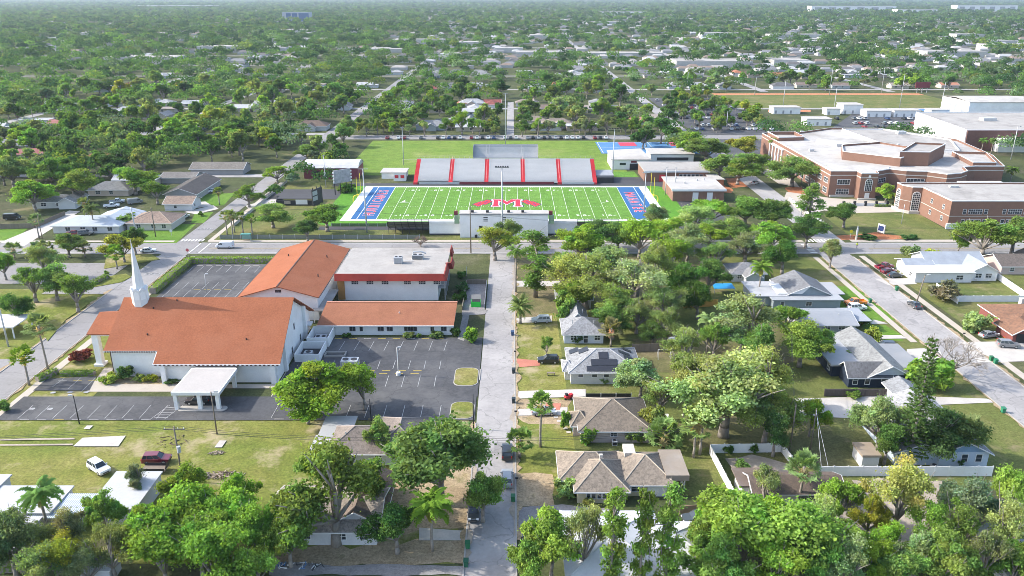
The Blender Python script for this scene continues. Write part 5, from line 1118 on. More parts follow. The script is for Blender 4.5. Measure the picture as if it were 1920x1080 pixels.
# yards fences
def fence(label, pts, h, m_, th=.08, post=2.4, name='fence', pm=None, cat='fence'):
    t = thing(name, label, cat, (*pts[0], 0)); m = MB()
    for (a, b) in zip(pts, pts[1:]):
        A, B = Vector(a), Vector(b); u = (B-A).normalized(); w = Vector((-u.y,u.x))*th/2; m.prism([A+w,A-w,B-w,B+w], .05, h)
    m.build('panel', m_, t)
    for (a, b) in zip(pts, pts[1:]):
        A, B = Vector(a), Vector(b); n = max(1, round((B-A).length/post))
        for i in range(n+1): p = A+(B-A)*i/n; m = MB(); m.obox((p.x,p.y,0),.14,.14,h+.12); m.build('post', pm or m_, t)
    return t
def P2(*q): return [G(*p) for p in q]
fence('long white panel fence behind the yellow tree', P2((1534,893),(1858,893)), 1.9, M['white'])
fence('white fence turning a corner around the sandy yard', P2((1375,938),(1330,850),(1465,848),(1483,872)), 1.8, M['white'])
fence('white fence along the back of the long white house lawn', P2((1790,566),(1925,566)), 1.7, M['white'])
fence('white fence climbing between the pinkish and the seamed roof houses', P2((1838,502),(1922,560)), 1.8, M['white'])
fence('low white fence dividing the dry yard beside the seamed roof house', P2((1755,540),(1795,570)), 1.4, M['white'])
fence('dark brushwood fence in front of the navy house', P2((1545,743),(1685,743)), 1.6, mat('brushwood',(.10,.085,.075),.95,.35,2.5,.2,stretch=(4,4,.2)), th=.25, post=4)
fence('dark timber fence behind the solar panel house', P2((1185,660),(1265,658)), 1.9, M['wood'], post=2)
fence('white rail fence beside the solar panel house drive', P2((1098,748),(1183,748)), 1.2, M['dark'], post=3, pm=TRIM)
fence('wood plank fence beside the cream house garden', P2((1275,964),(1340,960)), 1.5, mat('new_wood',(.36,.26,.16),.9,.15,1,.1), post=2.2)
fence('tan board fence along the main road at the far left', P2((-10,430),(66,428)), 1.8, M['wood'], post=3)
fence('pale board fence along the west yards', P2((66,428),(122,404)), 1.6, M['wood'], post=3)
fence('orange timber fence glimpsed between the trees', P2((1282,578),(1345,574)), 1.9, mat('orange_timber',(.45,.24,.05),.9,.15,1,.1), post=2.5)
fence('chain link fence beside the stadium along the main road', [(-95,246.6),(-30,246.6)], 1.5, mat('chain_link',(.16,.18,.15),.7,.2,4,.2), th=.02, post=4, pm=M['galv'])
fence('white picket fence along the west street pavement', [(-95.5,262),(-95.5,330)], 1.1, M['concrete'], th=.05, post=4, pm=M['galv'])
fence('low rail along the near side of the field', [(-62,261.9),(-40,261.9)], 1.1, mat('mesh_rail',(.12,.20,.08),.7,.2,4,.2), th=.02, post=3, pm=M['galv'])
# background houses, copied along the streets
protos = []
for i, (wg, nm) in enumerate((([(-8,8,-5,5,2.8,4.9,'hipx')],'hip'),([(-7.5,7.5,-5,5,2.8,4.5,'gabx')],'gable'),([(-8,3,-5,4,2.8,4.7,'hipx'),(2,8,-7,5,2.8,4.5,'gaby')],'cross'),([(-9,9,-4.5,4.5,2.7,3.0,'flat')],'flat'),([(-8,5,-4,5,2.8,4.6,'gabx'),(4.5,9.5,-4,3,2.6,2.8,'flat',(.6,.6,.6))],'carport'),([(-5,5,-8,8,2.8,4.8,'hipy')],'deep'),([(-9,9,-5,5,3.0,5.4,'hipx'),(-3,3,-8,-3,2.9,4.6,'gaby')],'wide'))):
    t = house('house', wg, (.5,.5,.48), (.4,.4,.4), rm=M['roof_white'] if i in (1,3,4) else M['roof_shingle'], wins=[('S',-4,wg[0][2],1.5,1.8,1.2),('S',1.2,wg[0][2],1.5,1.4,1.2)] , group='houses among the trees')
    b = BASE[t.name].copy(); 
    protos.append((t, nm))
ROOFC = {'white':(.40,.405,.41),'pale grey':(.28,.285,.29),'grey':(.19,.195,.20),'tan':(.27,.225,.185),'brown':(.17,.125,.10),'dark grey':(.13,.13,.135),'orange tiled':(.38,.16,.09),'dull red':(.28,.09,.075)}
WALLC = [(.52,.52,.50),(.48,.44,.36),(.40,.43,.45),(.50,.42,.36),(.55,.55,.55)]
rng = random.Random(11); BGH = []
def bg_house(x, y, rz, colr, pi=None, lab=None):
    pi = rng.randrange(7) if pi is None else pi; t, nm = protos[pi]
    h = place(t, (x,y,0), rz)
    wc = rng.choice(WALLC)
    for c in h.children:
        k = c.name.split('.')[0]
        if k == 'wall': c.color = (*wc,1)
        if k == 'roof': c.color = (*ROOFC[colr],1)
    BGH.append((h, x, y, colr, nm, lab))
for px_, py_, rz, colr, pi, lab in ((22,282,0,'pale grey',6,'pale grey roofed building cut by the left edge'),(70,232,0,'white',3,'white flat house under the leftmost oak'),(120,238,0,'dull red',1,'maroon roofed house behind the left oaks'),(85,295,0.2,'dull red',4,'dull red shed like house by the left street'),(190,306,0.1,'orange tiled',0,'orange tiled house between dark oaks'),(240,216,0,'white',6,'white roofed house behind the left grove'),(150,206,0,'grey',0,'grey hip house high on the left'),(300,222,0,'pale grey',2,'pale roofed house in the left grove'),(410,220,0,'grey',1,'grey gabled house above the bright lawn'),(455,208,0,'white',1,'long white roof left of the wooded street'),(500,200,.1,'pale grey',1,'pale long roof by the wooded street'),(270,345,0,'white',4,'white roofed house with parked trucks'),(120,385,.1,'pale grey',2,'blue grey roof behind the left palms'),(215,362,0,'grey',0,'grey roof between oak and yard'),(1045,240,0,'tan',6,'tan roofed house across the far street'),(1000,232,0,'tan',0,'tan hip house behind the far street house'),(1190,232,1.57,'orange tiled',3,'orange walled villa with flat top left of the car park'),(1225,226,1.57,'tan',3,'tan flat topped villa beside the orange one'),(870,232,0,'pale grey',2,'pale gabled house left of the far centre road'),(880,215,0,'white',1,'white ribbed roof left of the far centre road'),(885,200,0,'white',6,'white wide roof behind the ribbed one'),(830,238,0,'grey',0,'grey hip house by the practice field trees'),(760,200,0,'pale grey',5,'green grey hip house in the middle grove'),(800,172,0,'dull red',6,'red roofed house in the wooded middle'),(640,205,0,'grey',2,'grey roof left of the wooded middle')):
    x, y = G(px_, py_); bg_house(x, y, rz, colr, pi, lab)
n0 = len(BGH)
for sy in (452, 560, 680, 800):
    for side in (1, -1):
        y = sy+3+side*15
        if y < 470: continue
        x = -min(360, .68*y)
        while x < min(360, .7*y):
            x += 20+rng.random()*7
            if any(abs(x-a) < 13 for a in (-320+3,-212,-104,-1,99,208,313)) or rng.random() < (.36 if x < -60 else .14): continue
            if x > 84 and y < 690: continue
            if len(BGH) > 250: break
            c = rng.choices(list(ROOFC), [30,24,16,10,7,6,4,3])[0]
            bg_house(x, y+rng.uniform(-3,3), rng.choice([0,0,0,math.pi,1.57]), c)
ORD = ['first','second','third','fourth','fifth','sixth','seventh','eighth','ninth','tenth','eleventh','twelfth','thirteenth','fourteenth','fifteenth','sixteenth','seventeenth','eighteenth','nineteenth','twentieth']
def ordinal(k): return ORD[k] if k < len(ORD) else (('twenty ' if k < 29 else 'thirty ' if k < 39 else 'forty ')+ORD[(k-20)%10] if (k+1)%10 else ('thirtieth' if k < 30 else 'fortieth'))
rows = {}
for h, x, y, colr, nm, lab in BGH:
    if lab: h['label'] = lab; continue
    rows.setdefault((round((y-450)/30), colr), []).append((x, h, nm))
ROWN = lambda k: 'first row' if k <= 1 else f'{ordinal(k-1)} row'
for (k, colr), v in rows.items():
    for i, (x, h, nm) in enumerate(sorted(v, key=lambda q: q[0])):
        h['label'] = f'{colr} roofed house, {ordinal(i)} such from the left, {ROWN(k)} past far street'
# the homes farther out
FARH = []
def far_houses():
    V, F, K = [], [], []; r = random.Random(5)
    cols = 5
    for _ in range(3500):
        y = 840*math.exp(r.random()**.9*1.9); x = r.uniform(-.84,.84)*y
        dens = (.32 if x < -.1*y else .8 if x < .3*y else 1)
        if r.random() > dens: continue
        w, d, e, rg = r.uniform(6,10), r.uniform(4.5,7), 2.9, r.uniform(4.2,5.6); k = r.randrange(cols); b = len(V); FARH.append((x,y,w))
        if r.random() < .04: w, d, e, rg = r.uniform(18,50), r.uniform(12,20), r.uniform(5,9), 0
        V += [(x-w,y-d,0),(x+w,y-d,0),(x+w,y+d,0),(x-w,y+d,0),(x-w,y-d,e),(x+w,y-d,e),(x+w,y+d,e),(x-w,y+d,e)]
        F += [(b,b+1,b+5,b+4),(b+1,b+2,b+6,b+5),(b+2,b+3,b+7,b+6),(b+3,b,b+4,b+7)]; K += [5]*4
        if rg: V += [(x-w+d*.6,y,rg),(x+w-d*.6,y,rg)]; F += [(b+4,b+5,b+9,b+8),(b+5,b+6,b+9),(b+6,b+7,b+8,b+9),(b+7,b+4,b+8)]; K += [k]*4
        else: F.append((b+4,b+5,b+6,b+7)); K.append(0)
    me = bpy.data.meshes.new('distant_houses'); me.from_pydata(V, [], F)
    setmats(me, [M['flatroof'], mat('far_pale_roof',(.38,.38,.38)), mat('far_grey_roof',(.20,.20,.205)), mat('far_dark_roof',(.12,.115,.11)), mat('far_tan_roof',(.22,.17,.135)), mat('far_wall',(.42,.41,.39))])
    me.polygons.foreach_set('material_index', K); o = bpy.data.objects.new('distant_houses', me); COL.objects.link(o); o['kind'] = 'stuff'
far_houses()
t = thing('office_block', 'far blue glass office block standing above the distant trees', 'building', (*G(556,42),0))
bx, by = G(556,42); m = MB(); m.box(bx-41,bx+41,by,by+30,0,29); m.build('tower', mat('office_concrete',(.34,.37,.42),.7), t)
for x0, x1 in ((-29,-15),(-12,4),(8,38)): m = MB(); m.box(bx+x0,bx+x1,by-.4,by-.02,3,26); m.build('glass_bay', mat('blue_glass',(.06,.12,.24),.3), t)
for lab, px_, py_, w_, d_, h_ in (('far long cream condominium row near the horizon',1600,22,420,60,26),('far white condominium slab right of the cream row',1850,22,300,60,30),('far pale warehouse front near the horizon on the left',330,15,520,60,16),('far white store with a flat front at the upper right',1720,25,180,60,16),('far white warehouse in the upper middle',1170,29,190,40,14),('far white school like roof in the upper right trees',1350,72,70,30,9)):
    x, y = G(px_, py_); t = thing('distant_building', lab, 'building', (x,y,0)); m = MB(); m.box(x-w_/2,x+w_/2,y,y+d_,0,h_); m.build('wall', M['white'], t); m = MB(); m.box(x-w_/2-.5,x+w_/2+.5,y-.5,y+d_+.5,h_+.01,h_+1.2); m.build('roof', M['flatroof'], t)
    for i in range(6): m = MB(); a = x-w_/2+(i+.25)*w_/6; m.box(a,a+w_/12,y-.6,y-.05,2,h_*.8); m.build('bay', M['grey'], t)
# ================================================================ vehicles
def car_proto(name, cat, prof, cab, L, W, wheels, bed=None, parts=True):
    """a car heading along +x: side profile, cabin (bottom and top outline), wheel places"""
    t = thing(name, 'car', cat); m = MB(); n = len(prof); w = W/2
    cx = sum(p[0] for p in prof)/n; cz = sum(p[1] for p in prof)/n
    rings = [[(cx+(x-cx)*k, y, cz+(z-cz)*k) for x, z in prof] for y, k in ((-w,.93),(-w+.1,1),(w-.1,1),(w,.93))]
    m._add([p for r in rings for p in r], [tuple(range(n))[::-1], tuple(range(3*n,4*n))]+[(a*n+i,a*n+(i+1)%n,(a+1)*n+(i+1)%n,(a+1)*n+i) for a in range(3) for i in range(n)])
    if bed: m.box(bed[0],bed[1],-w+.02,-w+.12,bed[2]-.02,bed[3]); m.box(bed[0],bed[1],w-.12,w-.02,bed[2]-.02,bed[3]); m.box(bed[0],bed[0]+.1,-w+.12,w-.12,bed[2]-.02,bed[3])
    m.build('body', M['car'], t)
    (bx0,bx1,bz,bw),(tx0,tx1,tz,tw) = cab; g = MB()
    g._add([(bx0,-bw,bz-.03),(bx1,-bw,bz-.03),(bx1,bw,bz-.03),(bx0,bw,bz-.03),(tx0,-tw,tz),(tx1,-tw,tz),(tx1,tw,tz),(tx0,tw,tz)],[(4,5,6,7),(0,1,5,4),(1,2,6,5),(2,3,7,6),(3,0,4,7)]); g.build('windows', M['glass'], t)
    r = MB(); r.slab([(tx0-.06,-tw-.02,tz+.06),(tx1+.06,-tw-.02,tz+.06),(tx1+.06,tw+.02,tz+.06),(tx0-.06,tw+.02,tz+.06)],.07)
    for s_ in (-1,1):
        for a, b in (((bx0,bz),(tx0,tz)),((bx1,bz),(tx1,tz)),((bx0*.35+bx1*.65,bz),(tx0*.4+tx1*.6,tz)),((bx0*.72+bx1*.28,bz),(tx0*.75+tx1*.25,tz))):
            r.tube((a[0],s_*bw,a[1]-.03),(b[0],s_*tw,b[1]+.02),.055,.05,5)
    r.build('roof', M['car'], t)
    if parts:
        for x in wheels[:2]:
            for s_ in (-1,1):
                R_ = wheels[2]; q = MB().tube((x,s_*(w-.22),R_),(x,s_*(w+.01),R_),R_,R_,16).build('wheel', M['tyre'], t, smooth=False)
                MB().tube((x,s_*(w+.011),R_),(x,s_*(w+.03),R_),R_*.62,R_*.55,12).build('rim', M['rim'], q)
        xf = max(p[0] for p in prof); xr = min(p[0] for p in prof)
        for s_ in (-1,1):
            m = MB(); m.obox((xf-.12,s_*(w-.32),.66),.26,.36,.16); m.build('headlight', M['lamp'], t); m = MB(); m.obox((xr+.06,s_*(w-.2),.78),.16,.18,.3); m.build('tail_light', M['taillamp'], t)
            m = MB(); m.obox((bx1-.25,s_*(w+.08),bz),.14,.22,.15); m.build('mirror', M['car'], t)
        m = MB(); m.box(xf-.06,xf+.005,-.5,.5,.42,.62); m.build('grille', M['dark'], t)
    return t
P_SUV = [(2.25,.32),(2.33,.6),(2.25,.92),(1.1,1.06),(-2.2,1.12),(-2.32,.8),(-2.28,.34)]
P_SED = [(2.3,.26),(2.36,.5),(2.25,.72),(1.15,.88),(-1.6,.92),(-2.2,.9),(-2.34,.6),(-2.28,.28)]
P_PIK = [(2.7,.4),(2.78,.7),(2.65,1.02),(1.5,1.12),(-.5,1.12),(-.52,.78),(-2.7,.78),(-2.75,.45)]
P_VAN = [(2.6,.36),(2.7,.7),(2.55,1.05),(1.9,1.3),(1.0,2.12),(-2.6,2.16),(-2.78,.8),(-2.72,.38)]
suv = car_proto('car','car',P_SUV,((-2.15,1.05,1.08,.84),(-1.85,.35,1.66,.68)),4.6,1.88,(1.4,-1.4,.36))
sed = car_proto('car','car',P_SED,((-1.75,1.1,.9,.82),(-1.05,.25,1.36,.64)),4.7,1.82,(1.42,-1.38,.33))
pik = car_proto('pickup_truck','pickup',P_PIK,((-.55,1.45,1.12,.86),(-.4,.75,1.78,.7)),5.4,1.95,(1.75,-1.65,.4),bed=(-2.72,-.5,.8,1.14))
van = car_proto('van','van',P_VAN,((.35,1.99,1.3,1.006),(.55,1.22,1.95,1.006)),5.4,2.0,(1.75,-1.7,.36))
far = car_proto('parked_car','car',P_SUV,((-2.0,1.1,1.06,.84),(-1.5,.3,1.6,.68)),4.6,1.88,(1.4,-1.4,.36),parts=False)
m = MB()
for x in (1.4,-1.4):
    for s_ in (-1,1): m.tube((x,s_*.7,.34),(x,s_*.95,.34),.34,.34,8)
m.build('tyres', M['tyre'], far)
CT = ('body','roof','mirror')
def car(proto, label, rear, front, col, group=None, name=None):
    a, b = Vector(G(*rear)), Vector(G(*front)); c = (a+b)/2; d = b-a
    return place(proto, (c.x,c.y,0.03+ZC[0]*.5), math.atan2(d.y,d.x), label=label, color=col, tint=CT, group=group)
WHT,SLV,GRY,BLK,MRN,NVY = (.72,.72,.72),(.42,.43,.44),(.13,.14,.15),(.015,.016,.018),(.16,.018,.03),(.03,.05,.10)
car(suv,'white suv parked askew on the dry church lawn',(170,873),(203,893),WHT); car(suv,'dark red suv parked on the lawn beside the utility pole',(272,868),(318,866),(.15,.02,.03))
car(suv,'black suv parked on the road by the spreading oak',(951,866),(951,842),BLK); car(suv,'silver roofed suv parked behind the black one on the road',(951,918),(951,889),(.30,.31,.32))
car(sed,'dark car half under the spreading oak at the kerb',(890,945),(888,985),(.07,.075,.08)); car(suv,'silver minivan on the drive beside the date palm',(1030,604),(998,605),(.36,.39,.40))
car(suv,'black suv on the red brick drive',(1046,680),(1010,680),BLK); car(sed,'silver grey car on the drive behind the slim palm',(998,778),(1040,776),(.28,.31,.34))
car(pik,'white pickup truck behind the dark timber fence',(1298,645),(1255,643),WHT); car(pik,'orange pickup truck in front of the blue grey house',(1624,571),(1582,573),(.62,.20,.02))
car(suv,'white suv beside the orange pickup',(1588,582),(1624,580),WHT); car(suv,'dark suv on the drive of the navy house',(1676,654),(1640,653),(.045,.05,.06))
car(sed,'dark grey car driving on the east street',(1724,583),(1704,568),(.06,.065,.07)); car(pik,'dark red pickup beside the seamed roof house',(1642,506),(1672,502),(.20,.02,.035))
car(sed,'dark red sedan between the red pickup and a dark sedan',(1650,514),(1680,510),(.13,.012,.025)); car(sed,'dark green sedan nearest the seamed roof house drive',(1661,521),(1693,518),(.03,.045,.045))
car(sed,'grey coupe on the grass in front of the brown roofed house',(1838,634),(1868,630),(.25,.26,.27)); car(suv,'grey suv on the drive of the brown roofed house',(1872,650),(1906,652),(.20,.20,.205))
car(sed,'dark blue car under the bright tree on the sandy drive',(1500,768),(1540,762),(.04,.04,.09)); car(van,'white and blue van driving on the main road',(440,465),(404,465),(.62,.64,.67))
car(sed,'white car on the main road half behind the steeple trees',(266,474),(290,472),(.6,.62,.63)); car(suv,'black car in the shade under the entrance canopy',(392,756),(352,757),BLK)
car(suv,'dark car parked by the cream house lower wall',(1322,978),(1292,980),(.05,.06,.06)); car(sed,'white car in the shade of the school drive oaks',(1408,348),(1424,342),(.6,.6,.6))
for lab, a, b, c, p in (('white pickup truck in the yard behind the corner houses',(195,390),(225,388),WHT,pik),('silver pickup in the yard behind the corner houses',(205,382),(235,380),SLV,pik),('grey van by the yard shed behind the corner houses',(240,384),(268,380),(.25,.26,.27),van),('dark red car on the white metal roof house drive',(130,441),(152,440),(.14,.02,.03),sed),('dark suv next to the dark red car on the drive',(150,441),(172,440),GRY,suv),('silver car on the drive of the small tan house',(340,412),(352,406),SLV,sed),('white car by the long dark roofed house',(388,362),(408,358),WHT,sed),('black box truck at the left edge yard',(10,412),(38,411),BLK,van)): car(p, lab, a, b, c)
# cars in the far rows
rngc = random.Random(3); fc = [WHT,SLV,GRY,BLK,(.05,.055,.06),(.3,.31,.32),(.25,.02,.03),(.03,.06,.16),(.6,.6,.6),BLK]
CN = {WHT:'white',SLV:'silver',GRY:'dark grey',BLK:'black',(.05,.055,.06):'charcoal',(.3,.31,.32):'mid grey',(.25,.02,.03):'red',(.03,.06,.16):'blue',(.6,.6,.6):'off white'}
lots = {'parked along the far street':[(a,438.8,math.pi/2) for a in np.arange(-72,54,3.1) if rngc.random() > (.42 if a < 0 else .1)],
        'in the car park beyond the court':[(109+i*3.4,y,math.pi/2) for y in (470,484,515,530,562,578,606) for i in range(14) if rngc.random() > .38],
        'in the lot behind the school':[(208+i*3.6,y,math.pi/2) for y in (478,492,512) for i in range(14) if rngc.random() > .4]}
for where, L in lots.items():
    seen = {}
    for x, y, a in L:
        c = rngc.choice(fc); k = CN[c]; seen[k] = seen.get(k,0)+1
        place(far,(x,y,.12),a,label=f'{k} car {where}, {ordinal(seen[k]-1)} such from the left',color=c,tint=('body','roof'),group='cars '+where)
# ================================================================ street furniture
def pole(label, base, h, r=.14, kind='utility_pole', cat='pole', m_=None, lean=(0,0), arm=0, lamp=None, box=False):
    x, y = G(*base); t = thing(kind, label, cat, (x,y,0)); tp = (x+lean[0],y+lean[1],h)
    MB().tube((x,y,0),tp,r,r*.7,8).build('pole', m_ or M['wood'], t, smooth=True)
    if arm: m = MB(); m.box(tp[0]-arm/2,tp[0]+arm/2,tp[1]-.07,tp[1]+.07,h-.6,h-.45); c = m.build('crossarm', M['wood'], t); [MB().tube((tp[0]+d*arm/2*.9,tp[1],h-.45),(tp[0]+d*arm/2*.9,tp[1],h-.2),.06,.04,6).build('insulator', M['whitetrim'], c) for d in (-1,0.4,1)]
    if lamp: m = MB(); m.tube((tp[0],tp[1],h-.1),(tp[0]+lamp,tp[1],h+.1),.05,.05,6); m.build('arm', M['galv'], t); m = MB(); m.obox((tp[0]+lamp,tp[1],h-.05),.7,.3,.22); m.build('lamp_head', M['galv'], t)
    if box: m = MB(); m.tube((x+.35,y-.3,h*.55),(x+.35,y-.3,h*.55+1.1),.32,.32,10); m.build('transformer', M['galv'], t)
    return t
pole('wooden utility pole with crossarm and transformer on the church lawn',(343,902),10.2,.17,arm=3.4,box=True)
pole('tall wooden lamp pole beside the entrance canopy',(407,814),8.6,.15,kind='lamp_post',cat='lamp post',lamp=.9)
pole('dark lamp post at the lawn edge of the accessible bays',(149,795),5.9,.11,kind='lamp_post',cat='lamp post',m_=M['dark'],lamp=-.6)
pole('white lamp post on a concrete foot in the middle of the car park',(747,704),6.4,.1,kind='lamp_post',cat='lamp post',m_=M['whitetrim'],lamp=.5)
pole('grey lamp post in the north car park',(388,548),5.2,.1,kind='lamp_post',cat='lamp post',m_=M['galv'],lamp=.6)
pole('dark slim pole on the island by the centre road',(888,805),7.2,.12,m_=M['dark']); pole('thick wooden pole standing before the home stand wall',(883,475),15.0,.2); pole('dark trunk like pole at the car park edge below the great trees',(696,789),4.6,.1,m_=M['dark'])
pole('pale grey pole at the far left street edge',(16,650),10.5,.22,m_=M['galv']); pole('leaning grey pole near the front of the corner lawn',(257,447),10.5,.22,m_=M['galv'],lean=(-.3,0)); pole('wooden pole in the middle of the corner lawn',(292,444),10.0,.18)
pole('wooden pole in front of the white fence corner on the east street',(1716,575),8.6,.17,lean=(1.0,0),lamp=1.0); pole('slim wooden pole in the shaded back yard',(1519,846),8.4,.13); _x, _y = G(1519,846)
for k_, (ex, ey) in enumerate((G(1541,892),G(1556,892))): MB().tube((_x,_y,8.2-k_*.5),(ex,ey,.2),.03,.03,4).build('guy_wire', M['whitetrim'], bpy.data.objects[[o.name for o in bpy.data.objects if o.get('label') == 'slim wooden pole in the shaded back yard'][0]])
pole('pole behind the white fence corner',(1480,850),9.5,.16); pole('pale pole on the watered lawn at the far left',(80,450),8.5,.14)
pole('tall grey pole beside the school drive fence',(1500,420),9.0,.17,m_=M['galv']); pole('grey lamp pole at the school court',(1690,420),7.0,.12,m_=M['galv']); pole('dark pole by the classroom block on the verge',(875,520),3.2,.06,m_=M['galv'])
for i,(px_,py_,h) in enumerate(((1563,210,16),(1686,205,24),(1765,200,17),(1468,200,18),(1555,178,22),(1652,175,20),(1288,170,15),(1362,240,10),(1415,178,14),(1895,300,16),(1450,330,9))): pole(f'thin light mast, {ordinal(i)} along the ballfield and school lots',(px_,py_),h,.22,kind='light_mast',cat='mast',m_=M['galv'],lamp=1.2)
for i,(px_,py_,h) in enumerate(((66,240,12),(155,238,11),(368,225,12),(640,150,13),(798,190,13),(1105,250,9),(1010,258,9),(470,210,11),(1365,150,14))): pole(f'far wooden pole, {ordinal(i)} among the background trees',(px_,py_),h,.2)
def wires(label, pts, n=2, gap=.5):
    """sagging lines strung from pole top to pole top"""
    m = MB()
    for k in range(n):
        for a, b in zip(pts, pts[1:]):
            q = [tuple(a[i]+(b[i]-a[i])*f-(0 if i < 2 else 1.1*4*f*(1-f))+(gap*k if i == 1 else 0) for i in range(3)) for f in np.linspace(0,1,9)]
            m.path(q,[.022]*9,4)
    tag(m.build('power_line', M['dark']), label, 'power line')
_w = lambda px_, py_, h: (*G(px_,py_),h)
wires('pair of wires strung over the main road verge left of the stadium', [(-260,227,9.6),_w(257,447,9.8),_w(292,444,9.4),(-60,247,10.5),_w(883,475,12.5),(60,228,10),(190,229,10)], 2)
wires('wires running from the crossarm pole over the church lawn to the centre road', [(-150,104,9.8),_w(343,902,9.7),(-9,108,9.2),(30,112,8.6)], 3, .5)
wires('wires strung from pole to pole along the back yards', [_w(1519,846,8.0),_w(1480,850,9.0),(58,150,9),(56,200,9)], 2)
m = MB(); x, y = G(747,704); m.tube((x,y,0),(x,y,.75),.5,.5,12); tag(m.build('lamp_footing', M['whitetrim']), 'round white concrete footing under the car park lamp', 'footing')
def bin_(label, px_, py_, col, face=0):
    x, y = G(px_,py_); t = thing('wheelie_bin', label, 'bin', (x,y,0)); m = MB()
    m._add([(x-.27,y-.3,.08),(x+.27,y-.3,.08),(x+.27,y+.3,.08),(x-.27,y+.3,.08),(x-.34,y-.38,1.05),(x+.34,y-.38,1.05),(x+.34,y+.38,1.05),(x-.34,y+.38,1.05)],[(3,2,1,0),(4,5,6,7),(0,1,5,4),(1,2,6,5),(2,3,7,6),(3,0,4,7)]); m.build('body', M['objsatin'], t, color=col)
    m = MB(); m.slab([(x-.38,y-.42,1.1),(x+.38,y-.42,1.1),(x+.36,y+.4,1.18),(x-.36,y+.4,1.18)],.06); m.build('lid', M['objsatin'], t, color=tuple(c*.8 for c in col))
    for s_ in (-1,1): MB().tube((x+s_*.22,y+.34,.12),(x+s_*.3,y+.34,.12),.12,.12,8).build('wheel', M['tyre'], t)
GB, DB = (.03,.16,.07), (.03,.045,.05)
for lab, a, b, c in (('green wheelie bin on the kerb below the slim palm',877,1028,GB),('dark green wheelie bin in the shade at the lower kerb',874,1062,(.02,.10,.06)),('green bin on the watered lawn edge of the east street',1631,568,GB),('green bin on the strip opposite the watered lawn',1681,545,GB),('green bin on the wide lawn by the lower east street',1880,774,(.04,.22,.12)),('left one of two green bins by the wide drive',1858,677,GB),('right one of two green bins by the wide drive',1866,682,(.03,.20,.10)),('dark bin at the kerb near the white sand drive',963,756,DB),('dark bin at the kerb below the brick drive',963,700,DB),('blue grey bin at the kerb by the minivan lawn',961,629,(.04,.08,.16)),('green bin at the kerb near the silver suv',962,940,GB)): bin_(lab,a,b,c)
def signpost(name, label, base, h, colr, shape=8, r=.42, cat='sign', txt=None):
    x, y = G(*base); t = thing(name, label, cat, (x,y,0)); MB().tube((x,y,0),(x,y,h),.05,.05,6).build('post', M['galv'], t)
    m = MB(); m.tube((x,y-.06,h-r),(x,y-.1,h-r),r,r,shape); pl = m.build('plate', mat(name+'_face',colr,.5), t)
    if txt: k = MB(); letters_on(k, txt, (x,y-.106,h-r), (1,0,0), (0,0,1), .3, .01); k.build('lettering', M['whitetrim'], pl)
signpost('stop_sign','red stop sign at the church corner of the main road',(353,481),2.6,(.5,.02,.03),8,.5,'sign','STOP'); signpost('crossing_sign','yellow warning sign in the mulch by the school crossing',(1594,447),3.0,(.75,.62,.03),4,.6); signpost('street_sign','small round pale sign on the corner lawn',(322,442),2.2,(.6,.62,.63),12,.5)
t = thing('bus_shelter','small green bus shelter on the verge of the main road','shelter',(*G(462,452),0)); x, y = G(462,452)
m = MB(); m.box(x-1.6,x+1.6,y-.7,y+.8,2.3,2.45); m.build('roof', mat('shelter_green',(.10,.28,.24),.6), t); m = MB(); m.box(x-1.5,x+1.5,y+.68,y+.74,.3,2.3); m.build('back_panel', mat('shelter_panel',(.18,.33,.30),.4), t)
for s_ in (-1,1): MB().tube((x+s_*1.5,y-.6,0),(x+s_*1.5,y-.6,2.3),.05,.05,6).build('post', M['galv'], t)
m = MB(); m.box(x-1.2,x+1.2,y+.2,y+.6,.4,.5); m.build('bench', M['wood'], t)
sheet('concrete_pad', [pp((137,838),(155,822),(236,818),(222,838)), pp((402,840),(412,827),(425,827),(416,840)), pp((157,805),(163,799),(175,799),(168,806))], 0.012, M['concrete'])
sheet('lawn_track', [pp((0,824),(140,822),(140,825),(0,827)), pp((0,834),(137,833),(137,836),(0,837))], 0.010, M['sand'])
def pile(name, label, px_, py_, w, d, h, n, cols, cat='pile', ln=1.6, seed=1):
    """a heap of sticks and boards as one mesh"""
    r = random.Random(seed); x, y = G(px_,py_); m = MB()
    for i in range(n):
        a, q = r.random()*6.28, math.sqrt(r.random()); cx, cy_ = x+math.cos(a)*q*w/2, y+math.sin(a)*q*d/2; z = h*(1-q)*r.random()+.05; b = r.random()*6.28; l = ln*r.uniform(.5,1.2)
        m.mat(r.randrange(len(cols))).tube((cx-math.cos(b)*l/2,cy_-math.sin(b)*l/2,z),(cx+math.cos(b)*l/2,cy_+math.sin(b)*l/2,z+r.uniform(-.1,.25)),r.uniform(.03,.11),r.uniform(.02,.07),4)
    return tag(m.build(name, cols), label, cat)
stick = [M['bark'], M['wood'], mat('pale_cut_wood',(.42,.34,.26),.9), mat('dead_leaf',(.16,.12,.08),.9)]
pile('debris_pile','heap of broken boards and branches at the lawn edge',420,893,6.5,2.4,.9,110,[M['wood'],stick[2],stick[3]],ln=1.1,seed=2); pile('debris_pile','smaller dark heap left of the broken boards',382,893,3.6,1.6,.6,50,[M['wood'],stick[3],M['bark']],ln=1.0,seed=3)
pile('brush_pile','grey brown cut brush heap behind the white pickup',1270,628,4,2.6,1.6,160,stick,seed=4); pile('brush_pile','dark brush heap right of the white pickup',1302,630,3.4,2.4,1.2,120,[M['bark'],stick[3]],seed=5); pile('fire_ring','scattered ring of sticks on the church lawn',325,828,6,4.5,.06,26,[stick[3]],ln=.9,seed=6); pile('brush_pile','small scrap of twigs by the little concrete pad',405,850,2.6,1.2,.2,36,stick,ln=.8,seed=8)
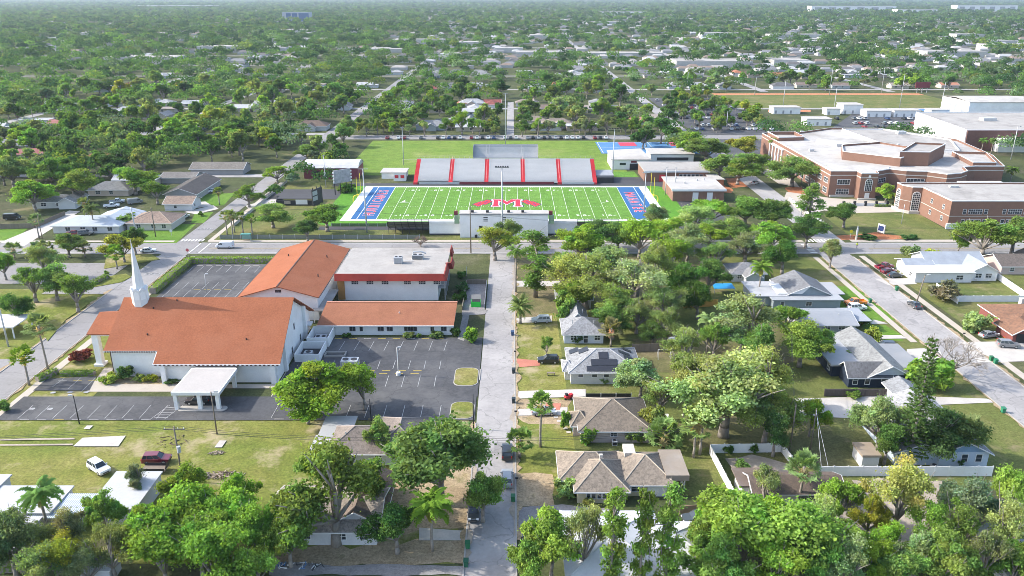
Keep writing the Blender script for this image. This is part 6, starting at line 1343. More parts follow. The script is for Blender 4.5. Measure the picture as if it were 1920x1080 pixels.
pile('junk_heap','mixed clutter spilling from the open garage',1893,636,6,2.4,1.0,40,[M['red'],mat('teal_plastic',(.05,.3,.3),.5),M['white'],mat('orange_plastic',(.6,.2,.03),.5)],ln=.9,seed=9); pile('junk_heap','rubbish beside the lower left house drive',560,1062,8,1.6,.5,40,[M['dark'],M['white'],mat('blue_plastic',(.08,.2,.4),.5)],ln=.9,seed=10)
t = thing('utility_trailer','small open grey trailer with a raised ramp by the mobile home','trailer',(*G(291,884),0)); x, y = G(291,884)
m = MB(); m.box(x-2,x+2,y-.9,y+.9,.5,.6); m.build('deck', M['wood'], t); m = MB(); m.box(x-2,x+2,y-.95,y-.9,.6,1.1); m.box(x-2,x+2,y+.9,y+.95,.6,1.1); m.build('side_rail', M['dark'], t); m = MB(); m.slab([(x+2,y-.9,.7),(x+2.5,y-.9,2.1),(x+2.5,y+.9,2.1),(x+2,y+.9,.7)],.06); m.build('ramp', M['dark'], t)
for s_ in (-1,1): MB().tube((x,y+s_*1.0,.33),(x,y+s_*1.2,.33),.33,.33,12).build('wheel', M['tyre'], t)
t = thing('riding_mower','red riding mower on the dry strip by the tan house','mower',(*G(1066,748),0)); x, y = G(1066,748)
m = MB(); m.obox((x,y,.3),1.5,.8,.5,.4); m.obox((x+.5,y+.2,.8),.6,.7,.25,.4); m.build('body', M['red'], t); m = MB(); m.obox((x-.4,y-.1,.75),.5,.6,.5,.4); m.build('seat', M['dark'], t)
for dx_, dy_ in ((-.6,-.5),(-.6,.5),(.6,-.4),(.6,.5)): MB().tube((x+dx_,y+dy_-.08,.26),(x+dx_,y+dy_+.08,.26),.26,.26,10).build('wheel', M['tyre'], t)
t = thing('picnic_bench','small dark bench on the lawn below the brick drive','bench',(*G(1033,704),0)); x, y = G(1033,704)
m = MB(); m.box(x-.8,x+.8,y-.3,y+.3,.6,.68); m.build('top', M['wood'], t)
for s_ in (-.7,.7): m = MB(); m.box(x+s_-.05,x+s_+.05,y-.3,y+.3,0,.6); m.build('leg', M['wood'], t)
t = thing('tarpaulin','bright blue tarpaulin roof in the back yard by the feather palm','tarpaulin',(*G(1355,548),0)); x, y = G(1355,548)
m = MB(); m.slab([(x-2.8,y-1.6,1.6),(x+2.8,y-1.6,1.7),(x+2.6,y+1.6,2.0),(x-2.6,y+1.6,1.9)],.05); m.build('sheet', mat('blue_tarp',(.03,.28,.55),.5), t)
for dx_ in (-2.6,2.6): MB().tube((x+dx_,y-1.5,0),(x+dx_,y-1.5,1.6),.05,.05,6).build('post', M['galv'], t)
for lab, px_, py_ in (('grey air conditioner against the pinkish wall of the tan house',1152,834),('grey air conditioner beside the low grey house wall',1545,630),('grey air conditioner behind the pale blue house fence',1750,880)):
    x, y = G(px_,py_); ac_unit('air_conditioner', lab, (x,y,0), (.9,.9,.9), 1)
def mailbox(label, px_, py_):
    x, y = G(px_,py_); t = thing('mailbox', label, 'mailbox', (x,y,0)); MB().tube((x,y,0),(x,y,1.1),.05,.05,6).build('post', M['wood'], t); m = MB(); m.box(x-.25,x+.25,y-.12,y+.12,1.1,1.35); m.build('box', M['dark'], t)
mailbox('dark mailbox on the strip by the east street drive',1806,634); mailbox('dark mailbox at the kerb beside the brick drive',966,668); mailbox('dark mailbox at the lower kerb of the cream house',969,908); mailbox('dark mailbox by the slim palm drive',967,782)
t = thing('swing_frame','pale pipe frame on the grass behind the timber fence','frame',(*G(1245,672),0)); x, y = G(1245,672)
m = MB()
for s_ in (-1.4,1.4):
    for e in (-.7,.7): m.tube((x+s_,y+e,0),(x+s_,y,2.1),.05,.05,6)
m.tube((x-1.4,y,2.1),(x+1.4,y,2.1),.05,.05,6); m.build('frame', M['whitetrim'], t)
t = thing('garden_table','round white table on the patio of the seamed roof house','table',(*G(1830,527),0)); x, y = G(1830,527)
m = MB(); m.tube((x,y,.7),(x,y,.75),.6,.6,12); m.build('top', M['whitetrim'], t); MB().tube((x,y,0),(x,y,.7),.06,.06,6).build('leg', M['galv'], t)
# the pedestrian at the school crossing
def person(label, px_, py_):
    x, y = G(px_,py_); me = bpy.data.meshes.new('person')
    J = [(0,0,.95),(0,0,1.15),(0,.01,1.42),(0,.01,1.52),(0,0,1.66),(.10,0,.9),(.12,.12,.5),(.12,-.02,.06),(.12,-.16,.04),(-.10,0,.9),(-.12,-.16,.5),(-.12,-.02-.12,.08),(-.12,-.26,.05),(.2,0,1.42),(.25,-.06,1.15),(.24,-.2,.95),(-.2,0,1.42),(-.26,.06,1.15),(-.25,0,.92)]
    E_ = [(0,1),(1,2),(2,3),(3,4),(0,5),(5,6),(6,7),(7,8),(0,9),(9,10),(10,11),(11,12),(2,13),(13,14),(14,15),(2,16),(16,17),(17,18)]
    me.from_pydata(J, E_, []); o = bpy.data.objects.new('person', me); COL.objects.link(o); o.location = (x,y,.15)
    sk = o.modifiers.new('skin','SKIN'); rad = {0:.14,1:.13,2:.15,3:.06,4:.11}
    for i, v in enumerate(me.skin_vertices[0].data): q = rad.get(i,.075 if i in (5,9,13,16) else .05); v.radius = (q,q*.8)
    me.skin_vertices[0].data[0].use_root = True
    o.modifiers.new('sub','SUBSURF').levels = 1; me.materials.append(mat('dark_clothes',(.05,.05,.07),.9)); BASE['person'] = Vector((x,y,.15)); BASE[o.name] = Vector((x,y,.15))
    m = MB(); m.prism([(x-.2,y-.16),(x+.2,y-.16),(x+.2,y+.16),(x-.2,y+.16)],1.18,1.66); m.build('vest', mat('hi_vis',(.65,.75,.05),.7), o)
    m = MB(); m.tube((x,y,1.83),(x,y,1.95),.13,.08,10); m.build('hair', M['dark'], o)
    return tag(o, label, 'person')
person('person in a yellow vest crossing at the school crossing',1606,466)
# ================================================================ trees
def quads_mesh(name, P, N, S, T, m, asp=1.5):
    """leaf clumps: centres P, normals N, sizes S, tints T (n x 3) as one mesh"""
    n = len(P); N = N/np.maximum(np.linalg.norm(N,axis=1,keepdims=True),1e-6); h = np.tile(np.array([0.,0,1]),(n,1)); h[np.abs(N[:,2])>.9] = (1,0,0)
    U = np.cross(h,N); U /= np.linalg.norm(U,axis=1,keepdims=True); V = np.cross(N,U)
    a = NR_.random(n)*2*np.pi; c, s_ = np.cos(a)[:,None], np.sin(a)[:,None]; U, V = U*c+V*s_, V*c-U*s_
    U = U*(S*.5*asp)[:,None]; V = V*(S*.5/asp*1.3)[:,None]
    co = np.stack([P-U*.8-V*.5, P+U*.2-V, P+U, P-U*.1+V],1).reshape(-1,3).astype(np.float32)
    me = bpy.data.meshes.new(name); me.vertices.add(4*n); me.vertices.foreach_set('co', co.ravel())
    me.loops.add(4*n); me.loops.foreach_set('vertex_index', np.arange(4*n,dtype=np.int32)); me.polygons.add(n)
    me.polygons.foreach_set('loop_start', np.arange(0,4*n,4,dtype=np.int32))
    at = me.attributes.new('tint','FLOAT_COLOR','FACE'); at.data.foreach_set('color', np.concatenate([T,np.ones((n,1))],1).astype(np.float32).ravel())
    me.materials.append(m); me.update(calc_edges=True); me.validate(); return me
NR_ = np.random.default_rng(4)
def unit(n): v = NR_.normal(size=(n,3)); return v/np.linalg.norm(v,axis=1,keepdims=True)
def clump_points(centres, radii, sub, per, leaf, up=.35, flat=.8, spread=.24):
    """leaves in small tufts that sit on the outside of each bough"""
    P, N, S, T = [], [], [], []
    for c, r in zip(centres, radii):
        bt = NR_.uniform(.78,1.22); by = NR_.uniform(.85,1.2)
        d = unit(sub); d[:,2] += up; d /= np.linalg.norm(d,axis=1,keepdims=True)
        sc = np.array(c)+d*np.array([r,r,r*flat])*NR_.uniform(.45,1.05,(sub,1))
        for k in range(sub):
            st = bt*NR_.uniform(.82,1.18); off = NR_.normal(size=(per,3))*r*spread*np.array([1,1,.6])
            P.append(sc[k]+off); nn = d[k]*.6+unit(per)*.75; nn[:,2] += .35; N.append(nn); S.append(leaf*NR_.uniform(.6,1.35,per))
            l = NR_.uniform(.66,1.34,per)*st; T.append(np.stack([l*by, l, l*NR_.uniform(.7,1.1,per)],1))
    return np.concatenate(P), np.concatenate(N), np.concatenate(S), np.concatenate(T)
def crown_layout(nb, rx, z0, z1, rmin, rmax, hollow=.45, seed=0):
    """uneven crown: boughs of different reach, each carrying a bunch of leaf masses"""
    r = random.Random(seed); C_, R_ = [], []; zc = z0+(z1-z0)*.36; n = r.randint(7,9); per = max(2, round(nb/n)); a0 = r.random()*6.28
    for k in range(n):
        az = a0+k*6.283/n*(1 if k < n-2 else r.random()*2)+r.uniform(-.35,.35); el = R(r.choice((4,12,20,30,42,55,78))) if k < n-2 else R(r.uniform(60,88)); L = r.uniform(.58,1.0)
        e = Vector((math.cos(az)*math.cos(el)*(rx-rmin)*L, math.sin(az)*math.cos(el)*(rx-rmin)*L, zc+math.sin(el)*(z1-zc-rmin)*r.uniform(.7,1.0)))
        for j in range(per):
            f = 1-.62*j/per; br = r.uniform(rmin,rmax)*(1.15 if j else .9); p = Vector((e.x*f,e.y*f,zc*.25+e.z*.75+(e.z-zc)*.25*f))+Vector((r.gauss(0,.55),r.gauss(0,.55),r.gauss(0,.4)))
            if p.z < z0+br*.3: p.z = z0+br*.3
            if any((p-Vector(c)).length < (br+b_)*.42 for c, b_ in zip(C_,R_)): continue
            C_.append(tuple(p)); R_.append(br)
    return C_, R_
def limbs(m, C_, base_h, r0, r=random.Random(1), n=7, gnarl=.5):
    top = Vector((r.uniform(-.2,.2), r.uniform(-.2,.2), base_h)); m.path([(0,0,-.1),(r.uniform(-.1,.1),0,base_h*.5),top],[r0*1.35,r0,r0*.85],8)
    for c in sorted(C_, key=lambda c: -Vector((c[0],c[1])).length)[:n]+sorted(C_, key=lambda c: -c[2])[:5]:
        c = Vector(c); mid = top.lerp(c,.5)+Vector((r.uniform(-gnarl,gnarl),r.uniform(-gnarl,gnarl),r.uniform(0,gnarl)))
        m.path([top, mid, c],[r0*.6,r0*.36,r0*.12],6)
        for _ in range(2): e = c+Vector((r.uniform(-1,1),r.uniform(-1,1),r.uniform(.2,1.2)))*1.3; m.path([mid,mid.lerp(e,.6)+Vector((0,0,r.uniform(-.2,.3))),e],[r0*.28,r0*.18,r0*.06],5)
TREE = {}
def tree_proto(key, name, cat, C_, R_, base_h, r0, sub, per, leaf, H_=9.0, RX=5.0, trunk_m=None, **k):
    t = thing(name, 'tree', cat); m = MB(); limbs(m, C_, base_h, r0, random.Random(len(C_)+sub)); m.build('trunk', trunk_m or M['bark'], t, smooth=True)
    me = quads_mesh('crown', *clump_points(C_, R_, sub, per, leaf, **k), M['leaf']); o = bpy.data.objects.new('crown', me); COL.objects.link(o); o.parent = t; BASE[o.name] = BASE[t.name]
    TREE.setdefault(key, []).append((t, RX, H_))
for i in range(7): C_, R_ = crown_layout(54,5.2,2.1,9.2,.65,1.55,seed=10+i); tree_proto('oak','oak_tree','tree',C_,R_,2.6,.36,22,40,.25,spread=.30)
for i in range(6): C_, R_ = crown_layout(52,5.3,2.0,9.2,.5,1.25,seed=30+i); tree_proto('airy','live_oak','tree',C_,R_,2.4,.36,15,34,.21,spread=.40)
for i in range(6): C_, R_ = crown_layout(54,5.2,1.8,9.2,.7,1.6,seed=50+i); tree_proto('lime','broadleaf_tree','tree',C_,R_,2.2,.28,21,40,.28,spread=.28)
for i in range(8): C_, R_ = crown_layout(44,5.2,2.0,9.2,.7,1.75,seed=70+i); tree_proto('mid','background_tree','tree',C_,R_,2.4,.34,14,22,.56)
for i in range(4): C_, R_ = crown_layout(34,5.2,2.2,9.2,.6,1.5,seed=90+i); tree_proto('midairy','slender_background_tree','tree',C_,R_,2.6,.32,12,18,.52,spread=.34)
for i in range(3):
    r = random.Random(i); C_ = [(r.uniform(-1,1)*(.5+1.0*math.sin(k/17*math.pi)), r.uniform(-1,1)*.9, 2.2+k*.66) for k in range(19)]; R_ = [r.uniform(.55,1.05) for _ in C_]
    tree_proto('slim','slim_pine','tree',C_,R_,11,.2,13,26,.25,H_=14.5,RX=2.0,spread=.34)
for i in range(2):
    r = random.Random(20+i); C_ = [(r.uniform(-.9,.9), r.uniform(-.9,.9), .5+r.random()*1.0) for k in range(11)]; R_ = [r.uniform(.45,.75) for _ in C_]
    me = quads_mesh('shrub', *clump_points(C_,R_,12,20,.24), M['leaf']); o = bpy.data.objects.new('shrub', me); COL.objects.link(o); BASE[o.name] = Vector(); TREE.setdefault('bush', []).append((o,1.35,1.8))
def frond_leaf(P, N, S, T, base, d, length, droop, nl, lw, tint):
    """a feather frond that arches out from BASE along D"""
    d = Vector(d).normalized(); side = d.cross(Vector((0,0,1))).normalized(); p = Vector(base); pitch = math.asin(max(-1,min(1,d.z)))
    hd = Vector((d.x,d.y,0)).normalized()
    for k in range(nl):
        f = (k+1)/nl; a = pitch-droop*f*f; q = p+(hd*math.cos(a)+Vector((0,0,math.sin(a))))*(length/nl)
        for s_ in (-1,1):
            w = lw*(math.sin(math.pi*min(1,f*.9+.08))+.15); c = q+side*s_*w*.5-Vector((0,0,w*.22)); nn = Vector((0,0,1))+side*s_*.5
            P.append(tuple(c)); N.append(tuple(nn)); S.append(w*1.15); T.append(tint)
        p = q
def palm_crown(kind, seed):
    r = random.Random(seed); P, N, S, T = [], [], [], []
    if kind == 'fan':
        for k in range(34):
            az = r.random()*6.28; el = r.uniform(-.5,1.2); L = r.uniform(.55,.8); d = Vector((math.cos(az)*math.cos(el),math.sin(az)*math.cos(el),math.sin(el))); c = d*L; ti = r.uniform(.75,1.2)
            side = d.cross(Vector((0,0,1)));  side = side.normalized() if side.length > .1 else Vector((1,0,0)); upv = side.cross(d).normalized()
            for j in range(13):
                a = (j-6)/6*1.35; e = d*math.cos(a)+side*math.sin(a)-Vector((0,0,.22+.25*abs(a))); q = c+e*.24; P.append(tuple(q)); nn = upv+side*.3*(1 if j%2 else -1); N.append(tuple(nn)); S.append(.24); T.append((ti,ti,ti*.9))
        for k in range(30):
            az = r.random()*6.28; P.append((math.cos(az)*.16,math.sin(az)*.16,-.15-r.random()*.45)); N.append((math.cos(az),math.sin(az),.2)); S.append(.32); T.append((1.7,1.0,1.4))
    else:
        n = 24 if kind == 'feather' else 46
        for k in range(n):
            az = k*2.4+r.uniform(-.2,.2); el = r.uniform(-.15,1.15) if kind == 'feather' else r.uniform(-.6,1.35); ti = r.uniform(.8,1.2)
            frond_leaf(P,N,S,T,(0,0,0),(math.cos(az)*math.cos(el),math.sin(az)*math.cos(el),math.sin(el)),1.05,1.75 if kind == 'feather' else .9,15,.15 if kind == 'feather' else .12,(ti,ti,ti*.9))
        for k in range(8): az = r.random()*6.28; P.append((math.cos(az)*.1,math.sin(az)*.1,-.2-r.random()*.3)); N.append((math.cos(az),math.sin(az),.2)); S.append(.3); T.append((1.6,1.0,1.3))
    return quads_mesh('crown', np.array(P), np.array(N), np.array(S), np.array(T), M['leaf'], 2.6 if kind == 'fan' else 1.9)
for kind in ('fan','feather','date'):
    for s_ in range(2):
        t = thing({'fan':'cabbage_palm','feather':'feather_palm','date':'date_palm'}[kind], 'palm', 'palm tree'); m = MB(); w = .034 if kind != 'date' else .05
        m.path([(0,0,0),(.01,0,.3),(.0,.01,.7),(0,0,1)],[w*1.25,w,w*.9,w*.95],8); tr = m.build('trunk', M['palmbark'], t, smooth=True)
        o = bpy.data.objects.new('crown', palm_crown(kind,s_+5)); COL.objects.link(o); o.parent = t; BASE[o.name] = BASE[t.name]; TREE.setdefault(kind,[]).append((t,1,1))
def norfolk():
    t = thing('norfolk_pine','tall dark conical Norfolk pine with tiered branches, right of the sandy yard','pine tree',(*G(1703,868),0)); x, y = G(1703,868); m = MB(); Hh = 24
    m.tube((x,y,0),(x,y,Hh),.3,.05,8); P, N, S, T = [], [], [], []; r = random.Random(2)
    for k in range(26):
        z = 1.5+k*(Hh-2)/26; L = (2.5*(1-k/27)**.75+.35); nb = 7 if k < 20 else 5
        for j in range(nb):
            az = j*6.28/nb+k*.7; d = Vector((math.cos(az),math.sin(az),0)); m.tube((x,y,z),(x+d.x*L*.9,y+d.y*L*.9,z+.25*L),.05,.02,4,cap=False)
            for q in range(int(9*L)+6):
                f = r.uniform(.15,1.05); s_ = Vector((-d.y,d.x,0))*r.uniform(-.3,.3)*L*.5*f; P.append((d.x*L*f+s_.x,d.y*L*f+s_.y,z+.28*L*f+r.uniform(-.1,.15))); N.append((r.gauss(0,.6),r.gauss(0,.6),1)); S.append(r.uniform(.28,.5)); ti = r.uniform(.7,1.25); T.append((ti,ti,ti))
    m.build('trunk', M['bark'], t); o = bpy.data.objects.new('crown', quads_mesh('crown',np.array(P),np.array(N),np.array(S),np.array(T),M['leaf'],2.0)); COL.objects.link(o); o.parent = t; o.color = (.11,.19,.055,1)
norfolk()
def bare_tree(label, px_, py_, h, rad, col=None, seed=3):
    x, y = G(px_,py_); t = thing('bare_tree', label, 'tree', (x,y,0)); m = MB(); r = random.Random(seed); tw = MB()
    def grow(p, d, l, w, n, mb):
        q = p+d*l; mb.tube(p,q,w,w*.7,5,cap=False)
        if n:
            for _ in range(3 if n > 2 else 4):
                e = (d+Vector((r.gauss(0,.55),r.gauss(0,.55),r.gauss(.1,.3)))).normalized(); grow(q,e,l*r.uniform(.62,.85),w*.62,n-1,mb if n > 3 else tw)
    grow(Vector((x,y,0)),Vector((0,0,1)),h*.2,.3,1,m)
    for k in range(6): a = k*1.05+.3; grow(Vector((x,y,h*.18)),Vector((math.cos(a)*.9,math.sin(a)*.9,.75)).normalized(),h*.27,.15,4,m)
    m.build('trunk', M['bark'], t); tw.build('twigs', col or mat('pale_twigs',(.24,.21,.18),.9), t)
bare_tree('leafless pale branched tree spreading beside the east street',1785,706,9.5,5)
bare_tree('dry grey brown bushy tree between hall and main road',789,463,4.0,3,mat('dry_twigs',(.20,.145,.115),.9),5)
LC = {'dark green':(.090,.165,.050),'mid green':(.170,.268,.068),'bright green':(.215,.340,.062),'olive green':(.215,.265,.100),'yellow green':(.285,.325,.06),'grey green':(.195,.245,.130),'pale green':(.265,.340,.145),'golden':(.29,.32,.09),'brownish green':(.22,.215,.12),'dusky red':(.19,.055,.055)}
tcount = {}
def jit(c, r): k = r.uniform(.92,1.30); return (c[0]*k*r.uniform(.86,1.04), c[1]*k, c[2]*k*r.uniform(.8,1.3))
trng = random.Random(8)
TREE_AT = []
def plant(key, x, y, rad, h, colr, label, group=None, zc=None):
    L = TREE[key]; i = tcount.get(key,0); tcount[key] = i+1; t, RX, H_ = L[i % len(L)]
    col = jit(LC[colr], trng); rz_ = trng.random()*6.28
    if key in ('fan','feather','date'):
        o = place(t,(x,y,0),rz_,label=label,color=col,tint=('crown',),group=group)
        for c in o.children:
            if c.name.startswith('trunk'): c.scale = (6.2 if key != 'date' else 7,)*2+(h,)
            else: c.location = (0,0,h); c.scale = (rad*1.2,)*3
    else:
        o = place(t,(x,y,0),rz_,label=label,color=col,tint=('crown','shrub'),group=group,scale=(rad/RX*trng.uniform(.9,1.12),rad/RX*trng.uniform(.9,1.12),h/H_*trng.uniform(.95,1.08))); 
        if key == 'bush': o.color = (*col,1); o['category'] = 'shrub'
    TREE_AT.append((x,y,rad)); return o
def tree(key, cx, cy, rpx, h, colr, label):
    """crown middle and radius in photo pixels, height in metres"""
    x, y = G(cx, cy, h*.60); z_ = y*_c+(CAM_H-h*.6)*_s; return plant(key, x, y, rpx*z_/FOC*(1.12 if rpx < 100 else 1.04), h, colr, label)
def palm(key, bx_, by_, h, rad, colr, label): x, y = G(bx_,by_); return plant(key, x, y, rad, h, colr, label)
def bush(px_, py_, rpx, h, colr, label): x, y = G(px_,py_); return plant('bush', x, y, rpx/PXM(py_), h, colr, label)
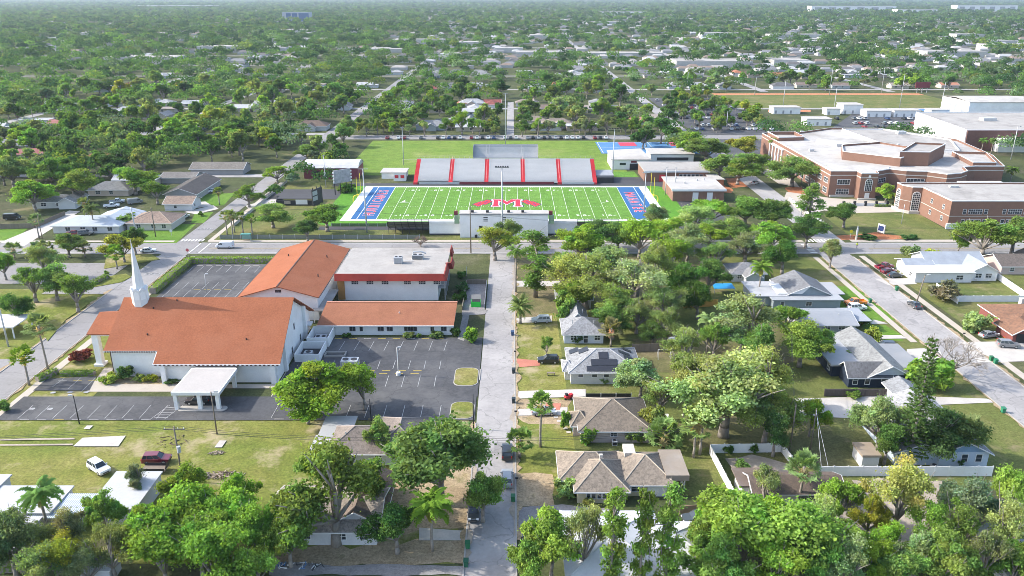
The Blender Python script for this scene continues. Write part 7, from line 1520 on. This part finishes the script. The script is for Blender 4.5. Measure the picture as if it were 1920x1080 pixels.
for a in (
 ('lime',592,722,76,10.5,'bright green','bright green leafy tree in front of the church machinery yards'),('lime',680,722,42,9.0,'bright green','smaller bright green tree on the car park edge, right of its bigger twin'),
 ('lime',575,760,42,6.5,'bright green','low bright green crown leaning left below the bigger twin'),
 ('oak',822,862,112,13.5,'mid green','broad spreading oak over the kerb of the centre road'),('oak',905,925,40,8.5,'mid green','low oak limb crown over the dark car at the kerb'),
 ('airy',622,922,112,15,'mid green','massive oak with a thick trunk in front of the white gabled house'),('oak',742,985,52,8,'dark green','dark drooping oak right of the massive trunk'),('lime',706,818,30,7.5,'mid green','small rounded tree rising in front of the brown hip roof'),('oak',560,960,50,9,'mid green','oak crown reaching left of the massive trunk'),
 ('lime',330,965,78,11,'bright green','bright green tree in the middle of the bottom left grove'),('lime',420,975,62,10,'bright green','bright green tree on the right of the bottom left grove'),('lime',268,985,46,9,'mid green','mid green tree beside the flat mobile home roof'),('lime',300,1035,75,10,'bright green','large bright green tree at the bottom, left of its grove'),('lime',405,1050,70,10,'bright green','large bright green tree at the bottom edge of the grove'),('oak',465,1000,48,9,'mid green','dark tree between the grove and the massive oak'),('lime',345,910,40,8,'mid green','small tree nearest the broken boards heap'),('lime',470,1065,45,8,'bright green','bright low tree at the bottom beside the lower left drive'),
 ('airy',205,1030,48,9,'olive green','thin olive tree at the bottom left'),('airy',28,1012,50,9,'grey green','thin grey green tree over the left mobile homes'),('oak',15,1020,45,9,'grey green','grey green tree in the bottom left corner'),('airy',130,1005,38,8,'brownish green','brownish thin stemmed tree in front of the striped awning'),('airy',112,1050,46,7.5,'yellow green','yellow green thin tree at the bottom left edge'),('airy',165,1058,40,6.5,'pale green','pale feathery tree left of the bottom grove'),('airy',255,900,22,6,'grey green','thin grey green tree before the awning mobile home'),
 ('lime',1035,1015,58,10,'bright green','bright bushy tree at the bottom right of the centre road'),('lime',1005,1050,42,8,'mid green','lower bright tree at the road corner, bottom'),('airy',1095,1010,44,11,'olive green','leaning olive tree before the white roof'),
 ('slim',1150,1000,26,17,'mid green','leftmost of three tall thin trees before the white roof'),('slim',1205,1000,22,17,'mid green','middle one of three tall thin trees before the white roof'),('slim',1255,1000,26,17,'mid green','rightmost of three tall thin trees before the white roof'),
 ('lime',1400,1005,95,12,'bright green','widest bright green tree at the bottom, right of the white roof'),('lime',1500,1020,85,12,'bright green','bright green tree between the widest one and the sandy lane'),('lime',1345,1060,60,9,'mid green','mid green tree at the bottom beside the white roof'),('lime',1310,1010,36,8,'mid green','small green tree touching the white roof corner'),('airy',1438,915,36,8,'olive green','olive tree against the rust brown roof'),('lime',1578,935,44,8.5,'bright green','round bright tree right of the rust brown roof'),('lime',1585,1010,42,8.5,'mid green','green tree left of the tall yellow tree stems'),('airy',1580,1060,55,9,'pale green','pale tree at the bottom left of the sandy lane'),('lime',1450,1065,60,9,'bright green','low bright tree at the bottom between two larger ones'),
 ('airy',1690,925,66,13,'golden','tall open golden yellow tree before the white fence'),('airy',1830,955,62,10,'grey green','grey green tree right of the golden one'),('lime',1895,925,36,9,'bright green','bright green tree at the right edge below the pale blue house'),('airy',1885,1000,56,10,'pale green','pale green tree at the lower right edge'),('lime',1770,1055,62,9,'mid green','mid green tree at the bottom by the small white shed'),('airy',1790,990,26,6,'olive green','thin olive tree by the sandy lane'),('lime',1690,1070,50,8,'mid green','low tree at the bottom of the sandy lane'),('airy',1850,1050,45,8,'grey green','grey green tree over the small white shed'),('lime',1640,1050,38,8,'bright green','narrow bright tree beside the grass strip, bottom'),
 ('airy',1365,735,122,15,'pale green','huge pale live oak in the middle of the back yards'),('airy',1290,722,58,12,'olive green','olive oak on the left side of the huge pale one'),('airy',1440,770,60,11,'olive green','olive oak on the right side of the huge pale one'),('oak',1455,810,34,8,'dark green','dark tree under the right side of the huge pale oak'),
 ('lime',1203,702,44,8,'pale green','round light green tree at the corner of the solar panel house'),('bush',1222,800,20,5,'golden','little golden tree beside the tan hip roof'),
 ('airy',1400,598,74,13,'pale green','broad pale oak between the grey house and the feather palm'),('oak',1505,640,50,10,'mid green','mid green tree in front of the low grey house'),('oak',1430,650,40,9,'mid green','mid green tree below the broad pale oak'),('oak',1545,645,24,6.5,'mid green','small tree against the low grey house wall'),
 ('airy',1100,520,72,14,'pale green','pale many limbed tree right of the tall casuarina'),('airy',1195,535,78,14,'pale green','pale leaning tree with bare limbs in the central grove'),('airy',1150,570,50,10,'mid green','low tree over the cottage roof'),('oak',1280,525,40,11,'dark green','dark tree on the right side of the central grove'),('lime',1265,475,44,11,'bright green','bright tree at the top of the central grove'),('lime',1200,445,40,11,'bright green','tree of the row beside the home stand, above the grove'),('lime',1090,455,44,11,'bright green','bright tree of the row right of the press box'),('oak',1115,435,34,9,'dark green','dark tree against the right end of the home stand'),('oak',1160,440,36,9,'mid green','tree under the right black braced end'),('lime',1250,430,42,10,'bright green','bright tree before the right blue end zone corner'),('airy',1300,415,42,11,'pale green','tree between end zone and annexe'),('lime',1335,395,38,9,'bright green','tree directly below the white annexe'),('airy',1290,455,40,12,'pale green','tree of the main road row, left of the grey green one'),('airy',1400,460,42,9,'grey green','grey green tree along the main road near the school drive'),('lime',1450,440,44,10,'bright green','bright tree by the main road left of the tall trunk'),('oak',1400,395,40,10,'mid green','tree right of the annexe'),('oak',1450,400,36,10,'dark green','dark tree at the foot of the school drive'),('oak',1515,430,34,10,'dark green','dark tree behind the tall trunk by the main road'),('oak',1470,480,36,9,'dark green','dark tree on the near side of the main road'),('airy',1340,480,40,9,'mid green','thin tree above the grey roofed cottage'),('oak',1150,605,36,7,'dark green','dark bushy tree beside the shaded cottage'),('airy',1195,590,34,8,'olive green','olive tree behind the dark bushy one'),('bush',1060,592,22,6,'mid green','small rounded tree touching the cottage roof corner'),
 ('slim',1005,480,28,19,'mid green','tall dark casuarina on the right verge of the centre road'),('airy',928,452,40,10,'yellow green','yellow green tree at the head of the centre road'),('oak',960,440,26,9,'olive green','olive tree between casuarina and yellow green tree'),
 ('airy',1025,648,13,5,'mid green','tiny tree on the lawn beside the black suv'),('bush',1740,700,42,5.5,'bright green','big rounded bright shrub on the corner by the navy house'),('airy',1655,790,55,9.5,'pale green','pale open tree left of the Norfolk pine'),('oak',1775,815,52,8.5,'dark green','dark dense tree right of the Norfolk pine'),('oak',1665,830,34,7,'dark green','dark tree in front of the weathered shed'),('lime',1522,780,28,7,'bright green','bright small tree over the dark blue car'),('bush',1635,632,15,3,'golden','yellow croton bush by the navy house drive'),('lime',1590,670,10,3,'mid green','small shrub like tree behind the navy house'),
 ('slim',1521,385,20,17,'mid green','tall bare trunked tree with a small crown beside the school drive'),('oak',1560,470,22,9,'olive green','narrow olive tree at the corner of main road and east street'),('oak',1848,445,52,12,'mid green','large tree in front of the brick classroom wing'),('oak',1905,440,42,11,'mid green','large tree right of the classroom wing one'),('oak',1800,455,20,6,'mid green','small tree left of the large classroom wing trees'),('oak',1585,402,30,8,'dark green','dark oak alone on the school lawn'),('lime',1662,362,20,7,'bright green','round bright tree between the arched windows'),('oak',1488,320,42,11,'mid green','broad tree before the west front of the school'),('lime',1400,272,38,11,'yellow green','yellow green tree at the school drive bend'),('bush',1706,478,14,4,'olive green','small round tree on the grass by the main road'),('bush',1745,482,14,3.5,'yellow green','yellowish shrub on the grass by the main road'),
 ('oak',1290,265,34,11,'mid green','tree at the far end of the school drive row'),('oak',1325,280,40,11,'mid green','second tree down the school drive row'),('oak',1350,310,36,10,'mid green','third tree down the school drive row'),('oak',1385,320,38,10,'mid green','tree over the white car in the drive'),('oak',1415,305,30,9,'mid green','tree between white car and yellow green tree'),
 ('oak',612,405,40,9,'mid green','oak between scoreboard and left end zone'),('oak',510,402,34,8,'mid green','oak below the dark pavilion'),('airy',465,365,28,8,'mid green','open tree on the corner beside the west street'),('airy',518,325,22,7,'bright green','airy tree left of the maroon barn'),('oak',575,285,24,8,'mid green','tree at the far left of the practice field'),('oak',575,430,26,7,'dark green','small dark oak on the verge before the hall roof'),
 ('lime',228,460,36,9,'yellow green','yellow green tree behind the steeple'),('oak',250,450,26,8,'dark green','dark tree right of the yellow green one'),('oak',125,458,28,7,'mid green','round tree on the left verge of the main road'),('airy',60,530,40,9,'mid green','open leafy tree above the left edge pole'),('oak',100,525,40,9.5,'mid green','tree in the middle of the west street grove'),('oak',140,550,34,8.5,'mid green','tree at the street side of the west grove'),('oak',25,575,30,8,'dark green','dark tree at the far left of the west grove'),('airy',80,490,36,9,'olive green','olive tree at the back of the west grove'),('oak',5,495,22,8,'mid green','tree cut by the left edge by the west car park'),
 ('oak',150,345,42,13,'mid green','tall spreading tree left of the corner houses'),('lime',60,360,36,12,'bright green','bright columnar tree by the left yards'),('oak',20,320,38,13,'olive green','olive tree at the left edge beyond the yards'),('oak',92,325,36,12,'mid green','mid green tree between olive and spreading trees'),('oak',250,335,40,11,'mid green','tree over the yard of parked trucks'),('oak',292,360,28,8,'mid green','round tree beside the small tan house'),('oak',225,300,34,11,'dark green','dark tree behind the orange tiled house'),
 ('lime',370,1020,60,9,'bright green','bright tree in the heart of the bottom left grove'),('lime',445,935,38,8.5,'bright green','bright tree behind the right end of the bottom left grove'),('lime',195,965,34,7.5,'mid green','small leafy tree below the striped awning'),('airy',75,1075,48,8,'olive green','olive tree low in the bottom left corner'),('lime',1430,960,54,10,'bright green','bright tree above the widest one at the bottom'),('lime',1540,1060,58,9,'mid green','mid green tree at the bottom, left of the pale one'),('airy',1720,1040,48,8,'pale green','pale low tree at the bottom of the sandy lane, right side'),('lime',1905,1060,50,8,'mid green','mid green tree in the bottom right corner'),('lime',1360,980,44,9,'bright green','bright tree at the right end of the white roof'),('oak',690,905,44,8,'mid green','green bough between the two great oaks'),('oak',540,1010,44,8,'mid green','leafy lower left skirt of the massive oak'),
 ('airy',1435,705,62,13,'pale green','pale oak crown joining the right shoulder of the huge one'),('airy',1285,655,40,9,'pale green','pale tree standing over the timber fence yard'),('airy',1250,612,36,8,'olive green','olive tree above the dark timber fence'),('oak',1340,640,32,8,'mid green','green tree beside the shaggy yard palm'),('airy',1235,745,36,8,'olive green','olive tree between solar house corner and huge oak'),('airy',1735,985,40,9,'mid green','leafy tree over the right part of the sandy lane'),('airy',1630,965,36,8,'yellow green','yellowish leafy tree left of the sandy lane'),('lime',1665,1015,34,7,'bright green','low bright tree in the middle of the sandy lane'),('airy',1795,1000,44,9,'mid green','tree filling the yard right of the sandy lane'),('airy',1545,985,40,9,'pale green','pale tree behind the bright tree row at the bottom'),('lime',1075,555,34,8,'mid green','tree at the left foot of the central grove'),('airy',1230,500,44,14,'pale green','mid green tree in the heart of the central grove'),('airy',1140,495,46,12,'pale green','pale tree behind the leaning one in the grove'),('oak',1310,560,36,9,'dark green','dark tree hanging over the orange timber fence'),('airy',1245,570,44,10,'pale green','pale limbed tree at the lower right of the grove'),('oak',1060,500,34,9,'mid green','tree at the upper left of the central grove'),('oak',1330,520,34,9,'dark green','dark tree left of the blue tarpaulin'),('oak',1225,625,26,5,'dark green','low dark tree before the white pickup'),('lime',1475,595,30,7,'mid green','small tree left of the low grey house'),('oak',1385,690,34,8,'dark green','dark understorey tree behind the huge pale oak'),('lime',1330,440,34,9,'bright green','bright tree of the main road row below the annexe'),('oak',1375,430,34,9,'mid green','green tree of the main road row below the annexe'),('oak',1225,405,30,9,'olive green','olive tree crossing the right blue end zone corner'),
 ): tree(*a) if a[0] != 'bush' else bush(a[1],a[2]+a[3]*.6,a[3],a[4],a[5],a[6])
for a in (
 ('fan',1013,838,8.6,1.9,'mid green','slim fan palm with a long bare trunk on the dry lawn'),('fan',975,858,3.6,1.9,'mid green','short fan palm at the kerb below the slim one'),('feather',811,1033,7.6,3.2,'bright green','feather palm standing on the dirt at the lower kerb'),('feather',92,1000,7.0,3.0,'mid green','feather palm among the left mobile homes'),('fan',1497,950,7.2,2.2,'pale green','pale fan palm before the rust brown roof'),('fan',1300,858,7.0,2.4,'olive green','left one of two shaggy fan palms by the white fence corner'),('fan',1312,852,7.8,2.4,'olive green','right one of two shaggy fan palms by the white fence corner'),('fan',1245,838,2.6,2.6,'pale green','wide low fan palm behind the cream house'),('feather',1325,662,7.5,2.9,'pale green','shaggy feather palm in the back yard by the white pickup'),('date',975,607,4.6,3.0,'olive green','stout date palm on the roadside lawn'),('feather',967,548,11.5,2.6,'mid green','tall slender feather palm on the verge of the centre road'),('feather',1422,556,8.0,3.0,'bright green','feather palm above the blue grey house'),('fan',1145,650,4.5,2.2,'brownish green','dry skirted fan palm beside the shaded cottage'),('feather',1240,600,5.5,2.8,'grey green','grey green feather palm in the shade of the central grove'),('fan',1795,862,6.0,2.6,'olive green','fan palm in front of the pale blue house'),
 ('fan',90,692,10.0,2.4,'pale green','tall fan palm with shaggy trunk on the west pavement'),('fan',55,722,6.4,2.0,'bright green','shorter fan palm on the west pavement'),('fan',220,505,5,2.2,'bright green','fan palm on the island by the steeple'),('fan',28,484,3.0,2.0,'grey green','first low fan palm on the left verge'),('fan',72,484,3.0,1.9,'grey green','second low fan palm on the left verge'),('fan',88,483,3.2,1.9,'grey green','third low fan palm on the left verge'),('fan',160,482,3.2,1.9,'grey green','fourth low fan palm on the left verge'),
 ('fan',426,440,6.5,1.6,'olive green','leftmost fan palm of the corner cluster'),('fan',437,444,7.5,1.6,'olive green','tallest fan palm of the corner cluster'),('fan',440,436,5.6,1.5,'olive green','shortest fan palm of the corner cluster'),('fan',456,438,6,1.5,'mid green','left fan palm of the pair by the bus shelter'),('fan',474,443,6,1.5,'mid green','right fan palm of the pair by the bus shelter'),('feather',178,432,7.5,2.8,'grey green','feather palm before the pale blue metal roof'),('fan',74,447,6.2,2.0,'grey green','fan palm by the tan board fence'),
 ('feather',1502,345,8.5,2.2,'olive green','left school palm by the west front'),('feather',1516,348,9,2.2,'olive green','right school palm by the west front'),('feather',1673,352,8.5,2.4,'bright green','left courtyard palm before the school angle'),('feather',1702,352,9,2.4,'bright green','right courtyard palm before the school angle'),('feather',1446,300,9.5,2.4,'olive green','palm at the far west corner of the school'),('feather',1892,350,7,2.6,'mid green','palm by the school walkway at the right edge'),('feather',1840,285,6,2.2,'mid green','left palm before the gymnasium porch'),('feather',1858,288,6.5,2.2,'mid green','right palm before the gymnasium porch'),('fan',162,405,5,1.8,'olive green','squat fan palm by the left yards'),('fan',412,384,5,1.7,'olive green','fan palm on the lawn by the long dark roof'),
 ): palm(*a)
for a in ((152,676,20,2.0,'dusky red','dusky red rounded bush by the church portico'),(205,716,16,1.5,'yellow green','yellow green shrub at the church corner bed'),(237,712,14,2.6,'dark green','dark spiky shrub against the white church wall'),(262,714,11,1.3,'olive green','olive shrub in the middle of the church bed'),(276,715,8,1.2,'yellow green','small yellow shrub in the church bed'),(288,715,8,1.3,'yellow green','second small yellow shrub in the church bed'),(318,717,14,.9,'dark green','low dark shrub at the end of the church bed'),(8,772,10,2.0,'mid green','clipped green shrub at the lot entrance'),
 (766,634,10,1.2,'olive green','pale shrub in a box by the office wing'),(817,632,13,1.2,'olive green','long pale shrub by the office wing'),(855,630,9,1.8,'dark green','dark shrub at the office wing corner'),(786,633,5,1.0,'mid green','little shrub between the two pale ones'),(650,633,8,1.0,'dark green','dark low shrub left along the office wing'),(882,640,14,3.2,'bright green','bright young tree at the car park corner island'),(868,545,12,1.8,'dark green','dark shrub by the dumpster pen'),(866,520,10,1.6,'dark green','dark shrub under the classroom gallery'),(862,565,12,2.2,'dark green','dark shrub at the end of the classroom block'),
 (1103,832,14,2.8,'mid green','green shrub against the pinkish wall'),(1192,828,18,2.6,'mid green','wide shrub at the corner of the pinkish wall'),(1060,930,22,2.6,'pale green','variegated shrub at the cream house corner'),(1103,948,8,1.2,'golden','yellow tuft before the cream house'),(1140,940,9,1.4,'dusky red','dark red shrub before the cream house windows'),(1140,805,10,4.5,'mid green','small tree standing by the tan house porch') if False else (1060,805,9,3.2,'mid green','thin young tree by the tan house porch'),(1390,885,13,2.0,'mid green','shrub in the sandy fenced yard'),(1365,850,8,1.5,'dark green','left dark shrub inside the white fence'),(1412,848,8,1.5,'dark green','right dark shrub inside the white fence'),(1080,640,14,2.2,'dark green','dark shrub against the cottage wall'),(1132,718,8,1.4,'olive green','shrub beside the solar house porch'),(1600,745,13,1.5,'mid green','shrub before the brushwood fence'),(1615,610,16,2.4,'mid green','shrubs by the low grey house carport'),(1470,452,14,1.3,'dark green','dark hedge clump beside the school mulch'),(1625,448,14,1.3,'dark green','dark shrub behind the statue'),(1705,448,14,1.2,'dark green','dark shrub at the right end of the mulch'),(1790,870,12,1.5,'dark green','dark shrub below the pale blue windows'),(650,360,18,3.2,'dark green','dark shrub under the tall grey scoreboard'),(230,425,26,3.5,'mid green','wide rounded hedge on the corner lawn'),(377,405,6,1.4,'dark green','clipped shrub on the watered lawn'),(298,425,14,2.4,'mid green','shrub at the front of the corner house'),(200,515,5,1,'mid green','low shrub on the west island'),(1830,620,26,4,'pale green','scrubby pale bush left of the brown roofed house'),(1770,560,30,4,'brownish green','scraggly thin bush at the white fence end')): bush(*a)
_row = random.Random(17)
for i, px_ in enumerate((655,690,712,738,772,800,838,868,898,926,978,1004,1030,1072,1100,1134,1168,1210)):
    x, y = G(px_+_row.uniform(-5,5), _row.uniform(253,257)); r = _row.uniform(2.6,4.6) if px_ not in (1134,868,655) else 5.6
    plant('airy' if i % 3 else 'lime', x, y, r, r*2.0+1.2, _row.choice(('mid green','pale green','olive green','bright green','grey green')), f'{ordinal(i)} tree from the left in the row between practice field and parked cars')
# hedges
def hedge(label, pts, w, h, colr):
    P, N, T = [], [], []; x0, y0 = pts[0]; core = MB()
    for a, b in zip(pts, pts[1:]):
        A, B = Vector(a), Vector(b); L = (B-A).length; u = (B-A)/L; n_ = Vector((-u.y,u.x)); k = int(L*55)
        q = n_*(w/2-.14); core.prism([A+q,A-q,B-q,B+q],0,h-.14)
        for _ in range(k):
            s_ = trng.random(); f = trng.random()
            if f < .5: p = A+u*(s_*L)+n_*trng.uniform(-w/2,w/2); z = h+trng.gauss(0,.05); nn = (trng.gauss(0,.4),trng.gauss(0,.4),1)
            else: sg = 1 if f < .75 else -1; p = A+u*(s_*L)+n_*sg*(w/2+trng.gauss(0,.04)); z = trng.random()*h; nn = (n_.x*sg,n_.y*sg,.3+trng.gauss(0,.3))
            P.append((p.x-x0,p.y-y0,z)); N.append(nn); l = trng.uniform(.75,1.25); T.append((l,l,l*.9))
    me = quads_mesh('hedge', np.array(P), np.array(N), np.full(len(P),.34)*NR_.uniform(.7,1.3,len(P)), np.array(T), M['leaf'])
    o = bpy.data.objects.new('hedge', me); COL.objects.link(o); o.location = (x0,y0,0); o.color = (*LC[colr],1); tag(o,label,'hedge'); BASE[o.name] = Vector((x0,y0,0))
    core.build('hedge_core', M['bark'], o)
hedge('long clipped hedge around the north car park', [(-95.6,196.5),(-95.6,222.6),(-67,222.6)], 2.0, 1.7, 'bright green')
hedge('short dark hedge behind the accessible bays', [G(70,716),G(108,700)], 1.5, 1.2, 'mid green'); hedge('low hedge row at the top of the accessible bays', [G(116,704),G(178,703)], 1.4, .9, 'mid green')
hedge('clipped hedge on the island beside the west car park', [G(174,535),G(202,521)], 1.6, 1.2, 'mid green'); hedge('thick dark hedge at the bottom left edge', [G(5,1066),G(78,1060)], 2.4, 2.6, 'mid green')
hedge('low hedge along the school pier fence', [(136,288.6),(146,288.6)], .9, .8, 'mid green')
# the trees of the suburb
KEEP = [(-152,-112,250,362),(-72,64,244,438),(102,240,243,420),(158,345,455,662),(-109,-97,240,900),(-6,4,436,900),(97,108,243,440),(-100,262,436,453),(-330,-105,229,250),(228,345,400,475),(60,103,290,345),(104,160,455,640)]
KEEP2 = [(x-1,x+8,452,1700) for x in (-320,-215,96,205,310)]
def free(x, y, r):
    if any(a-r*.45 < x < b+r*.45 and c-r*.3 < y < d+r*.3 for a,b,c,d in KEEP): return False
    if any(a < x < b and c < y < d for a,b,c,d in KEEP2): return False
    if any(abs(x-hx) < 8+r*.2 and -10-r*.35 < y-hy < 7 for _,hx,hy,*_k in BGH): return False
    return not any((x-a)**2+(y-b)**2 < ((r+c)*.62)**2 for a,b,c in TREE_AT[-900:])
auto = []
def try_tree(x, y, r, key, colr, belt):
    if not free(x,y,r): return False
    h = r*trng.uniform(1.55,2.1); o = plant(key, x, y, r, h, colr, 'tree', 'trees of the suburb'); auto.append((belt,colr,x,o)); return True
WPAL = [('dark green',26),('mid green',34),('bright green',12),('olive green',14),('grey green',6),('yellow green',4),('pale green',4)]
def pick(): return trng.choices([a for a,_ in WPAL],[b for _,b in WPAL])[0]
for (x0,x1,y0,y1,n,belt) in ((-330,-110,300,436,95,'west grove'),(-98,-84,362,436,6,'strip west of the stadium'),(60,98,380,436,6,'strip by the tennis court'),(-330,-99,452,560,60,'woods left of the far street'),(-99,96,453,472,30,'far street verge'),(-99,100,470,560,48,'gardens beyond the far street'),(108,156,455,640,56,'school car park'),(-390,-99,560,690,70,'second woods on the left'),(-99,104,560,690,45,'second belt of gardens'),(158,420,662,760,30,'belt behind the ballfield')):
    k = 0; tries = 0
    while k < n and tries < n*30:
        tries += 1; y = trng.uniform(y0,y1); x = trng.uniform(x0,x1)
        if abs(x) > .68*y+8: continue
        r = trng.uniform(3.6,7.6) if 'verge' not in belt and 'car park' not in belt else trng.uniform(3.0,4.8)
        if belt == 'school car park':
            if any(a < x < b and c < y < d for a,b,c,d in KEEP[1:11]): continue
            h = r*2; colr = pick(); auto.append((belt,colr,x,plant('mid',x,y,r,h,colr,'tree','trees of the suburb'))); k += 1; continue
        k += try_tree(x,y,r,'mid' if trng.random() < .7 else 'midairy',pick(),belt)
byb = {}
for belt, colr, x, o in auto: byb.setdefault((belt,colr),[]).append((x,o))
for (belt,colr), v in byb.items():
    for i, (x, o) in enumerate(sorted(v, key=lambda q: q[0])): o['label'] = f'{colr} tree, {ordinal(i)} such from left, {belt}'
# everything farther out: one canopy nobody could count
def canopy():
    P, N, S, T = [], [], [], []; pal = np.array([LC[a] for a,_ in WPAL]); w = np.array([b for _,b in WPAL],float); w /= w.sum()
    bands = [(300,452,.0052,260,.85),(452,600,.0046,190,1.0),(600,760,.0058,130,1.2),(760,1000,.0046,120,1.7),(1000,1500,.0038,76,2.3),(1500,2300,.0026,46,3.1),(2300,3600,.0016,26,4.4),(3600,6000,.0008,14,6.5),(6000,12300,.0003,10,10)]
    for y0, y1, dens, nq, ls in bands:
        n = int((y1**2-y0**2)*.86*dens); y = np.sqrt(NR_.uniform(y0**2,y1**2,n)); x = NR_.uniform(-.86,.86,n)*y
        keep = np.ones(n,bool)
        for a,b,c,d in KEEP+KEEP2+[(-700,900,q,q+7) for q in (680,800,930,1080,1260)]: keep &= ~((x>a-3)&(x<b+3)&(y>c-2)&(y<d+2))
        q = NR_.random(n); u = x/y; patch = np.sin(x*.011+1.3)*np.sin(y*.009+x*.003)+.6*np.sin(x*.027+y*.021); pr = np.where(u<-.12,.95,np.where(u<.3,.66,.70))+patch*.25; keep &= q < pr
        if y0 < 700:
            for tx,ty,tr in TREE_AT: keep &= ((x-tx)**2+(y-ty)**2) > (tr*.8)**2
        if y0 >= 760 and y0 < 5600:
            fh = [q_ for q_ in FARH if y0-30 < q_[1] < y1+60]; cell = {}
            for hx,hy,hw in fh:
                for gx in range(int((hx-hw)//8),int((hx+hw)//8)+1):
                    for gy in range(int((hy-(16 if hy < 1000 else 30 if hy < 1800 else 70))//8),int((hy+8)//8)+1): cell[(gx,gy)] = 1
            keep &= np.array([((int(a_//8),int(b_//8)) not in cell) for a_,b_ in zip(x,y)])
        if y0 < 800:
            for _,hx,hy,*_k in BGH: keep &= ~((np.abs(x-hx)<9)&(y-hy>-11)&(y-hy<7))
        x, y = x[keep], y[keep]; n = len(x); r = NR_.uniform(3.0,8.6,n)*(1+.22*(y0>=760)+.25*(y0>1500)+.5*(y0>3600)); h = r*NR_.uniform(1.3,1.9,n); col = pal[NR_.choice(len(pal),n,p=w)]*NR_.uniform(.6,1.15,(n,1))*np.array([.72,.88,1.05])*(1.0 if y0 < 760 else .88 if y0 < 1500 else .78)  # distance tone put into the leaf colour: cooler, and darker farther out
        d = unit(n*nq).reshape(n,nq,3); d[:,:,2] = np.abs(d[:,:,2])*1.0-.25; q = NR_.uniform(.6,1.05,(n,nq,1)); lump = 1+.28*np.sin(d[:,:,:1]*5+x[:,None,None])*np.sin(d[:,:,1:2]*5+y[:,None,None])
        p = np.stack([x,y,h*.58],1)[:,None,:]+d*q*lump*np.stack([r,r,h*.44],1)[:,None,:]
        P.append(p.reshape(-1,3)); nn = d*.8+unit(n*nq).reshape(n,nq,3)*.6; nn[:,:,2] += .25; N.append(nn.reshape(-1,3)); S.append(ls*NR_.uniform(.7,1.3,n*nq)); T.append((col[:,None,:]*NR_.uniform(.78,1.22,(n,nq,1))).reshape(-1,3))
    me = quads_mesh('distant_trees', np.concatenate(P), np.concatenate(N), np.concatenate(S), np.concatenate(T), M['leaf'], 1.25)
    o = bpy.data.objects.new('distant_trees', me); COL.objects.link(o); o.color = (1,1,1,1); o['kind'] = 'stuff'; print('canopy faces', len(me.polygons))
canopy()

for L in list(TREE.values())+[[(t,0,0)] for t,_ in protos]:
    for t, *_k in L:
        if t.name not in _first:
            for c in list(t.children): bpy.data.objects.remove(c)
            bpy.data.objects.remove(t)
# ================================================================ air
hz_ = NT('haze'); vol = hz_.n('ShaderNodeVolumePrincipled'); vol.inputs['Color'].default_value = (.56,.66,.80,1); vol.inputs['Density'].default_value = 0.000065; vol.inputs['Anisotropy'].default_value = 0.2
hz_.l(vol.outputs[0], hz_.out.inputs['Volume'])
mb = MB(); mb.box(-13500,13500,-13500,13500,-1.0,82.0); o = mb.build('haze', hz_.m, org=(0,0,0)); o['kind'] = 'stuff'
